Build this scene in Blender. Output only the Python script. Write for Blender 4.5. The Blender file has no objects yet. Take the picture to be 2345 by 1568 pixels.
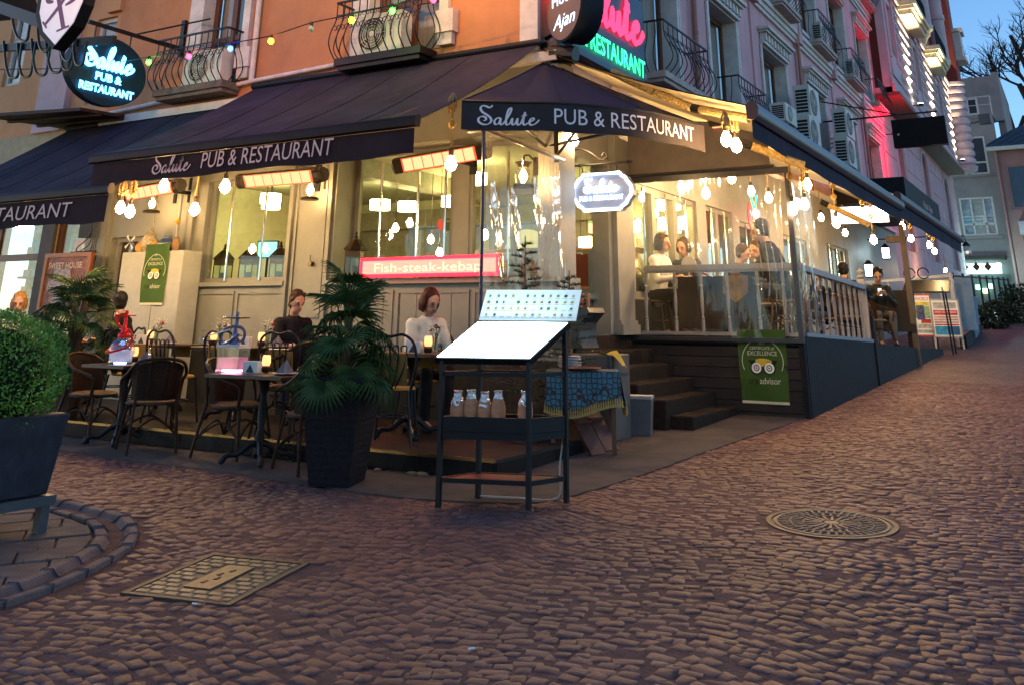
import bpy, math, random
import numpy as np
from mathutils import Vector, Matrix
rnd = random.Random(7)
npr = np.random.default_rng(7)
PI = math.pi
SC = bpy.context.scene
COL = SC.collection
R_ = math.radians

# ------------------------------------------------------------------ camera
CAM_Z = 1.43
F_PX, CX, CY = 2109.0, 1172.0, -7.0          # focal length and axis point, in pixels of a 2345 x 1568 picture
YAW, TILT, ROLL = R_(30.65), R_(19.4), R_(0.5)
cam_d = bpy.data.cameras.new('camera')
cam = bpy.data.objects.new('camera', cam_d)
COL.objects.link(cam)
CAM_M = Matrix.Rotation(YAW, 3, 'Z') @ Matrix.Rotation(PI / 2 + TILT, 3, 'X') @ Matrix.Rotation(ROLL, 3, 'Z')
cam.matrix_world = Matrix.Translation((0, 0, CAM_Z)) @ CAM_M.to_4x4()
cam_d.sensor_width = 36.0
cam_d.lens = F_PX / 2345.0 * 36.0
cam_d.shift_x = 0.0
cam_d.shift_y = -(784.0 - CY) / 2345.0
cam_d.clip_end = 900
cam_d.clip_start = 0.05
SC.camera = cam

# ------------------------------------------------------------------ sky, sun, exposure
SUN_EL, SUN_AZ = 11.5, 250.0
w = bpy.data.worlds.new('World')
SC.world = w
w.use_nodes = True
nt = w.node_tree
sky = nt.nodes.new('ShaderNodeTexSky')
sky.sky_type = 'NISHITA'
sky.sun_disc = False
sky.sun_elevation = R_(SUN_EL)
sky.sun_rotation = R_(SUN_AZ)
sky.ozone_density = 4.2
sky.air_density = 1.0
sky.dust_density = 0.1
bg = nt.nodes['Background']
bg.inputs['Strength'].default_value = 0.15
nt.links.new(sky.outputs[0], bg.inputs[0])
sd = bpy.data.lights.new('sun', 'SUN')
sd.energy = 0.06
sd.angle = R_(30)
sd.color = (1.0, 0.72, 0.55)
sun = bpy.data.objects.new('sun', sd)
COL.objects.link(sun)
_az, _el = R_(SUN_AZ), R_(12)
sun.rotation_euler = Vector((math.sin(_az) * math.cos(_el), math.cos(_az) * math.cos(_el), math.sin(_el))).to_track_quat('Z', 'Y').to_euler()
SC.view_settings.view_transform = 'Standard'
SC.view_settings.look = 'None'
SC.view_settings.gamma = 1.0
SC.view_settings.exposure = 1.05
SC.view_settings.use_curve_mapping = False
cy = SC.cycles
cy.use_denoising = True
cy.use_adaptive_sampling = True
cy.adaptive_threshold = 0.02
cy.max_bounces = 5
cy.diffuse_bounces = 2
cy.glossy_bounces = 2
cy.transmission_bounces = 4
cy.transparent_max_bounces = 8
cy.sample_clamp_indirect = 4.0
cy.caustics_reflective = False
cy.caustics_refractive = False

# ------------------------------------------------------------------ where a sight line meets a plane of the place
def _ray(u, v):
    return CAM_M @ Vector(((u - CX) / F_PX, -(v - CY) / F_PX, -1.0))
def at_x(u, v, X):
    d = _ray(u, v); t = X / d.x
    return Vector((X, d.y * t, CAM_Z + d.z * t))
def at_y(u, v, Y):
    d = _ray(u, v); t = Y / d.y
    return Vector((d.x * t, Y, CAM_Z + d.z * t))
def at_z(u, v, z):
    d = _ray(u, v); t = (z - CAM_Z) / d.z
    return Vector((d.x * t, d.y * t, z))
SLOPE = 0.033
def gz(Y):
    return SLOPE * Y
def at_g(u, v, off=0.0):
    d = _ray(u, v); t = (CAM_Z - off) / (SLOPE * d.y - d.z)
    return Vector((d.x * t, d.y * t, CAM_Z + d.z * t))

# ------------------------------------------------------------------ materials
MATS = {}
def mat(name, col, rough=0.6, metal=0.0, var=0.12, scale=6.0, bump=0.0, bscale=40.0, emit=None, estr=0.0, spec=None, col2=None, stretch=None, coat=0.0, wear=None):
    if name in MATS: return MATS[name]
    m = bpy.data.materials.new(name); m.use_nodes = True
    n = m.node_tree; N = n.nodes; L = n.links
    b = N['Principled BSDF']
    b.inputs['Roughness'].default_value = rough
    b.inputs['Metallic'].default_value = metal
    b.inputs['Specular IOR Level'].default_value = spec if spec is not None else (.12 if max(col[:3]) < .06 and rough >= .4 and metal == 0 else .38)
    if coat: b.inputs['Coat Weight'].default_value = coat
    tc = N.new('ShaderNodeTexCoord')
    vec = tc.outputs['Object']
    if stretch:
        mp = N.new('ShaderNodeMapping'); mp.inputs['Scale'].default_value = stretch
        L.new(vec, mp.inputs[0]); vec = mp.outputs[0]
    if var > 0 or col2:
        tx = N.new('ShaderNodeTexNoise'); tx.inputs['Scale'].default_value = scale; tx.inputs['Detail'].default_value = 5
        tx.inputs['Roughness'].default_value = 0.65
        L.new(vec, tx.inputs['Vector'])
        cr = N.new('ShaderNodeValToRGB')
        c2 = col2 if col2 else tuple(min(1, c * (1 + var)) for c in col[:3])
        c1 = col[:3] if col2 else tuple(c * (1 - var) for c in col[:3])
        cr.color_ramp.elements[0].position = 0.35; cr.color_ramp.elements[0].color = (*c1, 1)
        cr.color_ramp.elements[1].position = 0.68; cr.color_ramp.elements[1].color = (*c2, 1)
        L.new(tx.outputs['Fac'], cr.inputs[0])
        out = cr.outputs[0]
        if wear:
            t2 = N.new('ShaderNodeTexNoise'); t2.inputs['Scale'].default_value = wear[1]; t2.inputs['Detail'].default_value = 8
            L.new(vec, t2.inputs['Vector'])
            r2 = N.new('ShaderNodeValToRGB'); r2.color_ramp.elements[0].position = wear[2]; r2.color_ramp.elements[1].position = wear[2] + 0.12
            L.new(t2.outputs['Fac'], r2.inputs[0])
            mx = N.new('ShaderNodeMixRGB'); mx.inputs['Color2'].default_value = (*wear[0], 1)
            L.new(r2.outputs[0], mx.inputs['Fac']); L.new(out, mx.inputs['Color1']); out = mx.outputs[0]
        L.new(out, b.inputs['Base Color'])
    else:
        b.inputs['Base Color'].default_value = (*col[:3], 1)
    if bump > 0:
        tb = N.new('ShaderNodeTexNoise'); tb.inputs['Scale'].default_value = bscale; tb.inputs['Detail'].default_value = 6
        L.new(vec, tb.inputs['Vector'])
        bp = N.new('ShaderNodeBump'); bp.inputs['Strength'].default_value = bump; bp.inputs['Distance'].default_value = 0.02
        L.new(tb.outputs['Fac'], bp.inputs['Height']); L.new(bp.outputs[0], b.inputs['Normal'])
    if emit:
        b.inputs['Emission Color'].default_value = (*emit, 1)
        b.inputs['Emission Strength'].default_value = estr
        m.cycles.emission_sampling = 'NONE'
    MATS[name] = m
    return m
def emis(name, col, strength):
    if name in MATS: return MATS[name]
    m = bpy.data.materials.new(name); m.use_nodes = True
    n = m.node_tree; N = n.nodes
    N.remove(N['Principled BSDF'])
    e = N.new('ShaderNodeEmission'); e.inputs[0].default_value = (*col, 1); e.inputs[1].default_value = strength
    n.links.new(e.outputs[0], N['Material Output'].inputs[0])
    if name in ('led_text', 'hotel_white', 'neon_red', 'neon_green', 'flame', 'shop_pane0', 'shop_pane1', 'shop_pane2', 'led_red_dot'): m.cycles.emission_sampling = 'NONE'
    MATS[name] = m
    return m
def clear(name, tint=(1, 1, 1), rough=0.03, refl=0.0, bump=0.0, bscale=6.0, milky=0.0, stretch=(1, 1, 1), ior=1.45):
    """thin clear sheet: what is behind shows straight through, with a mirror film on top"""
    if name in MATS: return MATS[name]
    m = bpy.data.materials.new(name); m.use_nodes = True
    n = m.node_tree; N = n.nodes; L = n.links
    N.remove(N['Principled BSDF'])
    tr = N.new('ShaderNodeBsdfTransparent'); tr.inputs[0].default_value = (*tint, 1)
    gl = N.new('ShaderNodeBsdfGlossy'); gl.inputs['Roughness'].default_value = rough
    lw = N.new('ShaderNodeLayerWeight'); lw.inputs[0].default_value = .5
    fr = N.new('ShaderNodeMath'); fr.operation = 'POWER'; fr.inputs[1].default_value = 4.0; L.new(lw.outputs['Facing'], fr.inputs[0])
    ad = N.new('ShaderNodeMath'); ad.operation = 'MULTIPLY_ADD'; ad.inputs[1].default_value = .8; ad.inputs[2].default_value = refl + .035; ad.use_clamp = True
    mx = N.new('ShaderNodeMixShader')
    L.new(fr.outputs[0], ad.inputs[0]); L.new(ad.outputs[0], mx.inputs[0])
    L.new(tr.outputs[0], mx.inputs[1]); L.new(gl.outputs[0], mx.inputs[2])
    out = mx.outputs[0]
    if milky:
        df = N.new('ShaderNodeBsdfTranslucent'); df.inputs[0].default_value = (.9, .9, .9, 1)
        m2 = N.new('ShaderNodeMixShader'); m2.inputs[0].default_value = milky
        L.new(out, m2.inputs[1]); L.new(df.outputs[0], m2.inputs[2]); out = m2.outputs[0]
    if bump:
        tc = N.new('ShaderNodeTexCoord'); mp = N.new('ShaderNodeMapping'); mp.inputs['Scale'].default_value = stretch
        L.new(tc.outputs['Object'], mp.inputs[0])
        tb = N.new('ShaderNodeTexNoise'); tb.inputs['Scale'].default_value = bscale; tb.inputs['Detail'].default_value = 3
        L.new(mp.outputs[0], tb.inputs['Vector'])
        bp = N.new('ShaderNodeBump'); bp.inputs['Strength'].default_value = bump; bp.inputs['Distance'].default_value = 0.05
        L.new(tb.outputs['Fac'], bp.inputs['Height']); L.new(bp.outputs[0], gl.inputs['Normal'])
    L.new(out, N['Material Output'].inputs[0])
    MATS[name] = m
    return m

# ------------------------------------------------------------------ mesh collecting
class MB:
    def __init__(s): s.v = []; s.f = []
    def add(s, vs, fs):
        o = len(s.v); s.v += [tuple(p) for p in vs]; s.f += [tuple(i + o for i in f) for f in fs]; return s
    def quad(s, a, b, c, d): return s.add([a, b, c, d], [(0, 1, 2, 3)])
    def box(s, x0, x1, y0, y1, z0, z1):
        return s.add([(x0, y0, z0), (x1, y0, z0), (x1, y1, z0), (x0, y1, z0), (x0, y0, z1), (x1, y0, z1), (x1, y1, z1), (x0, y1, z1)],
                     [(0, 3, 2, 1), (4, 5, 6, 7), (0, 1, 5, 4), (1, 2, 6, 5), (2, 3, 7, 6), (3, 0, 4, 7)])
    def bar(s, p, q, w, h=None, up=(0, 0, 1)):
        """box beam from p to q, w across, h in the up direction"""
        h = w if h is None else h
        p, q = Vector(p), Vector(q); d = (q - p).normalized(); up = Vector(up)
        if abs(d.dot(up)) > 0.98: up = Vector((0, 1, 0))
        sx = d.cross(up).normalized() * (w / 2); uy = sx.cross(d).normalized() * (h / 2)
        vs = [p - sx - uy, p + sx - uy, p + sx + uy, p - sx + uy, q - sx - uy, q + sx - uy, q + sx + uy, q - sx + uy]
        return s.add(vs, [(0, 1, 2, 3), (7, 6, 5, 4), (0, 4, 5, 1), (1, 5, 6, 2), (2, 6, 7, 3), (3, 7, 4, 0)])
    def tube(s, pts, r, n=8, cap=True, closed=False):
        pts = [Vector(p) for p in pts]; m = len(pts)
        rs = r if isinstance(r, (list, tuple)) else [r] * m
        rings = []; nrm = None
        for i, p in enumerate(pts):
            a = pts[(i - 1) % m] if (i or closed) else p; b = pts[(i + 1) % m] if (i < m - 1 or closed) else p
            t = (b - a)
            t = t.normalized() if t.length > 1e-9 else Vector((0, 0, 1))
            if nrm is None:
                nrm = t.orthogonal().normalized()
            else:
                nrm = (nrm - t * nrm.dot(t))
                nrm = nrm.normalized() if nrm.length > 1e-6 else t.orthogonal().normalized()
            bi = t.cross(nrm)
            rings.append([p + (nrm * math.cos(2 * PI * k / n) + bi * math.sin(2 * PI * k / n)) * rs[i] for k in range(n)])
        vs = [p for rg in rings for p in rg]; fs = []
        for i in range(m if closed else m - 1):
            j = (i + 1) % m
            for k in range(n):
                k2 = (k + 1) % n
                fs.append((i * n + k, i * n + k2, j * n + k2, j * n + k))
        if cap and not closed:
            fs.append(tuple(reversed(range(n)))); fs.append(tuple((m - 1) * n + k for k in range(n)))
        return s.add(vs, fs)
    def cyl(s, p, q, r, n=12, r2=None): return s.tube([p, q], [r, r if r2 is None else r2], n)
    def lathe(s, prof, c=(0, 0, 0), n=20, axis='Z', a0=0.0, a1=2 * PI):
        """prof: (radius, height) pairs from below to above"""
        c = Vector(c); full = abs(a1 - a0 - 2 * PI) < 1e-6; kn = n if full else n + 1
        vs = []; fs = []
        for r, h in prof:
            for k in range(kn):
                a = a0 + (a1 - a0) * k / n
                p = (r * math.cos(a), r * math.sin(a), h)
                if axis == 'Y': p = (p[0], h, p[1])
                elif axis == 'X': p = (h, p[0], p[1])
                vs.append(c + Vector(p))
        for i in range(len(prof) - 1):
            for k in range(n):
                k2 = (k + 1) % kn
                fs.append((i * kn + k, i * kn + k2, (i + 1) * kn + k2, (i + 1) * kn + k))
        if full:
            if prof[0][0] > 1e-5: fs.append(tuple(reversed(range(kn))))
            if prof[-1][0] > 1e-5: fs.append(tuple((len(prof) - 1) * kn + k for k in range(kn)))
        return s.add(vs, fs)
    def ball(s, c, r, n=12, m=8, sc=(1, 1, 1)):
        c = Vector(c); vs = []; fs = []
        for i in range(m + 1):
            th = PI * i / m
            for k in range(n):
                a = 2 * PI * k / n
                vs.append(c + Vector((r * sc[0] * math.sin(th) * math.cos(a), r * sc[1] * math.sin(th) * math.sin(a), -r * sc[2] * math.cos(th))))
        for i in range(m):
            for k in range(n):
                k2 = (k + 1) % n
                fs.append((i * n + k, i * n + k2, (i + 1) * n + k2, (i + 1) * n + k))
        return s.add(vs, fs)
    def prism(s, poly, o, ex, ey, ez, d):
        """flat polygon (x,y) in the frame o,ex,ey, d thick along ez"""
        o, ex, ey, ez = Vector(o), Vector(ex), Vector(ey), Vector(ez); n = len(poly)
        vs = [o + ex * x + ey * y for x, y in poly] + [o + ex * x + ey * y + ez * d for x, y in poly]
        fs = [tuple(reversed(range(n))), tuple(range(n, 2 * n))] + [(i, (i + 1) % n, n + (i + 1) % n, n + i) for i in range(n)]
        return s.add(vs, fs)
    def xf(s, M):
        s.v = [tuple(M @ Vector(p)) for p in s.v]; return s
    def mesh(s, name):
        me = bpy.data.meshes.new(name); me.from_pydata(s.v, [], s.f); me.update(); return me

def link(name, me, m=None, parent=None, smooth=False, loc=None):
    o = bpy.data.objects.new(name, me)
    COL.objects.link(o)
    if m is not None and me is not None:
        if not me.materials: me.materials.append(m)
    if smooth and me is not None:
        me.polygons.foreach_set('use_smooth', [True] * len(me.polygons))
        if smooth == 2:
            md = None
    if parent is not None: o.parent = parent
    if loc is not None: o.location = loc
    return o
def sharp(o, ang=40):
    me = o.data
    me.polygons.foreach_set('use_smooth', [True] * len(me.polygons))
    me.set_sharp_from_angle(angle=R_(ang))
    return o

def bev(o, wdt=0.006, seg=1):
    md = o.modifiers.new('bevel', 'BEVEL'); md.width = wdt; md.segments = seg; md.limit_method = 'ANGLE'; return o

class Thing:
    def __init__(s, name, label, cat, loc=(0, 0, 0), rz=0.0, group=None, kind=None):
        s.o = bpy.data.objects.new(name, None); COL.objects.link(s.o)
        s.o.empty_display_size = 0.2
        s.loc = Vector(loc); s.rz = rz
        s.o.location = s.loc; s.o.rotation_euler = (0, 0, rz)
        tag(s.o, label, cat, group, kind)
    def part(s, name, mb, m, parent=None, world=False, smooth=False, ang=40, label=None):
        if world:
            M = (Matrix.Translation(s.loc) @ Matrix.Rotation(s.rz, 4, 'Z')).inverted()
            mb.xf(M)
        o = link(name, mb.mesh(name), m, parent if parent is not None else s.o)
        if smooth: sharp(o, ang)
        if label: o['label'] = label
        return o
def tag(o, label=None, cat=None, group=None, kind=None):
    if label: o['label'] = label
    if cat: o['category'] = cat
    if group: o['group'] = group
    if kind: o['kind'] = kind
    return o
def single(name, mb, m, label, cat, group=None, smooth=False, ang=40, loc=None):
    o = link(name, mb.mesh(name), m, None)
    if smooth: sharp(o, ang)
    if loc is not None: o.location = loc
    return tag(o, label, cat, group)
def struct(name, mb, m, label=None, smooth=False):
    o = link(name, mb.mesh(name), m)
    if smooth: sharp(o)
    o['kind'] = 'structure'
    if label: o['label'] = label
    return o
def dup(root, loc, rz=None, label=None, group=None):
    """copy of a thing with copies of its parts and their pieces"""
    r = root.copy(); COL.objects.link(r); r.location = loc
    if rz is not None: r.rotation_euler = (0, 0, rz)
    if label: r['label'] = label
    if group: r['group'] = group
    for ch in root.children:
        c = ch.copy(); COL.objects.link(c); c.parent = r
        for g in ch.children:
            d = g.copy(); COL.objects.link(d); d.parent = c
    return r
def smoothpath(pts, k=6, closed=False):
    """Catmull-Rom through the points"""
    P = [Vector(p) for p in pts]; n = len(P); out = []
    rng = range(n if closed else n - 1)
    for i in rng:
        p0 = P[(i - 1) % n] if (closed or i > 0) else P[0]; p1 = P[i]; p2 = P[(i + 1) % n]
        p3 = P[(i + 2) % n] if (closed or i + 2 < n) else P[-1]
        for j in range(k):
            t = j / k
            out.append(0.5 * ((2 * p1) + (p2 - p0) * t + (2 * p0 - 5 * p1 + 4 * p2 - p3) * t * t + (3 * p1 - p0 - 3 * p2 + p3) * t ** 3))
    if not closed: out.append(P[-1])
    return out
def ellipse(a, b, n=36):
    return [(a * math.cos(2 * PI * k / n), b * math.sin(2 * PI * k / n)) for k in range(n)]

# ------------------------------------------------------------------ lettering
_TX = {}
def text2d(txt, size=1.0, bold=0.0, shear=0.0):
    """flat lettering as (verts2d, faces), height `size`, baseline at 0, starting at x=0"""
    key = (txt, bold, shear)
    if key not in _TX:
        cu = bpy.data.curves.new('lettering', 'FONT'); cu.body = txt; cu.size = 1.0; cu.offset = bold; cu.shear = shear
        cu.resolution_u = 3
        ob = bpy.data.objects.new('lettering', cu)
        me = ob.to_mesh()
        vs = [tuple(v.co[:2]) for v in me.vertices]; fs = [tuple(p.vertices) for p in me.polygons]
        ob.to_mesh_clear(); bpy.data.objects.remove(ob); bpy.data.curves.remove(cu)
        _TX[key] = (vs, fs)
    vs, fs = _TX[key]
    x0 = min(v[0] for v in vs) if vs else 0
    return [((x - x0) * size, y * size) for x, y in vs], fs
def textw(t): return max(v[0] for v in t[0])
SAL = [
    [(610, 262), (575, 297), (520, 278), (472, 275), (450, 312), (475, 358), (540, 398), (588, 440), (590, 488), (545, 523), (480, 523), (428, 490), (428, 442), (472, 418), (518, 432), (522, 464), (490, 476)],
    [(722, 446), (682, 432), (642, 468), (640, 508), (664, 522), (700, 498), (722, 440), (714, 500), (732, 523), (770, 490), (838, 382), (862, 312), (845, 296), (820, 332), (796, 430), (792, 500), (812, 523), (850, 496), (876, 437), (872, 500), (892, 521), (926, 488), (946, 437), (942, 500), (962, 523), (1002, 478), (1050, 347), (1026, 440), (1022, 500), (1046, 521), (1086, 494), (1150, 462), (1164, 438), (1140, 430), (1112, 460), (1108, 505), (1140, 522), (1190, 500), (1238, 450)],
    [(1000, 402), (1075, 388)],
]
def salute2d(h=1.0, wt=0.055, shear=0.0):
    """the handwritten word as ribbons of varying width: (verts2d, faces), capital h high"""
    vs, fs = [], []
    for st in SAL:
        pts = smoothpath([((x - 415) / 270.0, (525 - y) / 270.0, 0) for x, y in st], 5)
        o = len(vs)
        for i, p in enumerate(pts):
            a = pts[max(0, i - 1)]; b = pts[min(len(pts) - 1, i + 1)]; t = (b - a).normalized()
            nn = Vector((-t.y, t.x, 0))
            wd = wt * (0.45 + 0.75 * abs(t.dot(Vector((0.35, -0.94, 0)))))
            if i in (0, len(pts) - 1): wd *= 0.5
            for q in (p + nn * wd, p - nn * wd): vs.append(((q.x + shear * q.y) * h, q.y * h))
        fs += [(o + 2 * i, o + 2 * i + 1, o + 2 * i + 3, o + 2 * i + 2) for i in range(len(pts) - 1)]
    return vs, fs
def put(mb, t2, fn):
    mb.add([fn(x, y) for x, y in t2[0]], t2[1]); return mb
def on_plane(o, ex, ey):
    o, ex, ey = Vector(o), Vector(ex), Vector(ey)
    return lambda x, y: o + ex * x + ey * y
def shift2(t2, dx, dy, s=1.0): return [(x * s + dx, y * s + dy) for x, y in t2[0]], t2[1]

# ================================================================== GROUND
def proj(p):
    q = CAM_M.transposed() @ (Vector(p) - Vector((0, 0, CAM_Z)))
    if q.z > -0.1: return None
    return (CX + F_PX * q.x / -q.z, CY - F_PX * q.y / -q.z)
def stone_mat(name, c1, c2, joint=None, far=False):
    m = bpy.data.materials.new(name); m.use_nodes = True
    n = m.node_tree; N = n.nodes; L = n.links; b = N['Principled BSDF']
    b.inputs['Roughness'].default_value = 0.6; b.inputs['Specular IOR Level'].default_value = 0.3
    geo = N.new('ShaderNodeNewGeometry'); oi = N.new('ShaderNodeObjectInfo'); tc = N.new('ShaderNodeTexCoord')
    pos = geo.outputs['Position']
    nz = N.new('ShaderNodeTexNoise'); nz.inputs['Scale'].default_value = 38; nz.inputs['Detail'].default_value = 7; nz.inputs['Roughness'].default_value = 0.7
    L.new(pos, nz.inputs['Vector'])
    big = N.new('ShaderNodeTexNoise'); big.inputs['Scale'].default_value = 0.9; big.inputs['Detail'].default_value = 4
    L.new(pos, big.inputs['Vector'])
    if far:
        vo = N.new('ShaderNodeTexVoronoi'); vo.inputs['Scale'].default_value = 9.0; L.new(pos, vo.inputs['Vector'])
        sep = N.new('ShaderNodeSeparateColor'); L.new(vo.outputs['Color'], sep.inputs[0]); r1 = sep.outputs[0]
        ve = N.new('ShaderNodeTexVoronoi'); ve.feature = 'DISTANCE_TO_EDGE'; ve.inputs['Scale'].default_value = 9.0; L.new(pos, ve.inputs['Vector'])
    else:
        ad = N.new('ShaderNodeMath'); ad.operation = 'ADD'; L.new(geo.outputs['Random Per Island'], ad.inputs[0]); L.new(oi.outputs['Random'], ad.inputs[1])
        fr = N.new('ShaderNodeMath'); fr.operation = 'FRACT'; L.new(ad.outputs[0], fr.inputs[0]); r1 = fr.outputs[0]
    cr = N.new('ShaderNodeValToRGB')
    cr.color_ramp.elements[0].color = (*c1, 1); cr.color_ramp.elements[1].color = (*c2, 1)
    e = cr.color_ramp.elements.new(0.5); e.color = (c1[0] * .6 + c2[0] * .45, c1[1] * .55 + c2[1] * .42, c1[2] * .55 + c2[2] * .42, 1)
    L.new(r1, cr.inputs[0])
    mx = N.new('ShaderNodeMixRGB'); mx.blend_type = 'MULTIPLY'; mx.inputs['Fac'].default_value = 0.75
    r2 = N.new('ShaderNodeValToRGB'); r2.color_ramp.elements[0].position = 0.3; r2.color_ramp.elements[0].color = (.60, .57, .57, 1); r2.color_ramp.elements[1].position = 0.7; r2.color_ramp.elements[1].color = (1.25, 1.2, 1.2, 1)
    L.new(nz.outputs['Fac'], r2.inputs[0]); L.new(cr.outputs[0], mx.inputs['Color1']); L.new(r2.outputs[0], mx.inputs['Color2'])
    m3 = N.new('ShaderNodeMixRGB'); m3.blend_type = 'MULTIPLY'; m3.inputs['Fac'].default_value = 0.8
    r3 = N.new('ShaderNodeValToRGB'); r3.color_ramp.elements[0].position = 0.35; r3.color_ramp.elements[0].color = (.66, .6, .6, 1); r3.color_ramp.elements[1].position = 0.65
    L.new(big.outputs['Fac'], r3.inputs[0]); L.new(mx.outputs[0], m3.inputs['Color1']); L.new(r3.outputs[0], m3.inputs['Color2'])
    L.new(m3.outputs[0], b.inputs['Base Color'])
    bp = N.new('ShaderNodeBump'); bp.inputs['Strength'].default_value = 0.55; bp.inputs['Distance'].default_value = 0.012
    L.new(nz.outputs['Fac'], bp.inputs['Height'])
    if far:
        rr = N.new('ShaderNodeValToRGB'); rr.color_ramp.elements[1].position = 0.12; L.new(ve.outputs['Distance'], rr.inputs[0])
        b2 = N.new('ShaderNodeBump'); b2.inputs['Strength'].default_value = 1.0; b2.inputs['Distance'].default_value = 0.03
        L.new(rr.outputs[0], b2.inputs['Height']); L.new(bp.outputs[0], b2.inputs['Normal']); L.new(b2.outputs[0], b.inputs['Normal'])
    else:
        L.new(bp.outputs[0], b.inputs['Normal'])
    return m
STONE1, STONE2 = (.120, .054, .046), (.168, .080, .068)
M_COBBLE = stone_mat('cobble_stone', STONE1, STONE2)
M_FAR = stone_mat('cobble_far', STONE1, STONE2, far=True)
M_BED = mat('joint_earth', (.094, .043, .036), .95, var=.35, scale=9, bump=.6, bscale=60)
M_APRON = mat('worn_carpet', (.066, .051, .045), .95, var=.35, scale=2.5, bump=.5, bscale=160, wear=((.075, .055, .05), 5, .56))

g = MB()
xs = [-70, -30, -16, -8, 0, 8, 30, 70]; ys = [-12, 0, 8, 16.5]
for i in range(len(xs) - 1):
    for j in range(len(ys) - 1):
        g.quad(*[(x, y, gz(y) - .0004) for x, y in ((xs[i], ys[j]), (xs[i + 1], ys[j]), (xs[i + 1], ys[j + 1]), (xs[i], ys[j + 1]))])
ground = struct('ground', g, M_BED, 'brown earth under the cobbled street')
g = MB(); ys = [16.5, 24, 34, 50, 70, 100]
for j in range(len(ys) - 1):
    for a, b in ((-70, -5), (-5, 4), (4, 70)):
        g.quad((a, ys[j], gz(ys[j]) - .002), (b, ys[j], gz(ys[j]) - .002), (b, ys[j + 1], gz(ys[j + 1]) - .002), (a, ys[j + 1], gz(ys[j + 1]) - .002))
g.quad((-70, 100, 3.298), (70, 100, 3.298), (300, 500, 3.6), (-300, 500, 3.6))
struct('upper_street', g, M_FAR, 'cobbled street climbing between the buildings')

# pavement corner with its gutter, lower left
GUT = [(-4.70, 2.4), (-4.72, 3.2), (-4.73, 3.38), (-4.76, 3.57), (-4.86, 3.82), (-5.06, 4.2), (-5.33, 4.48), (-5.68, 4.69), (-6.03, 4.78), (-6.38, 4.83), (-7.6, 4.86)]
def gut_off(d):
    out = []
    for i, p in enumerate(GUT):
        a = Vector(GUT[max(0, i - 1)]); b = Vector(GUT[min(len(GUT) - 1, i + 1)]); t = (b - a).normalized()
        out.append(Vector(p) + Vector((-t.y, t.x)) * d)
    return out
G_OUT, G_IN = gut_off(0.0), gut_off(0.25)
def carpet_edge_y(X):     # cobbles end here on the terrace side
    pts = [(-30, 6.4), (-8.9, 6.33), (-5.6, 6.2), (-4.7, 6.12), (-4.0, 6.25), (-3.56, 6.47), (-3.42, 7.0), (-3.3, 8.0), (-3.24, 9.1), (-3.0, 11.9), (-2.94, 40)]
    for (x0, y0), (x1, y1) in zip(pts, pts[1:]):
        if x0 <= X <= x1: return y0 + (y1 - y0) * (X - x0) / (x1 - x0)
    return 99
def in_pavement(x, y, m=0.0):
    for a, b in zip(G_OUT, G_OUT[1:]):
        t = (b - a).normalized(); nrm = Vector((-t.y, t.x))
        if (Vector((x, y)) - a).dot(nrm) < -m: return False
    return True
HATCH = [Vector(p) for p in ((-4.525, 3.653), (-3.963, 3.777), (-3.813, 4.466), (-4.375, 4.342))]
MANHOLE = (-1.62, 6.81, .375)
def in_hatch(x, y):
    p = Vector((x, y))
    for a, b in zip(HATCH, HATCH[1:] + HATCH[:1]):
        t = (b - a).normalized()
        if (p - a).dot(Vector((-t.y, t.x))) < -0.055: return False
    return True
cob = []
yy = 2.0; row = 0
while yy < 17.2:
    hd = 0.030 + 0.010 * rnd.random(); rph = rnd.uniform(-.5, .5)
    yy += 2 * hd + .0025
    x = -9.6 + rnd.random() * .1
    while x < 9.0:
        hw = 0.031 + 0.036 * rnd.random() ** 1.5
        xc = x + hw; x += 2 * hw + .003
        ph = 2 * PI * xc / 1.9 + .8 * math.sin(yy * .9) + rph * .25
        wy = yy + .13 * math.cos(ph) + .05 * math.sin(xc * 2.3 + yy * .9) + .03 * math.sin(yy * 3.1 + xc) + .016 * math.sin(xc * 17 + yy * 11) + rnd.uniform(-.009, .009)
        wx = xc + .04 * math.sin(yy * 2.2) + .02 * math.sin(xc * 5 + yy) + rnd.uniform(-.008, .008)
        if wy < 1.9 or wy > carpet_edge_y(wx) - .05 or (wx - MANHOLE[0]) ** 2 + (wy - MANHOLE[1]) ** 2 < (MANHOLE[2] + .06) ** 2: continue
        if wx < -4.6 and in_pavement(wx, wy, .07): continue
        if in_hatch(wx, wy): continue
        pr = proj((wx, wy, gz(wy)))
        if pr is None or pr[0] < -420 or pr[0] > 2765 or pr[1] > 1780: continue
        ang = -.13 * 2 * PI / 1.9 * math.sin(ph) * .8
        cob.append((wx, wy, hw, hd, ang, pr))
CB = np.array([c[:5] for c in cob])
nC = len(CB)
k8 = np.arange(8) * PI / 4 + PI / 8
ux = np.sign(np.cos(k8)) * np.abs(np.cos(k8)) ** .28; uy = np.sign(np.sin(k8)) * np.abs(np.sin(k8)) ** .28
ux /= np.abs(ux).max(); uy /= np.abs(uy).max()
jx = 1 + npr.uniform(-.17, .10, (nC, 8)); jy = 1 + npr.uniform(-.19, .10, (nC, 8))
lx = CB[:, 2:3] * ux * jx; ly = CB[:, 3:4] * uy * jy
top = npr.normal(.0024, .0022, (nC, 1)) - .008 * (npr.random((nC, 1)) < .05); tx_, ty_ = npr.normal(0, .03, (nC, 1)), npr.normal(0, .032, (nC, 1))
rough = npr.normal(0, .0012, (nC, 8)); aj_ = npr.normal(0, .13, (nC, 1))
ca, sa = np.cos(CB[:, 4:5] + aj_), np.sin(CB[:, 4:5] + aj_)
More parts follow.
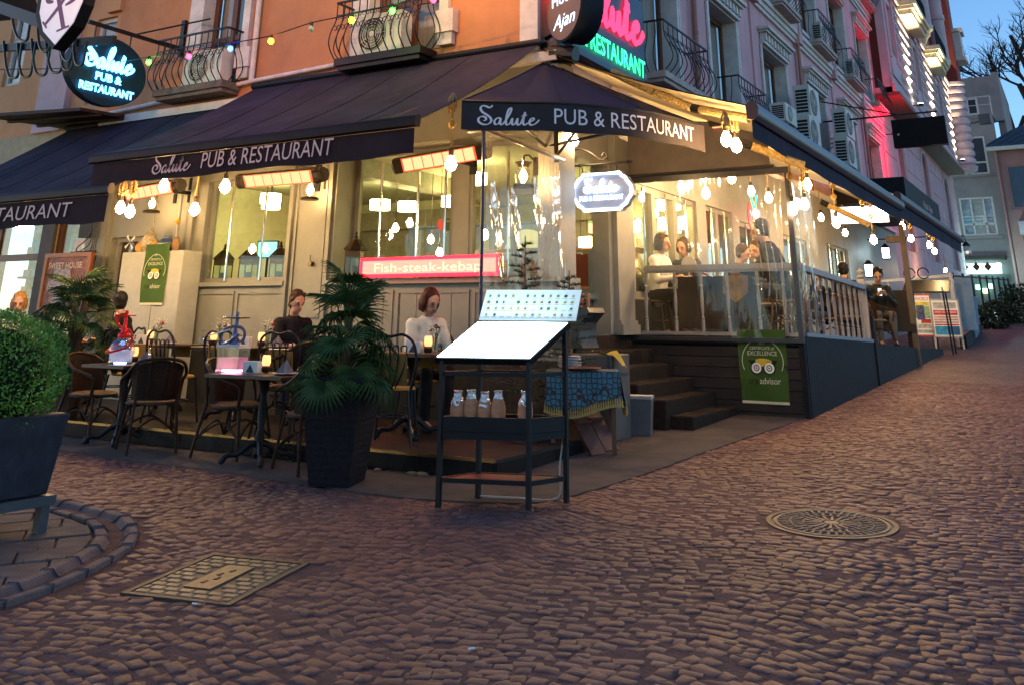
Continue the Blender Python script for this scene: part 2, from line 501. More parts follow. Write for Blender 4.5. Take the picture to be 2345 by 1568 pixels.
def ringw(sx, sy, dz):
    x = lx * sx; y = ly * sy
    z = dz + top + x * tx_ + y * ty_ + (rough if dz > -.01 else 0)
    X = CB[:, 0:1] + x * ca - y * sa; Y = CB[:, 1:2] + x * sa + y * ca
    return np.stack([X, Y, z + SLOPE * Y], -1)
cen = np.stack([CB[:, 0], CB[:, 1], top[:, 0] + .0012 + SLOPE * CB[:, 1] + npr.normal(0, .0015, nC)], -1)[:, None, :]
V = np.concatenate([ringw(1, 1, -.045), ringw(1.03, 1.04, -.0050), ringw(.95, .94, .0), cen], 1)   # 25 verts
F = []
for r in range(2):
    for k in range(8):
        a, b = r * 8 + k, r * 8 + (k + 1) % 8
        F += [(a, b, b + 8), (a, b + 8, a + 8)]
for k in range(8): F.append((16 + k, 16 + (k + 1) % 8, 24))
F = np.array(F)
def npmesh(name, verts, tris):
    me = bpy.data.meshes.new(name)
    me.vertices.add(len(verts)); me.vertices.foreach_set('co', np.ascontiguousarray(verts, dtype=np.float32).ravel())
    nt_ = len(tris)
    me.loops.add(nt_ * 3); me.loops.foreach_set('vertex_index', np.ascontiguousarray(tris, dtype=np.int32).ravel())
    me.polygons.add(nt_); me.polygons.foreach_set('loop_start', np.arange(nt_, dtype=np.int32) * 3)
    me.polygons.foreach_set('use_smooth', np.ones(nt_, dtype=bool))
    me.update(calc_edges=True)
    return me
near = sorted([i for i in range(nC) if -20 < cob[i][5][0] < 2365 and cob[i][5][1] < 1590], key=lambda i: -cob[i][5][1])[:300]
ns = set(near)
rest = np.array([i for i in range(nC) if i not in ns])
VV = V[rest].reshape(-1, 3)
FF = (F[None] + (np.arange(len(rest)) * 25)[:, None, None]).reshape(-1, 3)
o = link('cobblestones', npmesh('cobblestones', VV, FF), M_COBBLE, ground); o['kind'] = 'stuff'
for i in near:
    c0 = V[i].mean(0)
    link('cobblestone', npmesh('cobblestone', V[i] - c0, F), M_COBBLE, ground, loc=tuple(c0))

# gutter stones and paving slabs
M_GUT = mat('gutter_concrete', (.12, .082, .078), .8, var=.3, scale=8, bump=.4, bscale=90)
M_SLAB = mat('paving_slab', (.115, .085, .075), .85, var=.25, scale=5, bump=.5, bscale=110)
pv = MB()
pin = [(p.x, p.y) for p in gut_off(0.26)]
poly = [(x, y, gz(y) - .004) for x, y in pin] + [(-7.6, 2.4, gz(2.4) - .004)]
pv.add(poly, [tuple(range(len(poly)))])
pave = struct('pavement', pv, M_BED, 'small corner of slab pavement inside the curved gutter')
def arc_at(pts, s):
    for a, b in zip(pts, pts[1:]):
        l = (b - a).length
        if s <= l: return a + (b - a) * (s / l)
        s -= l
    return pts[-1]
LO = sum((b - a).length for a, b in zip(G_OUT, G_OUT[1:])); LI = sum((b - a).length for a, b in zip(G_IN, G_IN[1:]))
NG = 17
for i in range(NG):
    mb = MB(); vs = []
    prof = [(0, 0, .022), (.0, 1, .03), (.22, 1, .03), (.34, 1, -.004), (.5, 1, -.014), (.66, 1, -.004), (.78, 1, .03), (1, 1, .03), (1, 0, .022)]
    jz = rnd.uniform(-.008, .008)
    for e, fr in ((0, (i + .03) / NG), (1, (i + .97) / NG)):
        po = arc_at(G_OUT, fr * LO); pi_ = arc_at(G_IN, fr * LI)
        for t, up, h in prof:
            q = po.lerp(pi_, t); vs.append((q.x, q.y, gz(q.y) + (h + jz if up else -.05)))
    n = len(prof)
    fs = [(k, k + 1, n + k + 1, n + k) for k in range(n - 1)] + [tuple(range(n)), tuple(reversed(range(n, 2 * n)))]
    mb.add(vs, fs)
    bev(link('gutter_stone', mb.mesh('gutter_stone'), M_GUT, pave), .006)
def clip_half(poly, a, nrm):
    out = []
    for i in range(len(poly)):
        p, q = poly[i], poly[(i + 1) % len(poly)]
        dp, dq = (p - a).dot(nrm), (q - a).dot(nrm)
        if dp >= 0: out.append(p)
        if dp * dq < 0: out.append(p + (q - p) * (dp / (dp - dq)))
    return out
inner = gut_off(0.275)
ang = R_(52); e1 = Vector((math.cos(ang), math.sin(ang))); e2 = Vector((-e1.y, e1.x))
for i in range(-12, 14):
    for j in range(-10, 14):
        c = Vector((-5.6, 3.6)) + e1 * (i * .38 + (j % 2) * .19) + e2 * (j * .27)
        poly = [c + e1 * sx * .184 + e2 * sy * .127 for sx, sy in ((-1, -1), (1, -1), (1, 1), (-1, 1))]
        for a, b in zip(inner, inner[1:]):
            t = (b - a).normalized()
            poly = clip_half(poly, a, Vector((-t.y, t.x)))
            if len(poly) < 3: break
        if len(poly) < 3: continue
        cc = sum(poly, Vector((0, 0))) / len(poly)
        pr = proj((cc.x, cc.y, gz(cc.y)))
        if pr is None or pr[0] < -250 or pr[1] > 1750 or cc.x < -7.5 or cc.y < 2.45: continue
        jz = rnd.uniform(-.006, .006)
        mb = MB().prism([(p.x - cc.x, p.y - cc.y) for p in poly], (0, 0, -.03), (1, 0, 0), (0, 1, 0), (0, 0, 1), .048 + jz)
        mb.v = [(x, y, z + SLOPE * y) for x, y, z in mb.v]
        bev(link('paving_slab', mb.mesh('paving_slab'), M_SLAB, pave, loc=(cc.x, cc.y, gz(cc.y))), .007)
# grass in the joints
gr = MB()
for _ in range(420):
    i = rnd.randint(-5, 5); j = rnd.randint(-4, 6)
    c = Vector((-5.6, 3.6)) + e1 * (i * .38 + rnd.uniform(-.19, .19)) + e2 * (j * .27 + .135 + rnd.uniform(-.012, .012))
    if not in_pavement(c.x, c.y, -.3) or rnd.random() < .35 + .3 * math.sin(c.x * 5): continue
    for _k in range(4):
        a = rnd.uniform(0, 2 * PI); h = rnd.uniform(.012, .035); d = Vector((math.cos(a), math.sin(a), 0)); b = Vector((c.x + rnd.uniform(-.02, .02), c.y + rnd.uniform(-.02, .02), gz(c.y) + .005))
        gr.add([b - d * .004, b + d * .004, b + Vector((-d.y, d.x, 0)) * .012 + Vector((0, 0, h))], [(0, 1, 2)])
o = link('grass', gr.mesh('grass'), mat('joint_grass', (.05, .075, .02), .8), None); tag(o, 'grass tufts growing in the paving joints', 'grass', kind='stuff')

# access hatch
M_IRON = mat('worn_iron', (.10, .075, .05), .5, metal=.4, var=.35, scale=14, bump=.15, bscale=120, col2=(.17, .13, .08))
M_IRON_D = mat('dark_iron', (.065, .05, .04), .6, metal=.4)
hc = sum(HATCH, Vector((0, 0))) / 4
hz = gz(hc.y)
T = Thing('access_hatch', 'rectangular metal access hatch with brick-pattern relief set in the cobbles', 'hatch', (hc.x, hc.y, hz), math.atan2(.124, .562))
HU, HV = .576 / 2, .702 / 2
mb = MB()
for x0, x1, y0, y1 in ((-HU - .03, HU + .03, -HV - .03, -HV), (-HU - .03, HU + .03, HV, HV + .03), (-HU - .03, -HU, -HV, HV), (HU, HU + .03, -HV, HV)): mb.box(x0, x1, y0, y1, -.05, .012)
def tilt(o): o.rotation_euler = (SLOPE, 0, 0); return o
tilt(T.part('frame', mb, M_IRON_D))
tilt(T.part('cover', MB().box(-HU + .004, HU - .004, -HV + .004, HV - .004, -.03, .005), M_IRON_D))
tilt(T.part('centre_plate', MB().box(-.08, .08, -.20, .20, .004, .014), M_IRON))
mb = MB(); 
for i in range(11):
    for j in range(7):
        y0 = -HV + .012 + i * (2 * HV - .02) / 11; x0 = -HU + .012 + (j - .5 * (i % 2)) * (2 * HU - .02) / 6.5
        x1, y1 = x0 + .078, y0 + .053; x0 = max(x0, -HU + .01); x1 = min(x1, HU - .01)
        if x1 - x0 < .02 or (abs((x0 + x1) / 2) < .11 and abs((y0 + y1) / 2) < .215): continue
        mb.add([(x0, y0, .005), (x1, y0, .005), (x1, y1, .005), (x0, y1, .005), (x0 + .006, y0 + .006, .013), (x1 - .006, y0 + .006, .013), (x1 - .006, y1 - .006, .013), (x0 + .006, y1 - .006, .013)],
               [(4, 5, 6, 7), (0, 1, 5, 4), (1, 2, 6, 5), (2, 3, 7, 6), (3, 0, 4, 7)])
tilt(T.part('relief_pattern', mb, M_IRON))
for k in range(4): tilt(T.part('slot', MB().box(-.03 + .03 * (k % 2), -.01 + .03 * (k % 2), -.13 + k * .07, -.09 + k * .07, .0135, .018), M_IRON_D))
# manhole
mx_, my_, mr = MANHOLE
T = Thing('manhole_cover', 'round cast iron manhole cover with ring and ray relief in the cobbled street', 'manhole cover', (mx_, my_, gz(my_)))
tilt(T.part('frame', MB().lathe([(mr + .03, -.04), (mr + .03, .008), (mr, .008), (mr, -.04)], n=48), M_IRON_D))
tilt(T.part('cover', MB().lathe([(mr - .005, -.03), (mr - .005, .002), (0, .002)], n=48), M_IRON_D))
M_IRON2 = mat('street_iron', (.10, .068, .056), .6, metal=.2, var=.3, scale=20, bump=.15, bscale=150, col2=(.15, .105, .085))
mb = MB()
for a, b in ((.335, .36), (.25, .265), (.17, .182), (.0, .05)):
    mb.lathe([(a, .002), (a + .003, .010), (b - .003, .010), (b, .002)] if a else [(.05, .002), (.046, .010), (0, .010)], n=40)
for r0, r1, nn in ((.272, .328, 40), (.19, .243, 28), (.06, .165, 18)):
    for k in range(nn):
        a = 2 * PI * k / nn; c, s_ = math.cos(a), math.sin(a)
        wd = (r1 * 2 * PI / nn) * .28
        mb.bar((r0 * c, r0 * s_, .006), (r1 * c, r1 * s_, .006), wd, .008)
tilt(T.part('relief_pattern', mb, M_IRON2))

# litter
def butt(u, v, label, a):
    p = at_g(u, v)
    d = Vector((math.cos(a), math.sin(a), 0)) * .022
    T = Thing('cigarette_butt', label, 'litter', (p.x, p.y, p.z + .012), 0, 'cigarette butts on the street')
    T.part('paper', MB().cyl(-d, d * .3, .0045, 8), mat('butt_paper', (.75, .72, .68), .7))
    T.part('filter', MB().cyl(d * .3, d, .0046, 8), mat('butt_filter', (.55, .33, .15), .8))
butt(1083, 1491, 'white cigarette butt on the cobbles below the menu stand', .9)
butt(448, 1388, 'white cigarette butt just in front of the metal hatch', .2)

# apron of worn carpet between cobbles and terrace step
ap = MB()
edge = [(-16, 6.38), (-12, 6.36), (-8.9, 6.33), (-7.2, 6.27), (-5.6, 6.2), (-4.7, 6.12), (-4.0, 6.25), (-3.56, 6.47), (-3.42, 7.0), (-3.3, 8.0), (-3.24, 9.1), (-3.12, 10.5), (-3.0, 11.86)]
edge = [Vector((p.x, p.y)) for p in smoothpath([(x, y, 0) for x, y in edge], 8)]
outer = []; 
for i, p in enumerate(edge): outer.append((p.x + rnd.uniform(-.006, .006), p.y + rnd.uniform(-.012, .012)))
tp = [(x, y, gz(y) + .010) for x, y in outer] ; bt = [(x, y, gz(y) - .03) for x, y in outer]
back = [(-5.3, 11.86), (-5.3, 6.9), (-16, 6.9)]
tri = tp + [(x, y, gz(y) + .010) for x, y in back]
ap.add(tri, [tuple(range(len(tri)))])
n = len(tp); ap.add(tp + bt, [(i, i + 1, n + i + 1, n + i) for i in range(n - 1)])
struct('apron', ap, M_APRON, 'worn brown carpeted apron in front of the terrace step')

# terrace with black tiled riser
TER_Y, TER_Z, TER_X1 = 6.95, .385, -4.25
M_TER = mat('terrace_tile', (.024, .020, .018), .5, var=.3, scale=7)
ter = struct('terrace_floor', MB().box(-16, TER_X1, TER_Y + .012, 9.9, -.1, TER_Z), M_TER, 'dark raised terrace floor along the pub')
M_RISER = mat('black_tile', (.014, .012, .012), .18, var=.3, scale=4)
tl = MB().box(0, .715, 0, .010, 0, .13).mesh('riser_tile')
for k in range(16):
    link('riser_tile', tl, M_RISER, ter, loc=(TER_X1 - .722 * (k + 1), TER_Y, TER_Z - .152))
mb = MB(); x = TER_X1
link('step_nosing', MB().box(-15.9, TER_X1 + .004, TER_Y - .006, TER_Y + .03, TER_Z - .018, TER_Z + .004).mesh('step_nosing'), mat('brass_nosing', (.55, .36, .14), .25, metal=1, var=.2), ter)
for k in range(3):
    link('riser_tile', MB().box(0, .010, 0, .5, 0, .13).mesh('riser_tile'), M_RISER, ter, loc=(TER_X1 + .001, TER_Y + .03 + k * .51, TER_Z - .152))
rk = MB()
for k in range(14):
    c = Vector((TER_X1 - .1 - rnd.random() * 1.3, TER_Y - .03 - rnd.random() * .05, gz(TER_Y) + .012)); rk.ball(c, rnd.uniform(.015, .04), 7, 5, (1.4, 1, .6))
o = link('rubble', rk.mesh('rubble'), mat('mortar', (.16, .125, .085), .95), None); tag(o, 'crumbled mortar along the foot of the terrace step', 'rubble', kind='stuff')

# ================================================================== CORNER BUILDING WITH THE PUB
FY, RX = 9.4, -5.2          # left front in the plane Y = FY, street side in the plane X = RX
M_PUB = mat('pub_paint', (.205, .205, .175), .5, var=.10, scale=3, bump=.05, bscale=50)
M_PUBD = mat('pub_paint_grey', (.235, .235, .225), .55, var=.12, scale=3)
M_STUCCO = mat('terracotta_stucco', (.47, .21, .10), .9, var=.16, scale=1.1, bump=.25, bscale=90, wear=((.36, .14, .06), 2.2, .66))
M_PINK = mat('pink_stucco', (.60, .34, .36), .9, var=.14, scale=1.3, bump=.2, bscale=80, stretch=(1, 1, .4), wear=((.40, .24, .26), 2.5, .66))
M_TRIM = mat('white_trim', (.62, .57, .54), .75, var=.14, scale=5, bump=.1, bscale=60)
M_BROWN = mat('brown_wood', (.12, .045, .02), .45, var=.3, scale=4, stretch=(1, 1, .15))
M_BLACK = mat('wrought_iron', (.012, .011, .013), .45, metal=.3, var=.2)
M_DARKG = mat('dark_interior', (.05, .045, .04), .7)
M_GLASS = clear('window_glass', (.93, .97, .95), .02)
M_CURT = mat('net_curtain', (.45, .36, .34), .9, var=.25, scale=3, stretch=(9, 9, .3))
M_CREAM = mat('cream_paint', (.46, .44, .31), .75, var=.08)
M_CEIL = mat('ceiling_paint', (.36, .38, .29), .8, var=.06)

def wall_holes(mb, axis, plane, thick, a0, a1, z0, z1, holes):
    xs = sorted({a0, a1, *[h[0] for h in holes], *[h[1] for h in holes]}); xs = [x for x in xs if a0 <= x <= a1]
    zs = sorted({z0, z1, *[h[2] for h in holes], *[h[3] for h in holes]}); zs = [z for z in zs if z0 <= z <= z1]
    for j in range(len(zs) - 1):
        run = None
        for i in range(len(xs)):
            solid = i < len(xs) - 1 and not any(h[0] <= xs[i] < h[1] and h[2] <= zs[j] < h[3] for h in holes)
            if solid and run is None: run = xs[i]
            if not solid and run is not None:
                if axis == 'Y': mb.box(run, xs[i], plane, plane + thick, zs[j], zs[j + 1])
                else: mb.box(plane - thick, plane, run, xs[i], zs[j], zs[j + 1])
                run = None
    return mb

CB_ = Thing('corner_building', 'corner building with terracotta front, pink side and a grey-green pub on its ground floor', 'building', (-8, 9.4, .385))
def cbp(name, mb, m, parent=None, **k): return CB_.part(name, mb, m, parent, world=True, **k)
W1 = (-10.65, -9.02, 1.90, 3.30); W2 = (-8.22, -4.98, 1.90, 3.55); DR = (-12.65, -11.9, .385, 2.58)
front = cbp('front_wall', wall_holes(MB(), 'Y', FY, .22, -13.28, -4.93, 0, 4.35, [W1, W2, DR]), M_PUB, label='grey-green painted pub front')
UW1 = (-11.2, -10.26, 4.75, 7.1); UW2 = (-7.85, -6.64, 4.75, 7.1)
cbp('upper_front_wall', wall_holes(MB(), 'Y', FY + .012, .3, -13.28, -5.2, 4.35, 12.5, [UW1, UW2]), M_STUCCO, label='terracotta stucco upper front')
# deep reveal of the large window
mb = MB(); mb.box(-8.32, -8.22, 9.62, 9.9, 1.8, 3.6); mb.box(-8.32, -4.93, 9.62, 9.92, 1.75, 1.90); mb.box(-8.32, -4.93, 9.62, 9.92, 3.55, 3.7)
cbp('window_reveal', mb, M_PUB, front)
# sills and mouldings
cbp('window_sill', MB().box(-10.78, -8.98, FY - .07, FY + .1, 1.845, 1.899), M_PUB, front)
cbp('window_sill', MB().box(-8.28, -4.92, FY - .09, FY + .1, 1.845, 1.899), M_PUB, front)
def frame_y(x0, x1, z0, z1, y, t=.05, d=.03):
    m = MB(); m.box(x0, x1, y - d, y, z0, z0 + t); m.box(x0, x1, y - d, y, z1 - t, z1); m.box(x0, x0 + t, y - d, y, z0 + t, z1 - t); m.box(x1 - t, x1, y - d, y, z0 + t, z1 - t); return m
for x0, x1, z0, z1 in ((-10.75, -9.9, 1.08, 1.78), (-9.85, -9.0, 1.08, 1.78), (-8.2, -7.2, 1.08, 1.77), (-7.15, -6.1, 1.08, 1.77), (-6.05, -5.0, 1.08, 1.77), (-8.9, -8.36, 1.08, 1.38), (-8.9, -8.36, 1.45, 3.3), (-11.75, -10.95, 2.3, 3.2)):
    cbp('panel_moulding', frame_y(x0, x1, z0, z1, FY - .001, .035, .022), M_PUB, front)
cbp('shade_band', MB().box(-11.85, -4.93, FY - .05, FY - .001, .385, 1.03), mat('painted_shade', (.022, .022, .020), .5, var=.2), front, label='dark band painted as shade below the panels')  # dark band stands in for the shade under the terrace tables
for x0, x1 in ((-9.0, -8.94), (-8.32, -8.26), (-10.95, -10.85), (-12.9, -12.72)):
    cbp('pilaster', MB().box(x0, x1, FY - .05, FY - .001, 1.032, 3.9), M_PUB, front)
p = at_y(715, 605, FY)
cbp('handle', MB().cyl((p.x, FY - .06, p.z), (p.x, FY, p.z), .03, 12).cyl((p.x, FY - .05, p.z + .02), (p.x, FY - .05, p.z + .11), .007, 6), mat('old_brass', (.12, .09, .05), .4, metal=.8), front)
cbp('cornice', MB().box(-13.28, -4.9, FY - .10, FY, 4.35, 4.47), M_TRIM, front)
# timber grooves on the dado
for k in range(13):
    x = -8.1 + k * .25
    cbp('groove_board', MB().box(x + .006, x + .244, FY - .008, FY - .0005, 1.12, 1.73), M_PUB, front)
# corner pier, upper corner pilaster
cbp('corner_pier', MB().box(-5.2, -4.925, FY - .004, FY + .40, 0, 4.36), M_PUBD)
cbp('corner_pilaster', MB().box(-5.42, -5.17, FY - .06, FY + .008, 4.47, 12.5), M_TRIM)
# glazing of the pub front
def win_y(x0, x1, z0, z1, y, parent, poles=(), fm=M_PUB, t=.06, glassm=M_GLASS):
    f = cbp('window', frame_y(x0, x1, z0, z1, y + .05, t, .06), fm, parent)
    cbp('pane', MB().box(x0 + t, x1 - t, y + .028, y + .034, z0 + t, z1 - t), glassm, f)
    return f
f = win_y(-10.65, -9.02, 1.90, 3.30, 9.50, CB_.o)
f2 = win_y(-8.22, -6.62, 1.90, 3.55, 9.80, CB_.o)
f3 = win_y(-6.40, -5.02, 1.90, 3.55, 9.80, CB_.o)
cbp('mullion', MB().box(-6.63, -6.39, 9.78, 9.92, 1.90, 3.55), M_PUB)
M_CHROME = mat('chrome', (.75, .74, .70), .15, metal=1, var=0)
for f_, xx, y in ((f, (-10.2, -9.55), 9.47), (f2, (-7.75, -7.15), 9.74), (f2, (-6.72,), 9.74), (f3, (-5.8,), 9.74)):
    for x in xx: cbp('glazing_pole', MB().cyl((x, y, 1.92), (x, y, 3.4), .017, 10).cyl((x, y, 2.45), (x, y, 2.5), .022, 10), M_CHROME, f_)
# doorway behind the cabinet
cbp('door', MB().box(-12.63, -11.92, 9.56, 9.60, .39, 2.56), M_DARKG)
cbp('door_frame', frame_y(-12.65, -11.9, .3, 2.58, 9.56, .06, .05), M_PUBD)

# street side, ground floor
DOOR = (9.95, 11.25, 1.28, 3.38)
SW = [(12.15, 14.75, 1.75, 3.3), (15.2, 16.6, 1.75, 3.3), (17.0, 19.0, 1.2, 3.2), (20.0, 22.0, 1.2, 3.2), (24.0, 26.5, 1.2, 3.3)]
side = cbp('side_wall', wall_holes(MB(), 'X', RX, .22, FY + .40, 34.6, 0, 4.35, [DOOR] + SW), M_PUBD, label='grey painted ground floor on the street side')
UWS = [(12.55, 14.27), (16.0, 17.68), (19.55, 21.5), (23.45, 25.5), (27.4, 29.6), (31.5, 33.6)]
holes = [(a, b, 4.95, 7.2) for a, b in UWS] + [(a, b, 8.6, 11.05) for a, b in UWS]
cbp('upper_side_wall', wall_holes(MB(), 'X', RX - .012, .3, FY + .32, 34.6, 4.35, 15, holes), M_PINK, label='pink stucco street side')
sc_ = MB()
for z0, z1, d in ((8.03, 8.12, .05), (8.12, 8.24, .09), (8.24, 8.36, .14), (11.83, 11.92, .05), (11.92, 12.05, .1), (12.05, 12.17, .15), (4.36, 4.45, .10)):
    sc_.box(RX - .012, RX + d, FY + .42, 34.6, z0, z1)
cbp('string_course', sc_, M_TRIM)
for y in (11.6, 15.2, 18.9, 22.75, 26.75, 30.9):
    pp = MB()
    pp.box(RX - .012, RX + .03, y - .13, y + .13, 4.45, 8.03)
    pp.box(RX - .012, RX + .17, y - .16, y + .16, 8.02, 8.37); pp.box(RX - .012, RX + .18, y - .16, y + .16, 11.82, 12.18)
    cbp('pilaster', pp, M_PINK)
for y in (14.95, 22.62, 30.8):
    cbp('downpipe', MB().cyl((RX + .10, y, 4.4), (RX + .10, y, 8.02), .045, 10).cyl((RX + .10, y, 6.2), (RX + .10, y, 6.26), .056, 10), mat('copper_pipe', (.34, .16, .12), .6))
def hood_x(y0, y1, z):
    h = MB()
    h.box(RX, RX + .10, y0 + .05, y1 - .05, z - .04, z + .02); h.box(RX, RX + .18, y0, y1, z + .21, z + .26); h.box(RX, RX + .24, y0 - .06, y1 + .06, z + .26, z + .33)
    h.box(RX, RX + .06, y0 + .05, y1 - .05, z + .02, z + .21)
    n = 9
    for k in range(n):
        a = y0 + .08 + (y1 - y0 - .2) * k / (n - 1) - .0
        h.box(RX + .06, RX + .13, a, a + .10, z + .04, z + .205)
    return h
for a, b in UWS:
    for z0, z1 in ((4.95, 7.2), (8.6, 11.05)):
        wd = cbp('window', MB().box(RX - .33, RX - .27, a, a + .09, z0, z1).box(RX - .33, RX - .27, b - .09, b, z0, z1).box(RX - .33, RX - .27, a + .09, b - .09, z1 - .1, z1).box(RX - .33, RX - .27, a + .09, b - .09, z0, z0 + .1)
                 .box(RX - .33, RX - .265, (a + b) / 2 - .06, (a + b) / 2 + .06, z0 + .1, z1 - .1), M_BROWN)
        for s0, s1 in ((a + .09, (a + b) / 2 - .06), ((a + b) / 2 + .06, b - .09)):
            cbp('pane', MB().box(RX - .305, RX - .30, s0, s1, z0 + .1, z1 - .1), M_GLASS, wd)
        cbp('curtain', MB().box(RX - .40, RX - .39, a, b, z0, z1), M_CURT, wd)
        rv = MB(); rv.box(RX - .27, RX + .025, b - .004, b + .10, z0, z1 + .03); rv.box(RX - .27, RX + .025, a - .10, a + .004, z0, z1 + .03); rv.box(RX - .27, RX + .02, a + .004, b - .004, z1 - .004, z1 + .02)
        rv.box(RX + .0, RX + .035, b + .075, b + .13, z0, z1 + .03); rv.box(RX, RX + .035, a - .13, a - .075, z0, z1 + .03)
        cbp('window_surround', rv, M_TRIM, wd)
        cbp('window_hood', hood_x(a - .1, b + .1, z1 + .07), M_TRIM, wd)
        cbp('window_sill', MB().box(RX - .02, RX + .1, a - .12, b + .12, z0 - .1, z0 - .002), M_TRIM, wd)
# door to the street side with steps
dw = cbp('door_frame', MB().box(RX - .2, RX + .03, 9.86, 9.954, 1.284, 3.46).box(RX - .2, RX + .03, 11.246, 11.36, 1.284, 3.46).box(RX - .2, RX + .03, 9.954, 11.246, 3.376, 3.46).box(RX - .12, RX - .07, 9.95, 11.25, 3.02, 3.08), M_PUBD)
cbp('fanlight_pane', MB().box(RX - .10, RX - .095, 9.95, 11.25, 3.08, 3.38), M_GLASS, dw)
mb = MB()
ar = [(10.0 + .6 * 1, 3.0)]
cbp('door_pilaster', MB().box(RX, RX + .10, 11.36, 11.86, 1.45, 3.8).box(RX, RX + .16, 11.33, 11.88, 1.28, 1.40).box(RX, RX + .13, 11.34, 11.87, 1.40, 1.45), M_PUBD, dw)
cbp('threshold_wall', MB().box(RX - .2, RX - .01, 9.95, 11.25, 0.2, 1.28), M_PUBD, dw)
# open glazed door leaf
lf = cbp('door', MB().box(RX - .72, RX - .66, 10.0, 10.06, 1.29, 3.0).box(RX - .1, RX - .04, 10.0, 10.06, 1.29, 3.0).box(RX - .66, RX - .1, 10.0, 10.06, 2.9, 3.0).box(RX - .66, RX - .1, 10.0, 10.06, 1.29, 1.55), M_PUB)
cbp('pane', MB().box(RX - .66, RX - .1, 10.028, 10.034, 1.55, 2.9), M_GLASS, lf)
for a, b, z0, z1 in SW:
    n = 3 if b - a > 2.2 else 2
    for k in range(n):
        y0, y1 = a + (b - a) * k / n, a + (b - a) * (k + 1) / n
        wd = cbp('window', MB().box(RX - .16, RX - .05, y0, y0 + .07, z0, z1).box(RX - .16, RX - .05, y1 - .07, y1, z0, z1).box(RX - .16, RX - .05, y0 + .07, y1 - .07, z1 - .08, z1).box(RX - .16, RX - .05, y0 + .07, y1 - .07, z0, z0 + .08), M_PUB)
        cbp('pane', MB().box(RX - .11, RX - .105, y0 + .07, y1 - .07, z0 + .08, z1 - .08), M_GLASS, wd)
        cbp('glazing_pole', MB().cyl((RX - .03, (y0 + y1) / 2, z0 + .02), (RX - .03, (y0 + y1) / 2, z1 - .02), .016, 8), M_CHROME, wd)
cbp('side_shade_band', MB().box(RX + .002, RX + .05, 11.9, 16.3, 1.29, 1.72), mat('painted_shade', (.022, .022, .020)), side)  # dark panel added as shade along the foot of the deck wall
# interior
IFZ, ICZ = 1.28, 3.72
cbp('interior_floor', MB().box(-13.2, RX - .23, 9.93, 17.0, 1.1, IFZ), mat('pub_floorboards', (.16, .09, .05), .4, var=.3, scale=3, stretch=(8, 1, 1)))
cbp('interior_ceiling', MB().box(-13.2, RX - .23, 9.63, 30, ICZ, ICZ + .1), M_CEIL)
back = cbp('interior_back_wall', MB().box(-13.2, RX - .23, 15.5, 15.6, IFZ, ICZ), M_CREAM)
cbp('interior_side_wall', MB().box(-13.25, -13.15, 9.63, 15.5, IFZ - .9, ICZ), M_CREAM)
wn = mat('dark_panelling', (.20, .19, .15), .5, var=.2)
for x0, x1 in ((-12.8, -11.4), (-11.2, -9.8), (-9.6, -8.2), (-8.0, -6.9), (-6.7, -5.6)):
    pnl = cbp('wall_panel', MB().box(x0, x1, 15.42, 15.49, 1.3, 3.15), wn, back)
    cbp('panel_moulding', frame_y(x0 + .1, x1 - .1, 2.3, 3.05, 15.42, .05, .02), wn, pnl)
cbp('wall_beam', MB().box(-13.1, RX - .25, 15.2, 15.49, 3.15, 3.5), wn, back)
cbp('ceiling_beam', MB().box(-9.3, -8.95, 9.95, 15.2, 3.45, 3.715), wn)
mb = MB(); mb.prism([(.5 * math.cos(PI * k / 14), .5 * math.sin(PI * k / 14)) for k in range(15)] + [(-.5, -.6), (.5, -.6)], (-8.75, 15.40, 2.55), (1, 0, 0), (0, 0, 1), (0, -1, 0), .03)
cbp('arched_mirror', mb, mat('mirror_cream', (.75, .70, .5), .25, var=0), back)
mb = MB(); mb.prism([(.42 * math.cos(PI * k / 14), .42 * math.sin(PI * k / 14)) for k in range(15)] + [(-.42, -.6), (.42, -.6)], (-6.9, 15.40, 2.35), (1, 0, 0), (0, 0, 1), (0, -1, 0), .03)
cbp('arched_mirror', mb, mat('mirror_tan', (.30, .24, .18), .25, var=0), back)
br = single('bar_counter', MB().box(-8.6, -5.9, 13.2, 13.9, IFZ, 2.45).box(-8.7, -5.8, 13.1, 14.0, 2.45, 2.52), mat('bar_wood', (.09, .03, .02), .35, var=.3, stretch=(1, 1, 6)), 'dark wooden bar counter seen through the large front window', 'bar counter')

# first-floor windows on the left front
def upper_win_y(a, b, z0, z1, lab):
    wd = cbp('window', frame_y(a, b, z0, z1, FY + .26, .09, .06).box((a + b) / 2 - .05, (a + b) / 2 + .05, FY + .19, FY + .25, z0 + .09, z1 - .09).box(a + .09, b - .09, FY + .20, FY + .24, z0 + .75, z0 + .83), M_BROWN)
    for s0, s1 in ((a + .09, (a + b) / 2 - .05), ((a + b) / 2 + .05, b - .09)): cbp('pane', MB().box(s0, s1, FY + .222, FY + .228, z0 + .09, z1 - .09), M_GLASS, wd)
    cbp('curtain', MB().box(a, b, FY + .36, FY + .37, z0, z1), M_CURT, wd)
    rv = MB(); rv.box(a - .30, a + .003, FY - .03, FY + .2, z0 - .2, z1); rv.box(b - .003, b + .14, FY - .06, FY + .2, z0 + .1, z1)
    rv.box(b - .03, b + .26, FY - .12, FY + .008, z0 + .18, z0 + .48); rv.box(b + .0, b + .22, FY - .08, FY + .008, z0 + .02, z0 + .18)
    cbp('window_surround', rv, M_TRIM, wd)
upper_win_y(*UW1, 0); upper_win_y(*UW2, 0)
pts = [(-13.2, 9.33, 4.50), (-12.0, 9.33, 4.58), (-8.3, 9.33, 4.78), (-8.25, 9.33, 4.82)]
cbp('conduit', MB().tube([(-13.2, 9.34, 4.54), (-9.9, 9.34, 4.70), (-6.9, 9.34, 4.78)], .032, 8), M_TRIM)
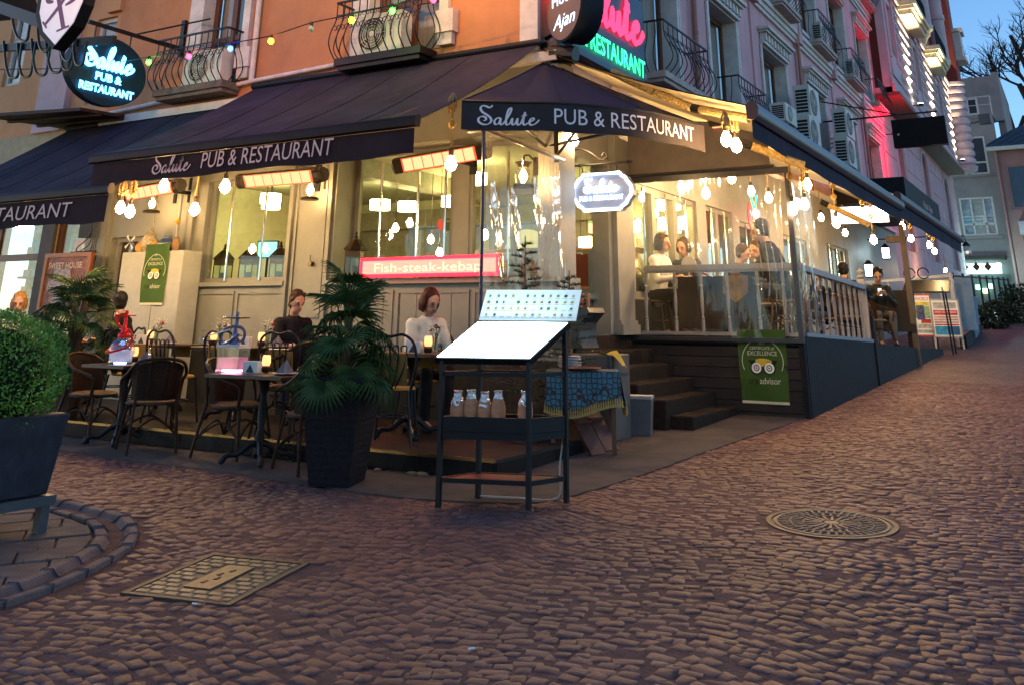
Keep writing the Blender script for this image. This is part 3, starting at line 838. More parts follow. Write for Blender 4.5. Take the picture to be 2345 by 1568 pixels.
cbp('conduit', MB().tube([(-9.95, 9.34, 4.70), (-9.95, 9.34, 9)], .04, 8), M_TRIM)
# balconies
def barmesh(h, belly):
    pr = [(0, 0), (.02, .02), (belly * .8, .12), (belly, .22), (belly * .72, .36), (belly * .2, .50), (0, .62), (0, h)]
    return MB().tube(smoothpath([(0, -o_, z) for o_, z in pr], 3), .009, 5).mesh('bar')
BAR = barmesh(.78, .13)
scr = MB()
for s_ in (-1, 1):
    scr.tube(smoothpath([(s_ * (.005 + .05 * math.cos(a_) * (1 - a_ / 9)) + s_ * .03, -.06, .40 + .05 * math.sin(a_) * (1 - a_ / 9)) for a_ in np.linspace(0, 5.5, 9)], 2), .006, 4)
    scr.tube(smoothpath([(s_ * (.035 + .035 * math.cos(a_) * (1 - a_ / 9)), -.02, .56 + .035 * math.sin(a_) * (1 - a_ / 9)) for a_ in np.linspace(0, 5.5, 9)], 2), .005, 4)
SCR = scr.mesh('scroll')
def balcony(x0, y0, z, length, depth, rz, nb=10, slabm=M_TRIM):
    """slab with bellied railing; local x runs along the wall, local -y away from it"""
    M = Matrix.Translation((x0, y0, z)) @ Matrix.Rotation(rz, 4, 'Z')
    def P(name, mb, m, par): mb.xf(M); return cbp(name, mb, m, par)
    s = P('balcony', MB().box(0, length, -depth, 0, -.10, 0).box(.04, length - .04, -depth + .04, 0, -.16, -.10), slabm, None)
    P('top_rail', MB().box(-.01, length + .01, -depth - .012, -depth + .018, .775, .80).box(-.012, .016, -depth + .018, 0, .775, .80).box(length - .016, length + .012, -depth + .018, 0, .775, .80), M_BLACK, s)
    P('middle_rail', MB().box(0, length, -depth - .005, -depth + .007, .60, .612), M_BLACK, s)
    base = CB_.o.matrix_basis.inverted() if False else Matrix.Translation(CB_.loc).inverted()
    for k in range(nb + 1):
        b_ = link('bar', BAR, M_BLACK, s); b_.matrix_local = base @ M @ Matrix.Translation((length * k / nb, -depth, 0))
        if k < nb:
            b_ = link('scroll', SCR, M_BLACK, s); b_.matrix_local = base @ M @ Matrix.Translation((length * (k + .5) / nb, -depth, 0))
    for k in range(1, 3):
        for e, rr in ((0, -PI / 2), (length, PI / 2)):
            b_ = link('bar', BAR, M_BLACK, s); b_.matrix_local = base @ M @ Matrix.Translation((e, -depth * (1 - k / 3), 0)) @ Matrix.Rotation(rr, 4, 'Z')
    return s
M_SLABO = mat('balcony_slab', (.13, .10, .09), .85, var=.3, scale=8)
balcony(-11.72, FY, 4.70, 1.50, .36, 0, 11, M_SLABO)
balcony(-8.12, FY, 4.72, 1.42, .36, 0, 11, M_BLACK)
M_SLABP = mat('balcony_slab_pale', (.44, .36, .33), .9, var=.25, scale=10, wear=((.22, .16, .14), 14, .62))
for a, b, z in ((12.6, 14.6, 4.98), (16.3, 18.1, 4.95), (20.3, 22.0, 8.50), (24.0, 26.0, 8.50), (28.2, 30.2, 8.50), (32.4, 34.4, 8.50), (32.6, 34.5, 12.35), (28.3, 30.2, 12.35)):
    balcony(RX, a, z, b - a, .40, PI / 2, 10, M_SLABP)

# ================================================================== NEIGHBOURS
M_LSTUC = mat('apricot_stucco', (.55, .27, .13), .9, var=.12, scale=1.2, bump=.2, bscale=80)
NB = Thing('neighbour_house', 'apricot stucco house beside the pub with a sweet shop on its ground floor', 'building', (-16, 9.4, .385))
def nbp(name, mb, m, parent=None, **k): return NB.part(name, mb, m, parent, world=True, **k)
SH = [(-15.7, -14.35, .45, 2.95), (-14.05, -12.95, 1.0, 3.3)]
nbp('front_wall', wall_holes(MB(), 'Y', FY + .02, .25, -20, -13.28, 0, 4.4, SH), mat('shop_wall', (.33, .28, .18), .8, var=.15))
UN = [(-16.5, -15.95, 5.4, 6.9), (-13.95, -13.42, 4.8, 6.3)]
nbp('upper_wall', wall_holes(MB(), 'Y', FY + .05, .25, -20, -13.28, 4.4, 12, UN), M_LSTUC)
for a, b, z0, z1 in UN:
    wd = nbp('window', MB().box(a, a + .07, FY + .12, FY + .18, z0, z1).box(b - .07, b, FY + .12, FY + .18, z0, z1).box(a + .07, b - .07, FY + .12, FY + .18, z1 - .07, z1).box(a + .07, b - .07, FY + .12, FY + .18, z0, z0 + .07).box(a + .07, b - .07, FY + .13, FY + .17, z0 + .85, z0 + .91), M_TRIM)
    nbp('pane', MB().box(a + .07, b - .07, FY + .145, FY + .15, z0 + .07, z1 - .07), M_GLASS, wd)
    nbp('curtain', MB().box(a, b, FY + .22, FY + .23, z0, z1), M_CURT, wd)
nbp('pilaster', MB().box(-15.15, -14.35, FY - .06, FY + .048, 4.4, 12), mat('lilac_stucco', (.50, .36, .38), .9, var=.08))
nbp('pilaster', MB().box(-13.6, -13.26, FY - .05, FY + .048, 6.35, 12), M_LSTUC)
sf = nbp('shop_window', frame_y(-15.7, -14.35, .45, 2.95, FY + .12, .09, .08).box(-15.61, -14.44, FY + .04, FY + .12, 2.3, 2.4), M_BROWN)
nbp('pane', MB().box(-15.61, -14.44, FY + .07, FY + .076, .5, 2.3), M_GLASS, sf)
nbp('pane', MB().box(-15.61, -14.44, FY + .07, FY + .076, 2.4, 2.86), M_GLASS, sf)
sf = nbp('shop_window', frame_y(-14.05, -12.95, 1.0, 3.3, FY + .12, .08, .08), M_BROWN)
nbp('pane', MB().box(-13.97, -13.03, FY + .07, FY + .076, 1.08, 3.22), M_GLASS, sf)
nbp('shop_pier', MB().box(-14.37, -14.05, FY - .04, FY + .015, .385, 3.2), mat('dark_stone', (.07, .06, .055), .7))
# shop interior
nbp('shop_back_wall', MB().box(-19, -13.3, 12.2, 12.3, .4, 3.6), mat('yellow_stone_wall', (.62, .50, .22), .85, var=.3, scale=7))
nbp('shop_ceiling', MB().box(-19, -13.3, 9.7, 12.3, 3.6, 3.7), M_CREAM)
nbp('shop_floor', MB().box(-19, -13.3, 9.7, 12.2, .3, .42), M_DARKG)
for k in range(5):
    sh = nbp('shop_shelf', MB().box(-18.6, -15.0, 11.75, 12.15, .9 + k * .42, .94 + k * .42), M_BROWN)
    for j in range(14):
        x = -18.5 + j * .25 + rnd.uniform(-.03, .03); h = rnd.uniform(.12, .3)
        nbp('box', MB().box(x, x + .19, 11.8, 12.05, .942 + k * .42, .94 + k * .42 + h), mat('pack%d' % (j % 4), [(.6, .5, .3), (.25, .45, .5), (.55, .2, .12), (.7, .66, .55)][j % 4], .5, var=.05), sh)
T = Thing('ceiling_lamp', 'bright white shop ceiling lamp seen through the sweet shop window', 'lamp', (-15.6, 10.9, 3.45))
T.part('lamp_shade', MB().lathe([(.16, -.10), (.18, 0), (.10, .06), (.02, .1), (.02, .15)], n=16), emis('shop_white', (1, .80, .45), 45))
T.part('cord', MB().cyl((0, 0, .1), (0, 0, .25), .01, 6), M_BLACK)

# ---- second building on the climbing street
M_PALE = mat('pale_lilac_stucco', (.52, .40, .43), .85, var=.10, scale=1.5, bump=.15, bscale=60)
M_ROSE = mat('rose_stucco', (.55, .34, .36), .85, var=.12, scale=1.5, bump=.15, bscale=60)
HB = Thing('ribbed_facade_hotel', 'pale pink hotel with floodlit ribbed oriel and rounded corner, farther up the street', 'building', (-6, 45, 1.4))
def hbp(name, mb, m, parent=None, **k): return HB.part(name, mb, m, parent, world=True, **k)
ARCH = [(37.5, 39.2), (44.3, 46.2), (52.0, 53.9)]
hbp('ground_wall', wall_holes(MB(), 'X', RX, .3, 34.6, 57.5, .5, 9.25, [(a, b, 4.0, 8.7) for a, b in ARCH]), M_ROSE)
for a, b in ARCH:
    c = (a + b) / 2; r = (b - a) / 2
    sp = [(b - .001, 8.71), (a + .001, 8.71)] + [(c - r * math.cos(PI * k / 12), 8.71 - r + r * math.sin(PI * k / 12)) for k in range(13)]
    wd = hbp('window', MB().box(RX - .24, RX - .18, a, a + .12, 4, 8.7).box(RX - .24, RX - .18, b - .12, b, 4, 8.7).box(RX - .24, RX - .18, c - .05, c + .05, 4, 8.7)
             .box(RX - .24, RX - .18, a + .12, b - .12, 5.4, 5.5).box(RX - .24, RX - .18, a + .12, b - .12, 6.8, 6.9), M_BROWN)
    hbp('pane', MB().box(RX - .215, RX - .21, a + .1, b - .1, 4.0, 8.6), M_GLASS, wd)
    hbp('arch_spandrel', MB().prism(sp, (RX - .15, 0, 0), (0, 1, 0), (0, 0, 1), (1, 0, 0), .16), M_ROSE, wd)
    arc = [(RX + .0, c - (r + .08) * math.cos(PI * k / 12), 8.7 - r + (r + .08) * math.sin(PI * k / 12)) for k in range(13)]
    hbp('arch_moulding', MB().tube([(RX, a - .08, 4)] + arc + [(RX, b + .08, 4)], .09, 6), M_PALE, wd)
    hbp('curtain', MB().box(RX - .35, RX - .34, a, b, 4, 8.7), mat('rose_curtain', (.45, .2, .16), .9, var=.2), wd)
gm = MB()
for z in (4.2, 5.2, 6.2, 7.2, 8.2):
    ys_ = [34.6] + [v for a, b in ARCH for v in (a - .2, b + .2)] + [57.4]
    for k in range(0, len(ys_), 2): gm.box(RX, RX + .02, ys_[k], ys_[k + 1], z + .04, z + .96)
hbp('rusticated_band', gm, M_ROSE)
BX = -4.6
WB = [(34.9, 36.3), (41.4, 42.9), (49.2, 50.6)]
bay = hbp('oriel', wall_holes(MB(), 'X', BX, .3, 34.3, 55.2, 9.2, 13.85, [(a, b, 10.9, 12.9) for a, b in WB]).box(RX, BX - .001, 34.3, 55.2, 9.2, 9.4), M_PALE)
hbp('oriel_soffit', MB().box(RX, BX + .22, 34.28, 55.3, 9.05, 9.199), mat('brown_soffit', (.16, .07, .05), .7))
hbp('oriel_ledge', MB().box(BX, BX + .10, 34.25, 55.2, 9.22, 9.5).box(BX, BX + .05, 34.25, 55.2, 9.5, 9.75), M_PALE, bay)
hbp('oriel_cornice', MB().box(BX, BX + .12, 34.25, 55.2, 13.55, 13.75).box(BX - .3, BX + .2, 34.25, 55.2, 13.86, 14.0), M_PALE, bay)
for a, b in WB:
    wd = hbp('window', MB().box(BX - .18, BX - .1, a, a + .1, 10.9, 12.9).box(BX - .18, BX - .1, b - .1, b, 10.9, 12.9).box(BX - .18, BX - .1, a + .1, b - .1, 12.8, 12.9).box(BX - .18, BX - .1, a + .1, b - .1, 10.9, 11.0)
             .box(BX - .18, BX - .1, (a + b) / 2 - .05, (a + b) / 2 + .05, 11, 12.8), M_TRIM)
    hbp('pane', MB().box(BX - .145, BX - .14, a + .1, b - .1, 11.0, 12.8), M_GLASS, wd)
    hbp('curtain', MB().box(BX - .25, BX - .24, a, b, 10.9, 12.9), mat('grey_blind', (.2, .2, .24), .8), wd)
    hbp('window_surround', MB().box(BX, BX + .06, a - .25, a - .02, 10.6, 13.2).box(BX, BX + .06, b + .02, b + .25, 10.6, 13.2).box(BX, BX + .08, a - .25, b + .25, 13.2, 13.4).box(BX, BX + .05, a - .25, b + .25, 9.9, 10.55), M_PALE, wd)
# ribs
for y0, y1 in ((36.75, 41.0), (43.3, 48.8), (51.0, 54.6)):
    for k in range(9):
        z = 9.75 + k * .42
        r = MB().add([(BX, y0, z), (BX, y1, z), (BX + .09, y1, z + .08), (BX + .09, y0, z + .08), (BX, y0, z + .36), (BX, y1, z + .36)], [(0, 1, 2, 3), (3, 2, 5, 4), (0, 3, 4), (1, 5, 2)])
        hbp('rib', r, M_PALE, bay)
# rounded corner of stacked rings
pr = []
for k in range(10):
    z = 9.55 + k * .43
    pr += [(.50, z), (.60, z + .08), (.62, z + .2), (.60, z + .32), (.50, z + .42)]
hbp('ringed_corner', MB().lathe([(.1, 9.1), (.62, 9.25), (.66, 9.5)] + pr + [(.66, 13.95), (.66, 14.1), (0, 14.1)], (-4.35, 55.6, 0), n=24), M_PALE, smooth=True)
# floors above
hbp('upper_wall', MB().box(-9, RX + .2, 34.6, 55, 14.0, 24), mat('red_stucco', (.27, .05, .04), .85, var=.1))
hbp('red_gable', MB().box(-9, -3.98, 55.2, 57.5, 14.15, 26), mat('red_stucco', (.27, .05, .04), .85, var=.1))
hbp('gable_cornice', MB().box(-3.98, -3.45, 56.0, 57.4, 15.5, 15.7).box(-3.98, -3.6, 56.1, 57.3, 15.7, 17.2).box(-3.98, -3.45, 56.0, 57.4, 17.2, 17.4), M_TRIM)
M_ORB = mat('oriel_cream', (.62, .56, .40), .8, var=.1)
for y in (37.2, 44.4, 51.2):
    hbp('corbel', MB().lathe([(.02, 12.9), (.14, 13.1), (.16, 13.2), (.30, 13.35), (.32, 13.5), (.45, 13.62), (.47, 13.8)], (-4.35, y, .55), n=16), M_ORB, smooth=True)
    hbp('column', MB().lathe([(.42, 14.3), (.42, 16.5), (.47, 16.55), (.47, 16.8), (.42, 16.85), (.42, 22)], (-4.35, y, 0), n=14), M_PALE, smooth=True)
for y0, y1 in ((38.2, 42.2), (45.6, 49.6)):
    bl = hbp('box_balcony', MB().box(-5, -3.95, y0, y1, 13.4, 13.55).box(-5, -3.85, y0 - .05, y1 + .05, 13.55, 13.75).box(-5, -4.05, y0 + .1, y1 - .1, 13.2, 13.4), M_ORB)
    hbp('railing', MB().box(-3.97, -3.93, y0, y1, 14.6, 14.68).box(-3.97, -3.93, y0, y1, 13.76, 13.8), M_BLACK, bl)
    for k in range(10): hbp('bar', MB().cyl((-3.95, y0 + (y1 - y0) * k / 9, 13.76), (-3.95, y0 + (y1 - y0) * k / 9, 14.62), .025, 5), M_BLACK, bl)
    wd = hbp('window', MB().box(-4.95, -4.9, y0 + .5, y1 - .5, 14.0, 17), M_PALE)
    hbp('pane', MB().box(-4.9, -4.89, y0 + .7, y1 - .7, 14.1, 16.8), mat('dark_pane', (.05, .06, .08), .1), wd)
# floodlights under the ribs
for y in (38.9, 46.0, 53.9):
    T = Thing('floodlight', 'small floodlight washing the ribs of the pale hotel, %s' % {38.9: 'nearest of three', 46.0: 'middle of three', 53.9: 'at the rounded corner'}[y], 'lamp', (BX + .34, y, 9.62), 0, 'floodlights on the ribbed hotel')
    T.part('housing', MB().box(-.1, .1, -.12, .12, -.06, .02).box(-.34, -.1, -.02, .02, -.04, -.01), M_BLACK)
    T.part('lens', MB().box(-.09, .09, -.11, .11, .021, .03), emis('flood_lens', (1, .86, .55), 30))
    ld = bpy.data.lights.new('floodlight_beam', 'SPOT'); ld.energy = 1700; ld.color = (1, .84, .5); ld.spot_size = R_(56); ld.spot_blend = .7; ld.shadow_soft_size = .08
    lo = bpy.data.objects.new('floodlight_beam', ld); COL.objects.link(lo); lo.parent = T.o; lo.location = (.0, 0, .06)
    lo.rotation_euler = Vector((.13, 0, -1)).to_track_quat('Z', 'Y').to_euler()

# ---- houses closing the street
M_GREY = mat('grey_render', (.27, .24, .24), .9, var=.15, scale=.8, bump=.15, bscale=30, wear=((.25, .22, .21), 1.2, .62))
GH = Thing('grey_house', 'grey rendered house with white framed windows closing the top of the street', 'building', (-4, 62, 2))
def ghp(name, mb, m, parent=None, **k): return GH.part(name, mb, m, parent, world=True, **k)
HG = [(-5.9, -4.75, 9.95, 12.2), (-4.6, -3.55, 9.95, 12.2), (-5.45, -3.62, 6.4, 8.6)]
ghp('wall', wall_holes(MB(), 'Y', 62, .4, -8, -2.9, 5.2, 13.5, HG).box(-8, -2.9, 62.2, 62.4, 1.5, 5.2), M_GREY)
ghp('upper_wall', wall_holes(MB(), 'Y', 64, .4, -8, -2.35, 13.4, 16.3, [(-4.9, -3.7, 13.9, 15.0)]), M_GREY)
ghp('side_wall', MB().box(-2.75, -2.35, 64.4, 75, 8, 16.6), M_GREY)
ghp('terrace_slab', MB().box(-8, -2.85, 61.95, 64, 13.3, 13.45), M_GREY)
wd = ghp('window', frame_y(-4.9, -3.7, 13.9, 15.0, 64.1, .12, .1).box(-4.35, -4.25, 64.0, 64.1, 14.0, 14.9), M_TRIM)
ghp('pane', MB().box(-4.8, -3.8, 64.05, 64.06, 14.0, 14.9), mat('dark_pane', (.05, .06, .08), .1), wd)
rl = ghp('roof_railing', MB().cyl((-6, 62.05, 14.6), (-2.9, 62.05, 14.6), .04, 6).cyl((-6, 62.05, 14.1), (-2.9, 62.05, 14.1), .025, 6).cyl((-2.9, 62.05, 14.6), (-2.9, 64.5, 14.6), .04, 6), M_TRIM)
for k in range(5): ghp('post', MB().cyl((-6 + k * .775, 62.05, 13.45), (-6 + k * .775, 62.05, 14.6), .03, 6), M_TRIM, rl)
for a, b, z0, z1 in HG[:2]:
    wd = ghp('window', frame_y(a, b, z0, z1, 62.1, .1, .08).box(a + .1, b - .1, 62.03, 62.09, 10.6, 10.7), M_TRIM)
    ghp('pane', MB().box(a + .1, b - .1, 62.05, 62.06, z0 + .1, z1 - .1), mat('dark_pane', (.05, .06, .08), .1), wd)
ghp('window_sill', MB().box(-6, -3.4, 61.9, 62.0, 9.8, 9.94), M_GREY)
wd = ghp('poster_window', frame_y(-5.45, -3.62, 6.4, 8.6, 62.1, .1, .1).box(-4.88, -4.78, 62.0, 62.1, 6.5, 8.5).box(-4.2, -4.1, 62.0, 62.1, 6.5, 8.5).box(-5.35, -3.72, 62.0, 62.1, 7.0, 7.1), M_TRIM)
pc = [(.14, .20, .26), (.28, .27, .24), (.20, .22, .30), (.10, .16, .24), (.30, .26, .22), (.26, .14, .14)]
for i, (a, b) in enumerate(((-5.35, -4.88), (-4.78, -4.2), (-4.1, -3.72))):
    ghp('tour_poster', MB().box(a, b, 62.08, 62.09, 7.1, 8.5), mat('poster_scene%d' % i, pc[i], .5, var=.5, scale=3, col2=(.42, .44, .46)), wd)
    ghp('poster_band', MB().box(a, b, 62.07, 62.079, 7.12, 7.55), mat('poster_band%d' % i, [(.35, .55, .65), (.6, .6, .6), (.4, .42, .5)][i], .5), wd)
    ghp('tour_poster', MB().box(a, b, 62.08, 62.09, 6.5, 7.0), mat('poster_low%d' % i, pc[3 + i], .5, var=.5, scale=4, col2=(.36, .38, .40)), wd)
    t = MB()
    for j, wrd in enumerate((['CAPPADOCIA', 'EPHESUS', 'PAMUKKALE'][i], 'TOUR')):
        tt = text2d(wrd, .12 if j == 0 else .16, .02); sc_w = min(1, (b - a - .06) / textw(tt)); put(t, shift2(([(x * sc_w, y) for x, y in tt[0]], tt[1]), 0, 0), on_plane((a + .03, 62.066, 7.36 - j * .19), (1, 0, 0), (0, 0, 1)))
    ghp('lettering', t, mat('poster_ink', (.03, .04, .06), .6), wd)
ghp('window_sill', MB().box(-5.6, -3.4, 61.85, 62.0, 6.2, 6.39), M_GREY)
# lit shop below
ghp('shop_sign', MB().box(-7, -3.75, 61.8, 61.95, 4.25, 4.8), emis('shop_panel', (.55, .95, .95), 2.2))
ghp('shop_canopy', MB().box(-7.5, -3.4, 60.8, 62.0, 5.0, 5.2), M_DARKG)
ghp('shop_interior', MB().box(-7, -3.4, 62.1, 62.15, 2.0, 4.2), mat('shop_dim', (.10, .12, .12), .8))
for k, x in enumerate((-5.6, -5.0, -4.4)):
    T = Thing('hanging_lantern', 'small dark ornate lantern under the lit shop sign up the street, %s' % ('nearest the pink hotel', 'middle of three', 'beside the bright lamp')[k], 'lantern', (x, 61.4, 4.62), 0, 'lanterns of the far shop')
    T.part('body', MB().lathe([(.01, -.26), (.06, -.2), (.18, -.06), (.19, .02), (.08, .13), (.1, .18), (.02, .22)], n=12), mat('lantern_red', (.10, .02, .015), .4), smooth=True)
    T.part('chain', MB().cyl((0, 0, .2), (0, 0, .4), .012, 5), M_BLACK)
for k, (x, z, c) in enumerate(((-5.1, 3.5, (.3, 1, .75)), (-4.5, 3.55, (.5, 1, .95)), (-4.75, 3.3, (.8, 1, .5)))):
    ghp('lit_pane', MB().box(x - .14, x + .14, 61.9, 61.95, z - .13, z + .13), emis('shop_pane%d' % k, c, 3))
T = Thing('shop_lamp', 'dazzling cyan-white lamp beside the far shop sign', 'lamp', (-3.62, 58.0, 4.48))
T.part('bulb', MB().ball((0, 0, 0), .13, 12, 8), emis('cyan_white', (.5, 1, .97), 260))
T.part('arm', MB().cyl((0, .1, .1), (-.3, 4, .3), .03, 6), M_BLACK)
SHO = Thing('salmon_house', 'salmon house with blue metal roof and roller shutter at the top of the street', 'building', (-1, 60, 2))
def shp(name, mb, m, parent=None, **k): return SHO.part(name, mb, m, parent, world=True, **k)
M_SALM = mat('salmon_render', (.30, .16, .15), .9, var=.14, scale=.9, wear=((.28, .18, .17), 1.5, .64))
shp('wall', wall_holes(MB(), 'Y', 60, .4, -3.05, 8, 1.5, 11.1, [(-2.6, 1.5, 7.6, 10.1), (-2.3, 2, 1.6, 6.1)]), M_SALM)
shp('roof', MB().add([(-3.4, 59.6, 11.1), (8, 59.6, 11.1), (8, 64, 12.9), (-1.6, 64, 12.9), (-3.4, 59.6, 11.22), (8, 59.6, 11.22), (8, 64, 13.0), (-1.6, 64, 13.0)], [(0, 1, 2, 3), (4, 5, 6, 7), (0, 1, 5, 4), (0, 3, 7, 4)]), mat('blue_metal_roof', (.04, .06, .08), .6, metal=.2))
for k in range(12): shp('roof_seam', MB().bar((-3.3 + k * .5, 59.6, 11.27), (-2.0 + k * .5, 62.8, 12.55), .06, .06), mat('blue_metal_roof', (.04, .06, .08), .6, metal=.2))
shp('gutter', MB().cyl((-3.4, 59.55, 11.0), (8, 59.55, 11.0), .12, 8), M_TRIM)
shp('downpipe', MB().cyl((-2.95, 59.9, 2), (-2.95, 59.9, 11), .07, 8), M_SALM)
wd = shp('window', frame_y(-2.6, 1.5, 7.6, 10.1, 60.15, .12, .1), M_SALM)
shp('pane', MB().box(-2.5, 1.4, 60.1, 60.11, 7.7, 10.0), mat('blue_dark_pane', (.03, .05, .09), .12), wd)
shp('shutter', MB().box(-2.3, 2, 60.1, 60.15, 1.6, 6.1), mat('violet_shutter', (.12, .09, .14), .6))
for k in range(18): shp('shutter_slat', MB().box(-2.28, 2, 60.06, 60.099, 1.7 + k * .24, 1.7 + k * .24 + .2), mat('violet_shutter', (.12, .09, .14), .6))
shp('awning_box', MB().box(-2.4, 2, 59.6, 60, 6.2, 6.9), mat('pale_box', (.5, .42, .46), .7))
shp('security_camera', MB().cyl((-2.15, 59.7, 5.75), (-2.0, 59.3, 5.6), .06, 8), M_TRIM)
single('street_light', MB().box(-3.35, -2.75, 56.2, 56.8, 11.9, 12.4).bar((-3.05, 56.5, 12.1), (-4.3, 57, 12.0), .08), mat('grey_metal', (.10, .10, .11), .5), 'unlit boxy grey street light on the wall of the grey house', 'street light')
# shrubs and iron fence by the far houses
def blob_leaves(mb, c, r, n, ls, squash=1.0, seed=0):
    rr = random.Random(seed)
    for _ in range(n):
        d = Vector((rr.gauss(0, 1), rr.gauss(0, 1), rr.gauss(0, 1))).normalized() * (r * rr.uniform(.45, 1.0) ** .6)
        p = Vector(c) + Vector((d.x, d.y, d.z * squash))
        a = Vector((rr.gauss(0, 1), rr.gauss(0, 1), rr.gauss(0, 1))).normalized() * ls; b = a.orthogonal().normalized() * ls * .55
        b = Matrix.Rotation(rr.uniform(0, 6.28), 3, a) @ b
        mb.add([p - a, p + b * .9, p + a, p - b * .9], [(0, 1, 2, 3)])
    return mb
M_LEAFD = mat('dark_leaf', (.03, .045, .02), .6, var=.4, scale=3)
for k, (x, y, r) in enumerate(((-2.6, 52, 1.0), (-2.3, 46, .8), (-1.6, 57, 1.2), (-2.9, 40, .6))):
    T = Thing('shrub', ('dark shrub at the far kerb below the lit shop', 'dark low shrub on the verge of the climbing street', 'dark shrub in front of the roller shutter', 'small dark shrub next to the blue picket rail')[k], 'shrub', (x, y, gz(y)), 0, 'shrubs along the far street')
    T.part('foliage', blob_leaves(MB(), (0, 0, r * .7), r, 700, .09, 1.0, k), M_LEAFD)
    T.part('stem', MB().tube([(0, 0, -.1), (.05, 0, r * .4), (-.04, .03, r * .9)], [.05, .04, .02], 6), M_BROWN)
T = Thing('iron_fence', 'dark iron fence climbing beside the far shop', 'fence', (-3, 44, 1.4))
mb = MB()
for a in range(9):
    y = 34 + a * 2.6; x = -3.5 + a * .05
    T.part('post', MB().cyl((x, y, gz(y) - .05), (x, y, gz(y) + 1.9), .04, 6), M_BLACK, world=True)
T.part('top_rail', MB().cyl((-3.5, 34, gz(34) + 1.8), (-3.1, 54.8, gz(54.8) + 1.8), .03, 6), M_BLACK, world=True)
T.part('lower_rail', MB().cyl((-3.5, 34, gz(34) + .4), (-3.1, 54.8, gz(54.8) + .4), .025, 6), M_BLACK, world=True)

# bare trees behind the houses
M_BARK = mat('bare_bark', (.035, .03, .03), .9)
def bare_tree(name, label, base, h, spread, seed, lean=0.0):
    rr = random.Random(seed)
    T = Thing(name, label, 'tree', base, 0, 'bare trees behind the houses')
    tr, cr = MB(), MB()
    def grow(mb, p, d, ln, r, lv):
        n = 4; pts = [p]; q = p.copy(); dd = d.copy()
        for i in range(n):
            dd = (dd + Vector((rr.gauss(0, .13), rr.gauss(0, .13), rr.gauss(0, .08) + .06))).normalized(); q = q + dd * (ln / n); pts.append(q.copy())
        mb.tube(pts, [r * (1 - .5 * i / n) for i in range(n + 1)], 6 if lv < 2 else 3, cap=False)
        if lv >= 5: return
        nb = (2, 3, 4, 5, 4)[lv]
        for k in range(nb):
            t = rr.uniform(.35, 1.0) if lv else rr.uniform(.8, 1)
            i = min(n, max(1, int(t * n))); ax = Vector((rr.gauss(0, 1), rr.gauss(0, 1), rr.gauss(0, .5) + .2)).normalized()
            nd = (dd * (.75 if lv else .9) + ax * (.75 * spread)).normalized()
            grow(tr if lv < 1 else cr, pts[i], nd, ln * rr.uniform(.5, .72), r * (.55 if lv else .62), lv + 1)
    grow(tr, Vector((0, 0, 0)), Vector((lean, 0, 1)).normalized(), h * .5, h * .02, 0)
    T.part('trunk', tr, M_BARK, smooth=True); T.part('crown', cr, M_BARK)
bare_tree('bare_tree', 'tall bare tree with fine twigs behind the grey house', (-3.3, 76, 8.5), 16, .95, 3)
bare_tree('bare_tree', 'bare tree reaching in from the right edge above the salmon house', (.3, 74, 8.5), 19, 1.0, 11)

# ================================================================== DECK, STEPS
M_DECK = mat('deck_paint', (.032, .027, .026), .6, var=.2, scale=4, stretch=(1, 1, 6), bump=.1, bscale=60)
M_DECKB = mat('deck_paint_blue', (.011, .0115, .0145), .6, var=.2, scale=4, stretch=(6, 6, .4), bump=.1, bscale=60)
M_RAIL = mat('rail_paint', (.27, .265, .28), .5, var=.1, scale=6)
DZ, DX, DY = 1.28, -2.96, 11.9
dk = Thing('deck', 'raised timber deck with grey boarded sides along the pub', 'deck', (-4, 14, gz(11.9)))
def dkp(name, mb, m, parent=None, **k): return dk.part(name, mb, m, parent, world=True, **k)
def dslope(y): return DZ - .028 * max(0, y - DY)
dkp('floor', MB().add([(RX + .0, DY, DZ), (DX, DY, DZ), (DX, 16.3, dslope(16.3)), (RX, 16.3, dslope(16.3)), (RX, DY, DZ - .1), (DX, DY, DZ - .1), (DX, 16.3, dslope(16.3) - .1), (RX, 16.3, dslope(16.3) - .1)],
    [(0, 1, 2, 3), (4, 7, 6, 5), (0, 4, 5, 1), (1, 5, 6, 2), (2, 6, 7, 3), (3, 7, 4, 0)]), M_DECK)
z = DZ - .112
k = 0
while z > .30:
    dkp('plank', MB().box(RX + .02, DX - .004, DY - .03, DY, z - .118, z - .004), M_DECK); z -= .122
dkp('corner_post', MB().box(DX - .05, DX + .018, DY - .045, DY + .03, .3, DZ), M_DECKB)
y = DY + .03
while y < 16.2:
    dkp('plank', MB().add([(DX, y, gz(y) - .06), (DX + .025, y, gz(y) - .06), (DX + .025, y + .112, gz(y) - .06), (DX, y + .112, gz(y) - .06), (DX, y, dslope(y)), (DX + .025, y, dslope(y)), (DX + .025, y + .112, dslope(y)), (DX, y + .112, dslope(y))],
        [(4, 5, 6, 7), (0, 1, 5, 4), (1, 2, 6, 5), (2, 3, 7, 6), (3, 0, 4, 7)]), M_DECKB); y += .118
dkp('end_post', MB().box(DX - .06, DX + .05, 16.2, 16.32, .4, 1.55).lathe([(.05, 1.55), (.07, 1.58), (.03, 1.62), (.06, 1.68), (.03, 1.74), (0, 1.75)], (DX, 16.26, .25), n=10), M_DECKB)
# lower deck farther up
low = lambda yy: 1.13 - .027 * (yy - 16.3)
dkp('lower_floor', MB().add([(RX, 16.32, low(16.3)), (DX, 16.32, low(16.3)), (DX, 24.5, low(24.5)), (RX, 24.5, low(24.5))], [(0, 1, 2, 3)]), M_DECK)
y = 16.34
while y < 24.4:
    dkp('plank', MB().box(DX, DX + .025, y, y + .20, gz(y) - .06, low(y + .1)), M_DECKB); y += .208
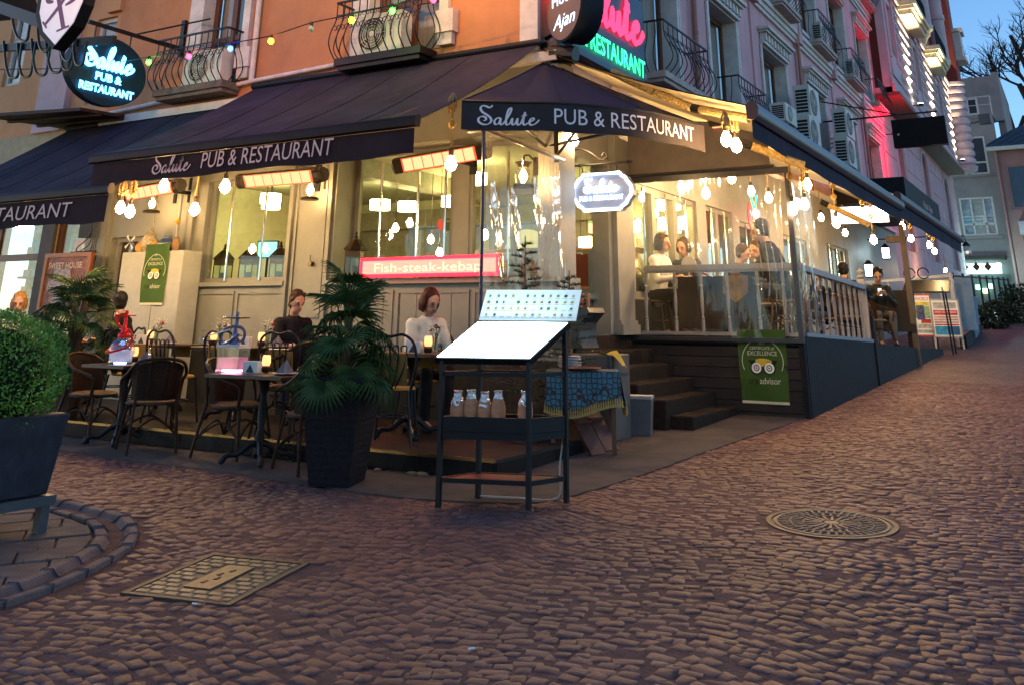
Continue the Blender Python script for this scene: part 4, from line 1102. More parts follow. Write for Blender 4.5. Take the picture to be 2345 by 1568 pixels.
# railing
BALP = [(.022, 0), (.022, .16), (.012, .17), (.024, .19), (.012, .21), (.020, .30), (.024, .42), (.014, .56), (.024, .58), (.012, .60), (.022, .62), (.022, .78)]
blm = MB().lathe(BALP, n=10)
BALM = blm.mesh('baluster'); BALM.polygons.foreach_set('use_smooth', [True] * len(BALM.polygons)); BALM.set_sharp_from_angle(angle=R_(35))
BALM.materials.append(M_RAIL)
RT = .86
rl = Thing('front_railing', 'grey turned baluster railing across the front end of the deck', 'railing', (-4, DY + .06, DZ))
rl.part('top_rail', MB().box(-4.97, DX + .05, DY + .015, DY + .105, DZ + RT - .07, DZ + RT).box(-4.97, DX + .02, DY + .035, DY + .085, DZ + RT - .095, DZ + RT - .07), M_RAIL, world=True)
rl.part('bottom_rail', MB().box(-5.05, DX, DY + .02, DY + .10, DZ + .004, DZ + .045), M_RAIL, world=True)
for u in (1480, 1547, 1608, 1668, 1738, 1797):
    p = at_y(u, 700, DY + .06)
    b = link('baluster', BALM, None, rl.o); b.location = (p.x - rl.loc.x, 0, .02)
rl2 = Thing('side_railing', 'grey turned baluster railing along the street side of the deck', 'railing', (DX - .06, 14, DZ))
def slbar(x0, x1, y0, y1, za, zb, h):
    return MB().add([(x0, y0, za), (x1, y0, za), (x1, y1, zb), (x0, y1, zb), (x0, y0, za + h), (x1, y0, za + h), (x1, y1, zb + h), (x0, y1, zb + h)], [(0, 3, 2, 1), (4, 5, 6, 7), (0, 1, 5, 4), (1, 2, 6, 5), (2, 3, 7, 6), (3, 0, 4, 7)])
rl2.part('top_rail', slbar(DX - .105, DX - .005, DY + .11, 16.2, DZ + RT - .07, dslope(16.2) + RT - .07, .07), M_RAIL, world=True)
rl2.part('bottom_rail', slbar(DX - .10, DX + .03, DY + .11, 16.2, DZ + .005, dslope(16.2) + .005, .045), M_RAIL, world=True)
for k in range(11):
    y = DY + .28 + k * .375
    b = link('baluster', BALM, None, rl2.o); b.location = (0, y - 14, dslope(y) - DZ + .03)
rl2.part('newel', MB().box(DX - .12, DX + .0, 16.13, 16.2, dslope(16.2), dslope(16.2) + .95).lathe([(.03, .95), (.06, .98), (.03, 1.02), (.055, 1.07), (0, 1.13)], (DX - .06, 16.16, dslope(16.2)), n=12), M_RAIL, world=True)
# carpeted steps to the side door
M_STAIR = mat('stair_carpet', (.024, .018, .015), .98, var=.3, scale=20, bump=.4, bscale=200)
st = Thing('entrance_steps', 'dark carpeted steps climbing to the side door beside the deck', 'steps', (-4.4, 10.8, .36))
nos = [(-5.13, 1.12), (-4.87, .955), (-4.60, .80), (-4.33, .645), (-4.06, .49)]
px = RX + .0
st.part('step', MB().box(RX, -5.13, 9.82, DY - .04, .2, 1.274), M_STAIR, world=True)
for k, (x, z) in enumerate(nos):
    x1 = nos[k + 1][0] if k < 4 else -3.80
    x0 = x
    bev(st.part('step', MB().box(x0 + .001, x1, 9.82 + .12 * k, DY - .04 - .002 * k, .2, z), M_STAIR, world=True), .018, 2)

# ================================================================== AWNINGS
M_FAB = mat('awning_fabric', (.030, .026, .045), .8, var=.28, scale=2.2, bump=.06, bscale=150, wear=((.16, .15, .17), 42, .735))
M_UND = mat('awning_underside', (.50, .42, .28), .85, var=.1, scale=2)
M_BARB = mat('awning_bar', (.024, .009, .008), .5, var=.2)
M_INK = mat('valance_lettering', (.74, .44, .40), .7, var=.04)
def grid_sheet(fn, nu, nv):
    m = MB(); m.v = [tuple(fn(i / nu, j / nv)) for j in range(nv + 1) for i in range(nu + 1)]
    m.f = [(j * (nu + 1) + i, j * (nu + 1) + i + 1, (j + 1) * (nu + 1) + i + 1, (j + 1) * (nu + 1) + i) for j in range(nv) for i in range(nu)]
    return m
def left_awning(name, label, x0, x1, zt, yf, zf, vh, words_, seed):
    T = Thing(name, label, 'awning', ((x0 + x1) / 2, FY, zt), 0, 'awnings over the terrace')
    yb = FY - .05
    def top(s, t): return Vector((x0 + (x1 - x0) * s, yb + (yf - yb) * t, zt + (zf - zt) * t - .07 * math.sin(PI * t) + .016 * math.sin(s * 9 + seed) * t * (1 - t) * 4 + .006 * math.sin(s * 57 + 4 * t) * math.sin(PI * t) + .010 * math.sin(s * 21 + 5 * t + seed) * t * t))
    T.part('canopy', grid_sheet(top, 60, 14), M_FAB, world=True, smooth=True, ang=80)
    T.part('underside', grid_sheet(lambda s, t: top(s, t) - Vector((0, 0, .012)), 40, 10), M_UND, world=True, smooth=True, ang=80)
    for k in range(1, 5):
        s0 = k / 5
        T.part('seam', MB().tube([top(s0, t / 8) + Vector((0, 0, .003)) for t in range(9)], .005, 4), M_FAB, world=True)
    T.part('wall_bar', MB().cyl((x0 - .05, yb, zt + .03), (x1 + .05, yb, zt + .03), .045, 10), M_BLACK, world=True)
    pr = [(0, .0), (.05, -.02), (.065, -.06), (.06, -.115), (.03, -.13), (-.02, -.12), (-.03, -.04)]
    T.part('front_bar', MB().prism([(-a, b) for a, b in pr], (x0 - .04, yf, zf + .05), (0, 1, 0), (0, 0, 1), (1, 0, 0), x1 - x0 + .08), M_BARB, world=True, smooth=True, ang=50)
    zb = zf - .08
    val = lambda s, t: Vector((x0 + (x1 - x0) * s, yf - .01 + .012 * math.sin(s * 22 + seed) * t, zb - vh * t - .010 * math.sin(s * 14 + seed) * t - .006 * math.sin(s * 37) * t))
    v = T.part('valance', grid_sheet(val, 60, 4), mat('valance_fabric', (.034, .017, .020), .85, var=.15, scale=3), world=True, smooth=True, ang=80)
    t = MB(); t2 = text2d('PUB & RESTAURANT', .245, 0, .12)
    xs_, xe = words_[2], words_[3]; kx = (xe - xs_) / textw(t2)
    put(t, ([(x * kx, y) for x, y in t2[0]], t2[1]), lambda x, y: Vector((xs_ + x, yf - .03, zb - vh * .72 + y)))
    sl = salute2d(.235, .05, .1); ks = (words_[1] - words_[0]) / max(a for a, b in sl[0])
    put(t, ([(x * ks, y) for x, y in sl[0]], sl[1]), lambda x, y: Vector((words_[0] + x, yf - .03, zb - vh * .75 + y)))
    T.part('lettering', t, M_INK, v, world=True)
    # folding arms
    for xx in (x0 + .5, x1 - .5):
        T.part('arm', MB().cyl((xx, yb, zt - .15), (xx + .12, (yb + yf) / 2, (zt + zf) / 2 - .16), .03, 8).cyl((xx + .12, (yb + yf) / 2, (zt + zf) / 2 - .16), (xx, yf, zf - .02), .028, 8), M_BLACK, world=True)
    return T
AY = 7.0
def X7(u, v): return at_y(u, v, AY).x
left_awning('awning', 'dark awning over the left tables, its front bar lower than its neighbour', -14.1, -9.55, 4.36, AY - .02, 2.86, .31, (-12.6, -11.75, X7(-150, 500), X7(170, 490)), 1.0)
left_awning('awning', 'wide dark awning with sloping lettering over the middle of the terrace', -9.86, -5.16, 4.58, AY - .06, 3.22, .25, (X7(360, 410), X7(448, 405), X7(472, 395), X7(775, 360)), 3.0)
# street side awnings
def right_awning(name, label, y0, y1, zt, xf, zf, vh, brand=None):
    T = Thing(name, label, 'awning', (RX, (y0 + y1) / 2, zt), 0, 'awnings over the deck')
    xb = RX + .06
    def top(s, t): return Vector((xb + (xf - xb) * t, y0 + (y1 - y0) * s, zt + (zf - zt) * t - .06 * math.sin(PI * t)))
    T.part('canopy', grid_sheet(top, 40, 10), M_FAB, world=True, smooth=True, ang=80)
    T.part('underside', grid_sheet(lambda s, t: top(s, t) - Vector((0, 0, .014)), 40, 10), M_UND, world=True, smooth=True, ang=80)
    pr = [(0, .03), (.06, .02), (.08, -.03), (.07, -.12), (.03, -.15), (-.03, -.13), (-.04, .0)]
    T.part('front_bar', MB().prism(pr, (xf, y0 - .03, zf), (1, 0, 0), (0, 0, 1), (0, 1, 0), y1 - y0 + .06), mat('awning_bar_grey', (.06, .06, .075), .35, var=.1), world=True, smooth=True, ang=50)
    T.part('end_cap', MB().prism([(a * 1.1, b * 1.1) for a, b in pr], (xf, y0 - .045, zf), (1, 0, 0), (0, 0, 1), (0, 1, 0), .015), mat('rust_cap', (.12, .035, .02), .5), world=True)
    val = lambda s, t: Vector((xf + .012 * math.sin(s * 30) * t, y0 + (y1 - y0) * s, zf - .12 - vh * t))
    T.part('valance', grid_sheet(val, 40, 3), M_FAB, world=True, smooth=True, ang=80)
    return T
right_awning('awning', 'long dark street-side awning with cream underside above the deck railing', 9.25, 18.5, 4.52, -2.62, 3.54, .22)
T2 = right_awning('awning', 'second street-side awning farther up, above the seated man', 18.2, 28.6, 4.75, -2.62, 3.68, .30)
# box canopy of the far shop behind it
T = Thing('shop_canopy', 'black box canopy with small white script behind the second street-side awning', 'canopy', (-4.3, 28.5, 4.5))
T.part('body', MB().box(RX, -3.4, 25.2, 31.9, 4.35, 4.95), mat('canopy_black', (.02, .018, .022), .6), world=True)
t = MB(); tt = text2d('Hotel Ajan', .3, 0, .3); put(t, tt, lambda x, y: Vector((-3.395, 28.3 + x * 1.4, 4.5 + y)))
T.part('lettering', t, mat('valance_lettering', (.74, .44, .40)), world=True)
# roped arms of the street-side awning
M_ROPE = mat('rope', (.42, .28, .10), .9, var=.3, scale=30, bump=.8, bscale=90)
M_JUTE = mat('jute', (.30, .20, .09), .95, var=.3, scale=40)
def rope_wrap(pts, r):
    m = MB(); P = [Vector(p) for p in pts]; L_ = 0; out = []; rr_ = []
    for a, b in zip(P, P[1:]):
        n = max(2, int((b - a).length / .018))
        for i in range(n):
            out.append(a.lerp(b, i / n)); rr_.append(r * (1.0 if i % 2 else .90))
    out.append(P[-1]); rr_.append(r)
    return m.tube(out, rr_, 10)
T = Thing('roped_strut', 'rope-wrapped folding awning arm above the entrance canopy', 'awning strut', (-5, 9.5, 4))
A0, A1, A2, A3 = at_y(1400, 165, 9.5), at_y(1495, 210, 9.6), at_y(1585, 248, 9.7), at_y(1715, 272, 9.45)
T.part('rope_sleeve', rope_wrap([A0, A1], .052), M_ROPE, world=True); T.part('rope_sleeve', rope_wrap([A1.lerp(A2, .04), A2], .052), M_ROPE, world=True)
T.part('elbow', MB().cyl(A2, A2.lerp(A3, .15), .05, 10), M_BLACK, world=True); T.part('rope_sleeve', rope_wrap([A2.lerp(A3, .15), A3], .05), M_ROPE, world=True)
T.part('mount', MB().box(-5.22, -4.95, 9.42, 9.8, 4.35, 4.62).cyl((-5.0, 9.4, 4.45), (-4.7, 9.42, 4.40), .11, 14), M_BLACK, world=True)
for k, (a, b, yy) in enumerate((((1720, 335), (1840, 380), 10.4), ((1895, 470), (1990, 515), 15.5))):
    T = Thing('roped_strut', ('rope-wrapped awning arm just behind the twin bulbs', 'rope-wrapped awning arm far up the street-side awning')[k], 'awning strut', (-3.5, yy, 3.3), 0, None)
    pa, pb = at_y(*a, yy), at_y(*b, yy + .3)
    T.part('rope_sleeve', rope_wrap([pa, pb], .05), M_ROPE, world=True)
    T.part('elbow', MB().cyl(pa, pa + (pa - pb).normalized() * .12, .048, 10), M_BLACK, world=True)

# ---- rounded corner canopy over the entrance
CV = [(-5.02, 7.40), (-4.99, 7.46), (-4.59, 7.75), (-4.19, 8.01), (-3.81, 8.42), (-3.535, 8.889), (-3.306, 9.772)]
CP = smoothpath([(x, y, 0) for x, y in CV[1:]], 10)
CL = [0]
for a, b in zip(CP, CP[1:]): CL.append(CL[-1] + (b - a).length)
def on_arc(s):
    s = max(0, min(CL[-1], s))
    for i in range(len(CP) - 1):
        if s <= CL[i + 1]: return CP[i].lerp(CP[i + 1], (s - CL[i]) / (CL[i + 1] - CL[i]))
    return CP[-1]
T = Thing('corner_canopy', 'rounded dark corner canopy lettered over the pub entrance', 'canopy', (-4.6, 9, 3.2))
ZB, ZT = 3.20, 3.485
APEX = Vector((-5.12, 9.45, 4.38))
def ctop(s, t):
    q = on_arc(CL[-1] * s); q = Vector((q.x, q.y, ZT))
    r = q.lerp(APEX + (q - APEX) * .04, t); r.z -= .05 * math.sin(PI * t) * (1 - .6 * abs(math.cos(s * PI * 3))); return r
T.part('canopy', grid_sheet(ctop, 60, 12), mat('canopy_fabric', (.028, .026, .05), .75, var=.12, scale=3), world=True, smooth=True, ang=80)
T.part('underside', grid_sheet(lambda s, t: ctop(s, t) - Vector((.0, 0, .015)), 40, 8), M_UND, world=True, smooth=True, ang=80)
for s in (0, .34, .67, 1): T.part('seam', MB().tube([ctop(s, k / 8) + Vector((0, 0, .004)) for k in range(9)], .008, 5), mat('canopy_fabric', (.06, .06, .11)), world=True)
VALM = mat('canopy_valance', (.040, .032, .035), .8, var=.12, scale=4)
def cval(s, t):
    q = on_arc(CL[-1] * s); return Vector((q.x, q.y, ZT + (ZB - ZT) * t - .006 * math.sin(s * 20) * t))
v = T.part('valance', grid_sheet(cval, 70, 4), VALM, world=True, smooth=True, ang=80)
T.part('lining', grid_sheet(lambda s, t: cval(s, t) + Vector((-.008, .012, 0)), 70, 2), M_UND, v, world=True, smooth=True, ang=80)
def arcpos(u):     # arc length at picture column u along the lower edge
    best = min(range(len(CP)), key=lambda i: abs(proj((CP[i].x, CP[i].y, 3.3))[0] - u)); return CL[best]
t = MB()
def wrap_text(t2, s0, s1, z0):
    k = (s1 - s0) / textw(t2)
    for_pts = []
    for x, y in t2[0]:
        s = s0 + x * k; q = on_arc(s); d = (on_arc(s + .02) - on_arc(s - .02)).normalized(); nrm = Vector((d.y, -d.x, 0))
        for_pts.append(Vector((q.x, q.y, z0 + y)) + nrm * .006)
    t.add(for_pts, t2[1])
wrap_text(salute2d(.20, .05), arcpos(1099), arcpos(1236), ZB + .055)
wrap_text(text2d('PUB & RESTAURANT', .225), arcpos(1270), arcpos(1592), ZB + .075)
T.part('lettering', t, mat('canopy_lettering', (.80, .66, .68), .7, var=.03), v, world=True)
T.part('rim_tube', MB().tube([Vector((p.x, p.y, ZT + .0)) for p in CP[::4]], .014, 6), M_BLACK, world=True)
T.part('strut', MB().cyl((-4.95, 9.39, 3.15), (-4.95, 9.39, 3.9), .03, 8).cyl((-4.95, 9.36, 3.2), (on_arc(CL[-1] * .45).x, on_arc(CL[-1] * .45).y, ZT - .02), .018, 8), M_BLACK, world=True)
for s in (.1, .8): T.part('strut', MB().cyl((-5.1, 9.42, 3.35), (on_arc(CL[-1] * s).x, on_arc(CL[-1] * s).y, ZT - .02), .018, 8), M_BLACK, world=True)

# ---- clear vinyl screens
M_VIN = clear('clear_vinyl', (.96, .95, .93), .06, .03, bump=.55, bscale=2.2, milky=.018, stretch=(1, 1, .35))
M_VINC = clear('creased_vinyl', (.93, .92, .9), .05, .06, bump=1.0, bscale=7, milky=.06, stretch=(1, 1, .25))
T = Thing('vinyl_screen', 'clear vinyl screen on a dark post beside the LED sign, at the terrace end', 'screen', (-4.85, 8.5, .4))
VX = -4.85
def vin(s, t):
    y = 7.68 + (9.30 - 7.68) * s; zt = 3.21 - .06 * s
    return Vector((VX + .02 * math.sin(s * 7 + t * 3) + .012 * math.sin(s * 23 + t * 9), y, .62 + (zt - .62) * t))
T.part('sheet', grid_sheet(vin, 30, 24), M_VIN, world=True, smooth=True, ang=180)
T.part('post', MB().cyl((VX, 7.66, .39), (VX, 7.66, 3.24), .018, 8), mat('navy_trim', (.02, .025, .06), .4), world=True)
T.part('top_bar', MB().cyl((VX, 7.62, 3.235), (VX, 9.36, 3.17), .03, 10), mat('clear_tube', (.35, .33, .32), .15, metal=.3), world=True)
T.part('roller', MB().cyl((VX - .14, 7.6, 3.22), (VX + .02, 7.6, 3.22), .04, 12), M_BLACK, world=True)
for k in range(6):
    y = 8.75 + k * .09
    T.part('crease', MB().tube([(VX + .02, y - .1 - k * .03, 1.9), (VX + .03, y + .05, 2.5), (VX + .02, y + .12 - k * .02, 3.15)], .003, 5), M_VINC, world=True)
T = Thing('deck_screen', 'clear vinyl screen in a dark frame at the front end of the deck', 'screen', (-4, 11.84, 1.2))
YV = 11.842
M_FRM = mat('screen_frame', (.035, .035, .045), .3, var=.1)
T.part('frame', MB().box(-5.19, DX + .04, YV - .03, YV + .03, 3.22, 3.30).box(-5.215, -5.15, YV - .03, YV + .03, 1.26, 3.22).box(DX - .03, DX + .03, YV - .03, YV + .03, 1.26, 3.22).box(-5.215, DX + .03, YV - .04, YV + .03, 1.215, 1.262), M_FRM, world=True)
def dv(s, t):
    x = -5.15 + (DX + 5.12) * s
    return Vector((x, YV + .015 * math.sin(s * 9 + 4 * t) + .02 * math.sin(s * 31 + 7 * t) * max(0, s - .6) * 2.5, 1.262 + 1.955 * t))
T.part('sheet', grid_sheet(dv, 50, 24), M_VIN, world=True, smooth=True, ang=180)
for k in range(5):
    x = DX - .08 - k * .085
    T.part('crease', MB().tube(smoothpath([(x, YV - .035, 3.2 - k * .1), (x - .03 + .02 * (k % 2), YV - .05, 2.6), (x + .02, YV - .03, 2.0), (x - .02, YV - .05, 1.35 + .1 * k)], 4), [.007 + .004 * math.sin(i * 2.1) for i in range(13)], 6), M_VINC, world=True, smooth=True)
sd_ = lambda s, t: Vector((DX - .02 + .03 * math.sin(s * 17 + t * 6), YV + .03 + 1.2 * s, 1.35 + 1.85 * t))
T.part('side_sheet', grid_sheet(sd_, 16, 16), M_VINC, world=True, smooth=True, ang=180)
T = Thing('fabric_panel', 'grey fabric panel above the deck screen beside the lit plaque', 'panel', (-4, 11.82, 3.3))
T.part('fabric', grid_sheet(lambda s, t: Vector((-5.1 + 1.95 * s, 11.80 - .02 * math.sin(s * 8), 3.30 + (.78 - .18 * s) * t)), 20, 4), mat('grey_tarp', (.14, .12, .115), .8, var=.1), world=True, smooth=True, ang=80)
T.part('hem', MB().cyl((-5.12, 11.79, 3.315), (-3.1, 11.79, 3.315), .022, 8), M_FRM, world=True)

# ================================================================== SIGNS
EX, EY, EZ = Vector((1, 0, 0)), Vector((0, 1, 0)), Vector((0, 0, 1))
def arm_curl(p, d, r, turns=1.4, n=18):
    return [Vector(p) + d * (r * (1 - k / n * .8) * math.cos(turns * 2 * PI * k / n)) + EZ * (r * (1 - k / n * .8) * math.sin(turns * 2 * PI * k / n)) for k in range(n + 1)]
# LED strip sign
T = Thing('led_sign', 'long red-edged LED scrolling sign on the window sill', 'sign', (-6.6, 9.3, 1.9))
x0, x1, z0, z1 = -7.62, -5.62, 1.915, 2.145; yl = 9.25
T.part('housing', MB().box(x0, x1, yl, yl + .07, z0, z1), mat('led_housing', (.10, .01, .01), .4), world=True)
fr = T.part('border', frame_y(x0, x1, z0, z1, yl, .038, .012), emis('led_red', (1, .006, .012), 8), world=True)
m = bpy.data.materials.new('led_screen'); m.use_nodes = True; N = m.node_tree.nodes; L = m.node_tree.links; N.remove(N['Principled BSDF'])
e = N.new('ShaderNodeEmission'); tc = N.new('ShaderNodeTexCoord'); mp = N.new('ShaderNodeMapping'); mp.inputs['Scale'].default_value = (1, 1, 1)
wv = N.new('ShaderNodeTexWave'); wv.bands_direction = 'X'; wv.inputs['Scale'].default_value = 22; wv2 = N.new('ShaderNodeTexWave'); wv2.bands_direction = 'Z'; wv2.inputs['Scale'].default_value = 22
L.new(tc.outputs['Object'], wv.inputs['Vector']); L.new(tc.outputs['Object'], wv2.inputs['Vector'])
mm = N.new('ShaderNodeMath'); mm.operation = 'MULTIPLY'; L.new(wv.outputs['Fac'], mm.inputs[0]); L.new(wv2.outputs['Fac'], mm.inputs[1])
cr = N.new('ShaderNodeValToRGB'); cr.color_ramp.elements[0].color = (1, .06, .05, 1); cr.color_ramp.elements[1].color = (1, .20, .13, 1); cr.color_ramp.elements[1].position = .4
L.new(mm.outputs[0], cr.inputs[0]); L.new(cr.outputs[0], e.inputs[0]); e.inputs[1].default_value = 2.6
L.new(e.outputs[0], N['Material Output'].inputs[0]); MATS['led_screen'] = m
T.part('screen', MB().box(x0 + .022, x1 - .022, yl - .006, yl - .001, z0 + .022, z1 - .022), m, world=True)
t = MB(); tt = text2d('Fish-steak-kebap', .15, .004); k = 1.55 / textw(tt)
put(t, ([(x * k, y) for x, y in tt[0]], tt[1]), on_plane((x0 + .22, yl - .009, z0 + .06), EX, EZ))
T.part('lettering', t, emis('led_text', (1, .25, .15), 2.6), world=True)

# scalloped neon plaque on iron bracket
def plaque(a, b):
    pts = []; r = .09
    for cx_, cz_, q in ((a, b, 0), (-a, b, 1), (-a, -b, 2), (a, -b, 3)):
        pass
    P = [(-a * .62, b), (a * .62, b), (a * .66, b * .86), (a * .80, b * .72), (a * .86, b * .52), (a * .98, b * .25), (a, 0), (a * .98, -b * .25), (a * .86, -b * .52), (a * .80, -b * .72), (a * .66, -b * .86), (a * .62, -b)]
    P += [(-x, z) for x, z in reversed(P[:])]
    out = [P[0]]
    for q in P[1:]:
        if (abs(q[0] - out[-1][0]) + abs(q[1] - out[-1][1])) > 1e-6: out.append(q)
    return out[:-1] if out[0] == out[-1] else out
PQ = Vector((-4.675, 10.0, 2.875)); A_, B_ = .40, .225
T = Thing('neon_plaque', 'white glowing scalloped plaque hanging from an iron bracket at the entrance', 'sign', PQ)
pl = plaque(A_, B_); pl = list(reversed(pl)) if False else pl
T.part('board', MB().prism(pl, (0, .02, 0), EX, EZ, EY, .09), mat('plaque_board', (.16, .17, .22), .4, var=.05))
M_NEON = emis('neon_white', (.62, .80, 1.0), 5.0)
T.part('neon_border', MB().tube([(x * .95, -.004, z * .93) for x, z in pl], .017, 8, closed=True), M_NEON)
t = MB(); sl = salute2d(.17, .085); k = .46 / max(a for a, b in sl[0]); put(t, ([(x * k, z) for x, z in sl[0]], sl[1]), on_plane((-.22, -.022, -.005), EX, EZ))
tt = text2d('PUB & RESTAURANT', .075, .012); k = .56 / textw(tt); put(t, ([(x * k, z) for x, z in tt[0]], tt[1]), on_plane((-.28, -.022, -.10), EX, EZ))
T.part('neon_lettering', t, M_NEON)
T = Thing('iron_bracket', 'scrolled wrought iron bracket carrying the glowing entrance plaque', 'bracket', (-5.15, 10, 3.2))
b0, b1 = Vector((-5.15, 10.0, 3.20)), Vector((-4.36, 10.0, 3.20))
T.part('bar', MB().cyl(b0, b1, .012, 8).ball(b0.lerp(b1, .25), .022, 8, 6, (1.8, 1, 1)).lathe([(.0, 0), (.022, .02), (.005, .09)], b1, 8, axis='X'), M_BLACK, world=True, smooth=True)
T.part('scroll', MB().tube(smoothpath([b0 + Vector((.02, 0, .02)), b0 + Vector((.05, 0, .14)), b0 + Vector((.18, 0, .20)), b0 + Vector((.33, 0, .15)), b0 + Vector((.48, 0, .05)), b0 + Vector((.56, 0, .09)), b0 + Vector((.52, 0, .13)), b0 + Vector((.49, 0, .10))], 5), .010, 6), M_BLACK, world=True)
T.part('scroll', MB().tube(smoothpath([b0 + Vector((.05, 0, .0)), b0 + Vector((.13, 0, .07)), b0 + Vector((.10, 0, .11)), b0 + Vector((.06, 0, .08)), b0 + Vector((.12, 0, .03))], 5), .008, 6), M_BLACK, world=True)
T.part('wall_plate', MB().box(-5.19, -5.145, 9.975, 10.025, 3.02, 3.42), M_BLACK, world=True)
for x in (-4.95, -4.5): T.part('chain', MB().tube([(x, 10.03, 3.19), (x + .005, 10.05, 3.15), (x, 10.06, 3.10)], .006, 5), M_BLACK, world=True)

# oval neon sign
SX = -11.55
T = Thing('oval_sign', 'black oval sign with white neon Salute lettering projecting above the left awning', 'sign', (SX, 8.12, 4.77))
el = ellipse(.645, .50, 48)
T.part('body', MB().prism(el, (-.13, 0, 0), EY, EZ, EX, .13), mat('sign_navy', (.012, .030, .055), .4, var=.1), smooth=True, ang=40)
M_CY = emis('neon_cyan_white', (.10, .56, 1.0), 4.2)
t = MB()
sl = salute2d(.37, .105); k = .84 / max(a for a, b in sl[0]); put(t, ([(x * k, z) for x, z in sl[0]], sl[1]), on_plane((.035, -.43, .02), EY, EZ))
for txt, sz, y, z, wd in (('PUB &', .15, -.22, -.16, .44), ('RESTAURANT', .15, -.45, -.335, .90)):
    tt = text2d(txt, sz, .045); k = wd / textw(tt); put(t, ([(x * k, zz) for x, zz in tt[0]], tt[1]), on_plane((.035, y, z), EY, EZ))
T.part('neon_lettering', t, M_CY)
T = Thing('sign_arm', 'black steel wall arm holding the oval sign', 'bracket', (SX, 9.3, 5.4))
T.part('arm', MB().bar((SX - .06, 7.72, 5.42), (SX - .06, FY, 5.42), .05), M_BLACK, world=True)
T.part('stay', MB().cyl((SX - .06, 8.5, 5.43), (SX + .5, FY, 5.85), .014, 6), M_BLACK, world=True)
T.part('wall_plate', MB().box(SX - .1, SX - .02, FY - .05, FY + .01, 5.3, 5.9), M_BLACK, world=True)
for y in (7.85, 8.45): T.part('hanger', MB().cyl((SX - .06, y, 5.40), (SX - .06, y, 5.22), .012, 6), M_BLACK, world=True)

# hotel disc sign and red-green neon at the corner
HC = Vector((-4.74, 9.22, 4.95)); hn = Vector((-.52, -.85, 0)).normalized(); hx = Vector((-hn.y, hn.x, 0)) * 1; hx = Vector((.85, -.52, 0)).normalized()
T = Thing('hotel_sign', 'round hotel sign with deep black rim above the entrance corner', 'sign', HC)
el = ellipse(.40, .42, 40)
T.part('rim', MB().prism(el, (0, 0, 0), hx, EZ, -hn, .30), mat('sign_black', (.012, .016, .025)), smooth=True)
T.part('face', MB().prism([(x * .95, z * .95) for x, z in el], hn * .012, hx, EZ, -hn, .01), mat('hotel_face', (.16, .09, .075), .5, var=.1))
t = MB()
tt = text2d('Hotel', .22, .005); k = .52 / textw(tt); put(t, ([(x * k, z) for x, z in tt[0]], tt[1]), on_plane(hn * .016 + hx * -.26 + EZ * .05, hx, EZ))
tt = text2d('Ajan', .24, .0, .35); k = .50 / textw(tt); put(t, ([(x * k, z) for x, z in tt[0]], tt[1]), on_plane(hn * .016 + hx * -.24 + EZ * -.24, hx, EZ))
T.part('lettering', t, emis('hotel_white', (.7, .82, 1), 1.6))
T.part('mount', MB().cyl(-hn * .25 + EZ * -.1, -hn * .25 + Vector((-.7, .2, -.25)), .025, 8), M_BLACK)
T = Thing('neon_wall_sign', 'red and green neon Salute restaurant sign on the pink street side', 'sign', (-4.95, 11, 4.9))
NX = -4.92
T.part('board', MB().box(NX - .16, NX - .06, 9.9, 12.25, 4.62, 5.95), mat('blue_board', (.035, .06, .10), .4), world=True)
pe = at_x(1466, 75, NX); pl_ = at_x(1395, 30, NX)
t = MB(); sl = salute2d(.86, .085); wv_ = max(a for a, b in sl[0]); k = 2.5 / wv_
put(t, ([(x * k, z) for x, z in sl[0]], sl[1]), on_plane((NX - .03, 9.70, 5.22), EY, EZ))
T.part('red_lettering', t, emis('neon_red', (1, .02, .06), 3.2), world=True)
t = MB(); tt = text2d('& RESTAURANT', .36, .012); k = 2.1 / textw(tt); put(t, ([(x * k, z) for x, z in tt[0]], tt[1]), on_plane((NX - .03, 10.08, 4.76), EY, EZ))
T.part('green_lettering', t, emis('neon_green', (.03, 1, .28), 2.2), world=True)

# black box sign on the far bracket
T = Thing('box_sign', 'blank black box sign on an iron bracket high over the street', 'sign', (-2.8, 25, 5.8))
T.part('box', MB().box(-3.50, -2.24, 25, 25.22, 5.66, 6.36), mat('sign_black2', (.010, .008, .009), .5), world=True)
T.part('arm', MB().bar((RX, 25.1, 6.5), (-2.4, 25.1, 6.5), .04).bar((RX, 25.1, 7.05), (-3.3, 25.1, 6.5), .03), M_BLACK, world=True)
T.part('mark', MB().lathe([(.03, 0), (.03, .006), (.018, .006), (.018, 0)], (-3.36, 24.997, 5.98), 12, axis='Y'), M_TRIM, world=True)
T = Thing('assumed_red_tube', 'assumed red neon tube, unseen behind the black box sign, lighting the pink wall', 'lamp', (-4.4, 31.5, 6.5))  # assumed source, added out of sight behind the sign to redden the wall
rt = at_x(2085, 308, -4.15)
T.part('tube', MB().cyl((-4.15, rt.y - .4, rt.z), (-4.15, rt.y + .4, rt.z), .05, 8), emis('assumed_red_glow', (1, .006, .05), 190), world=True)
T.part('bracket', MB().cyl((-4.15, rt.y, rt.z + .06), (RX, rt.y, rt.z + .06), .02, 6), M_BLACK, world=True)

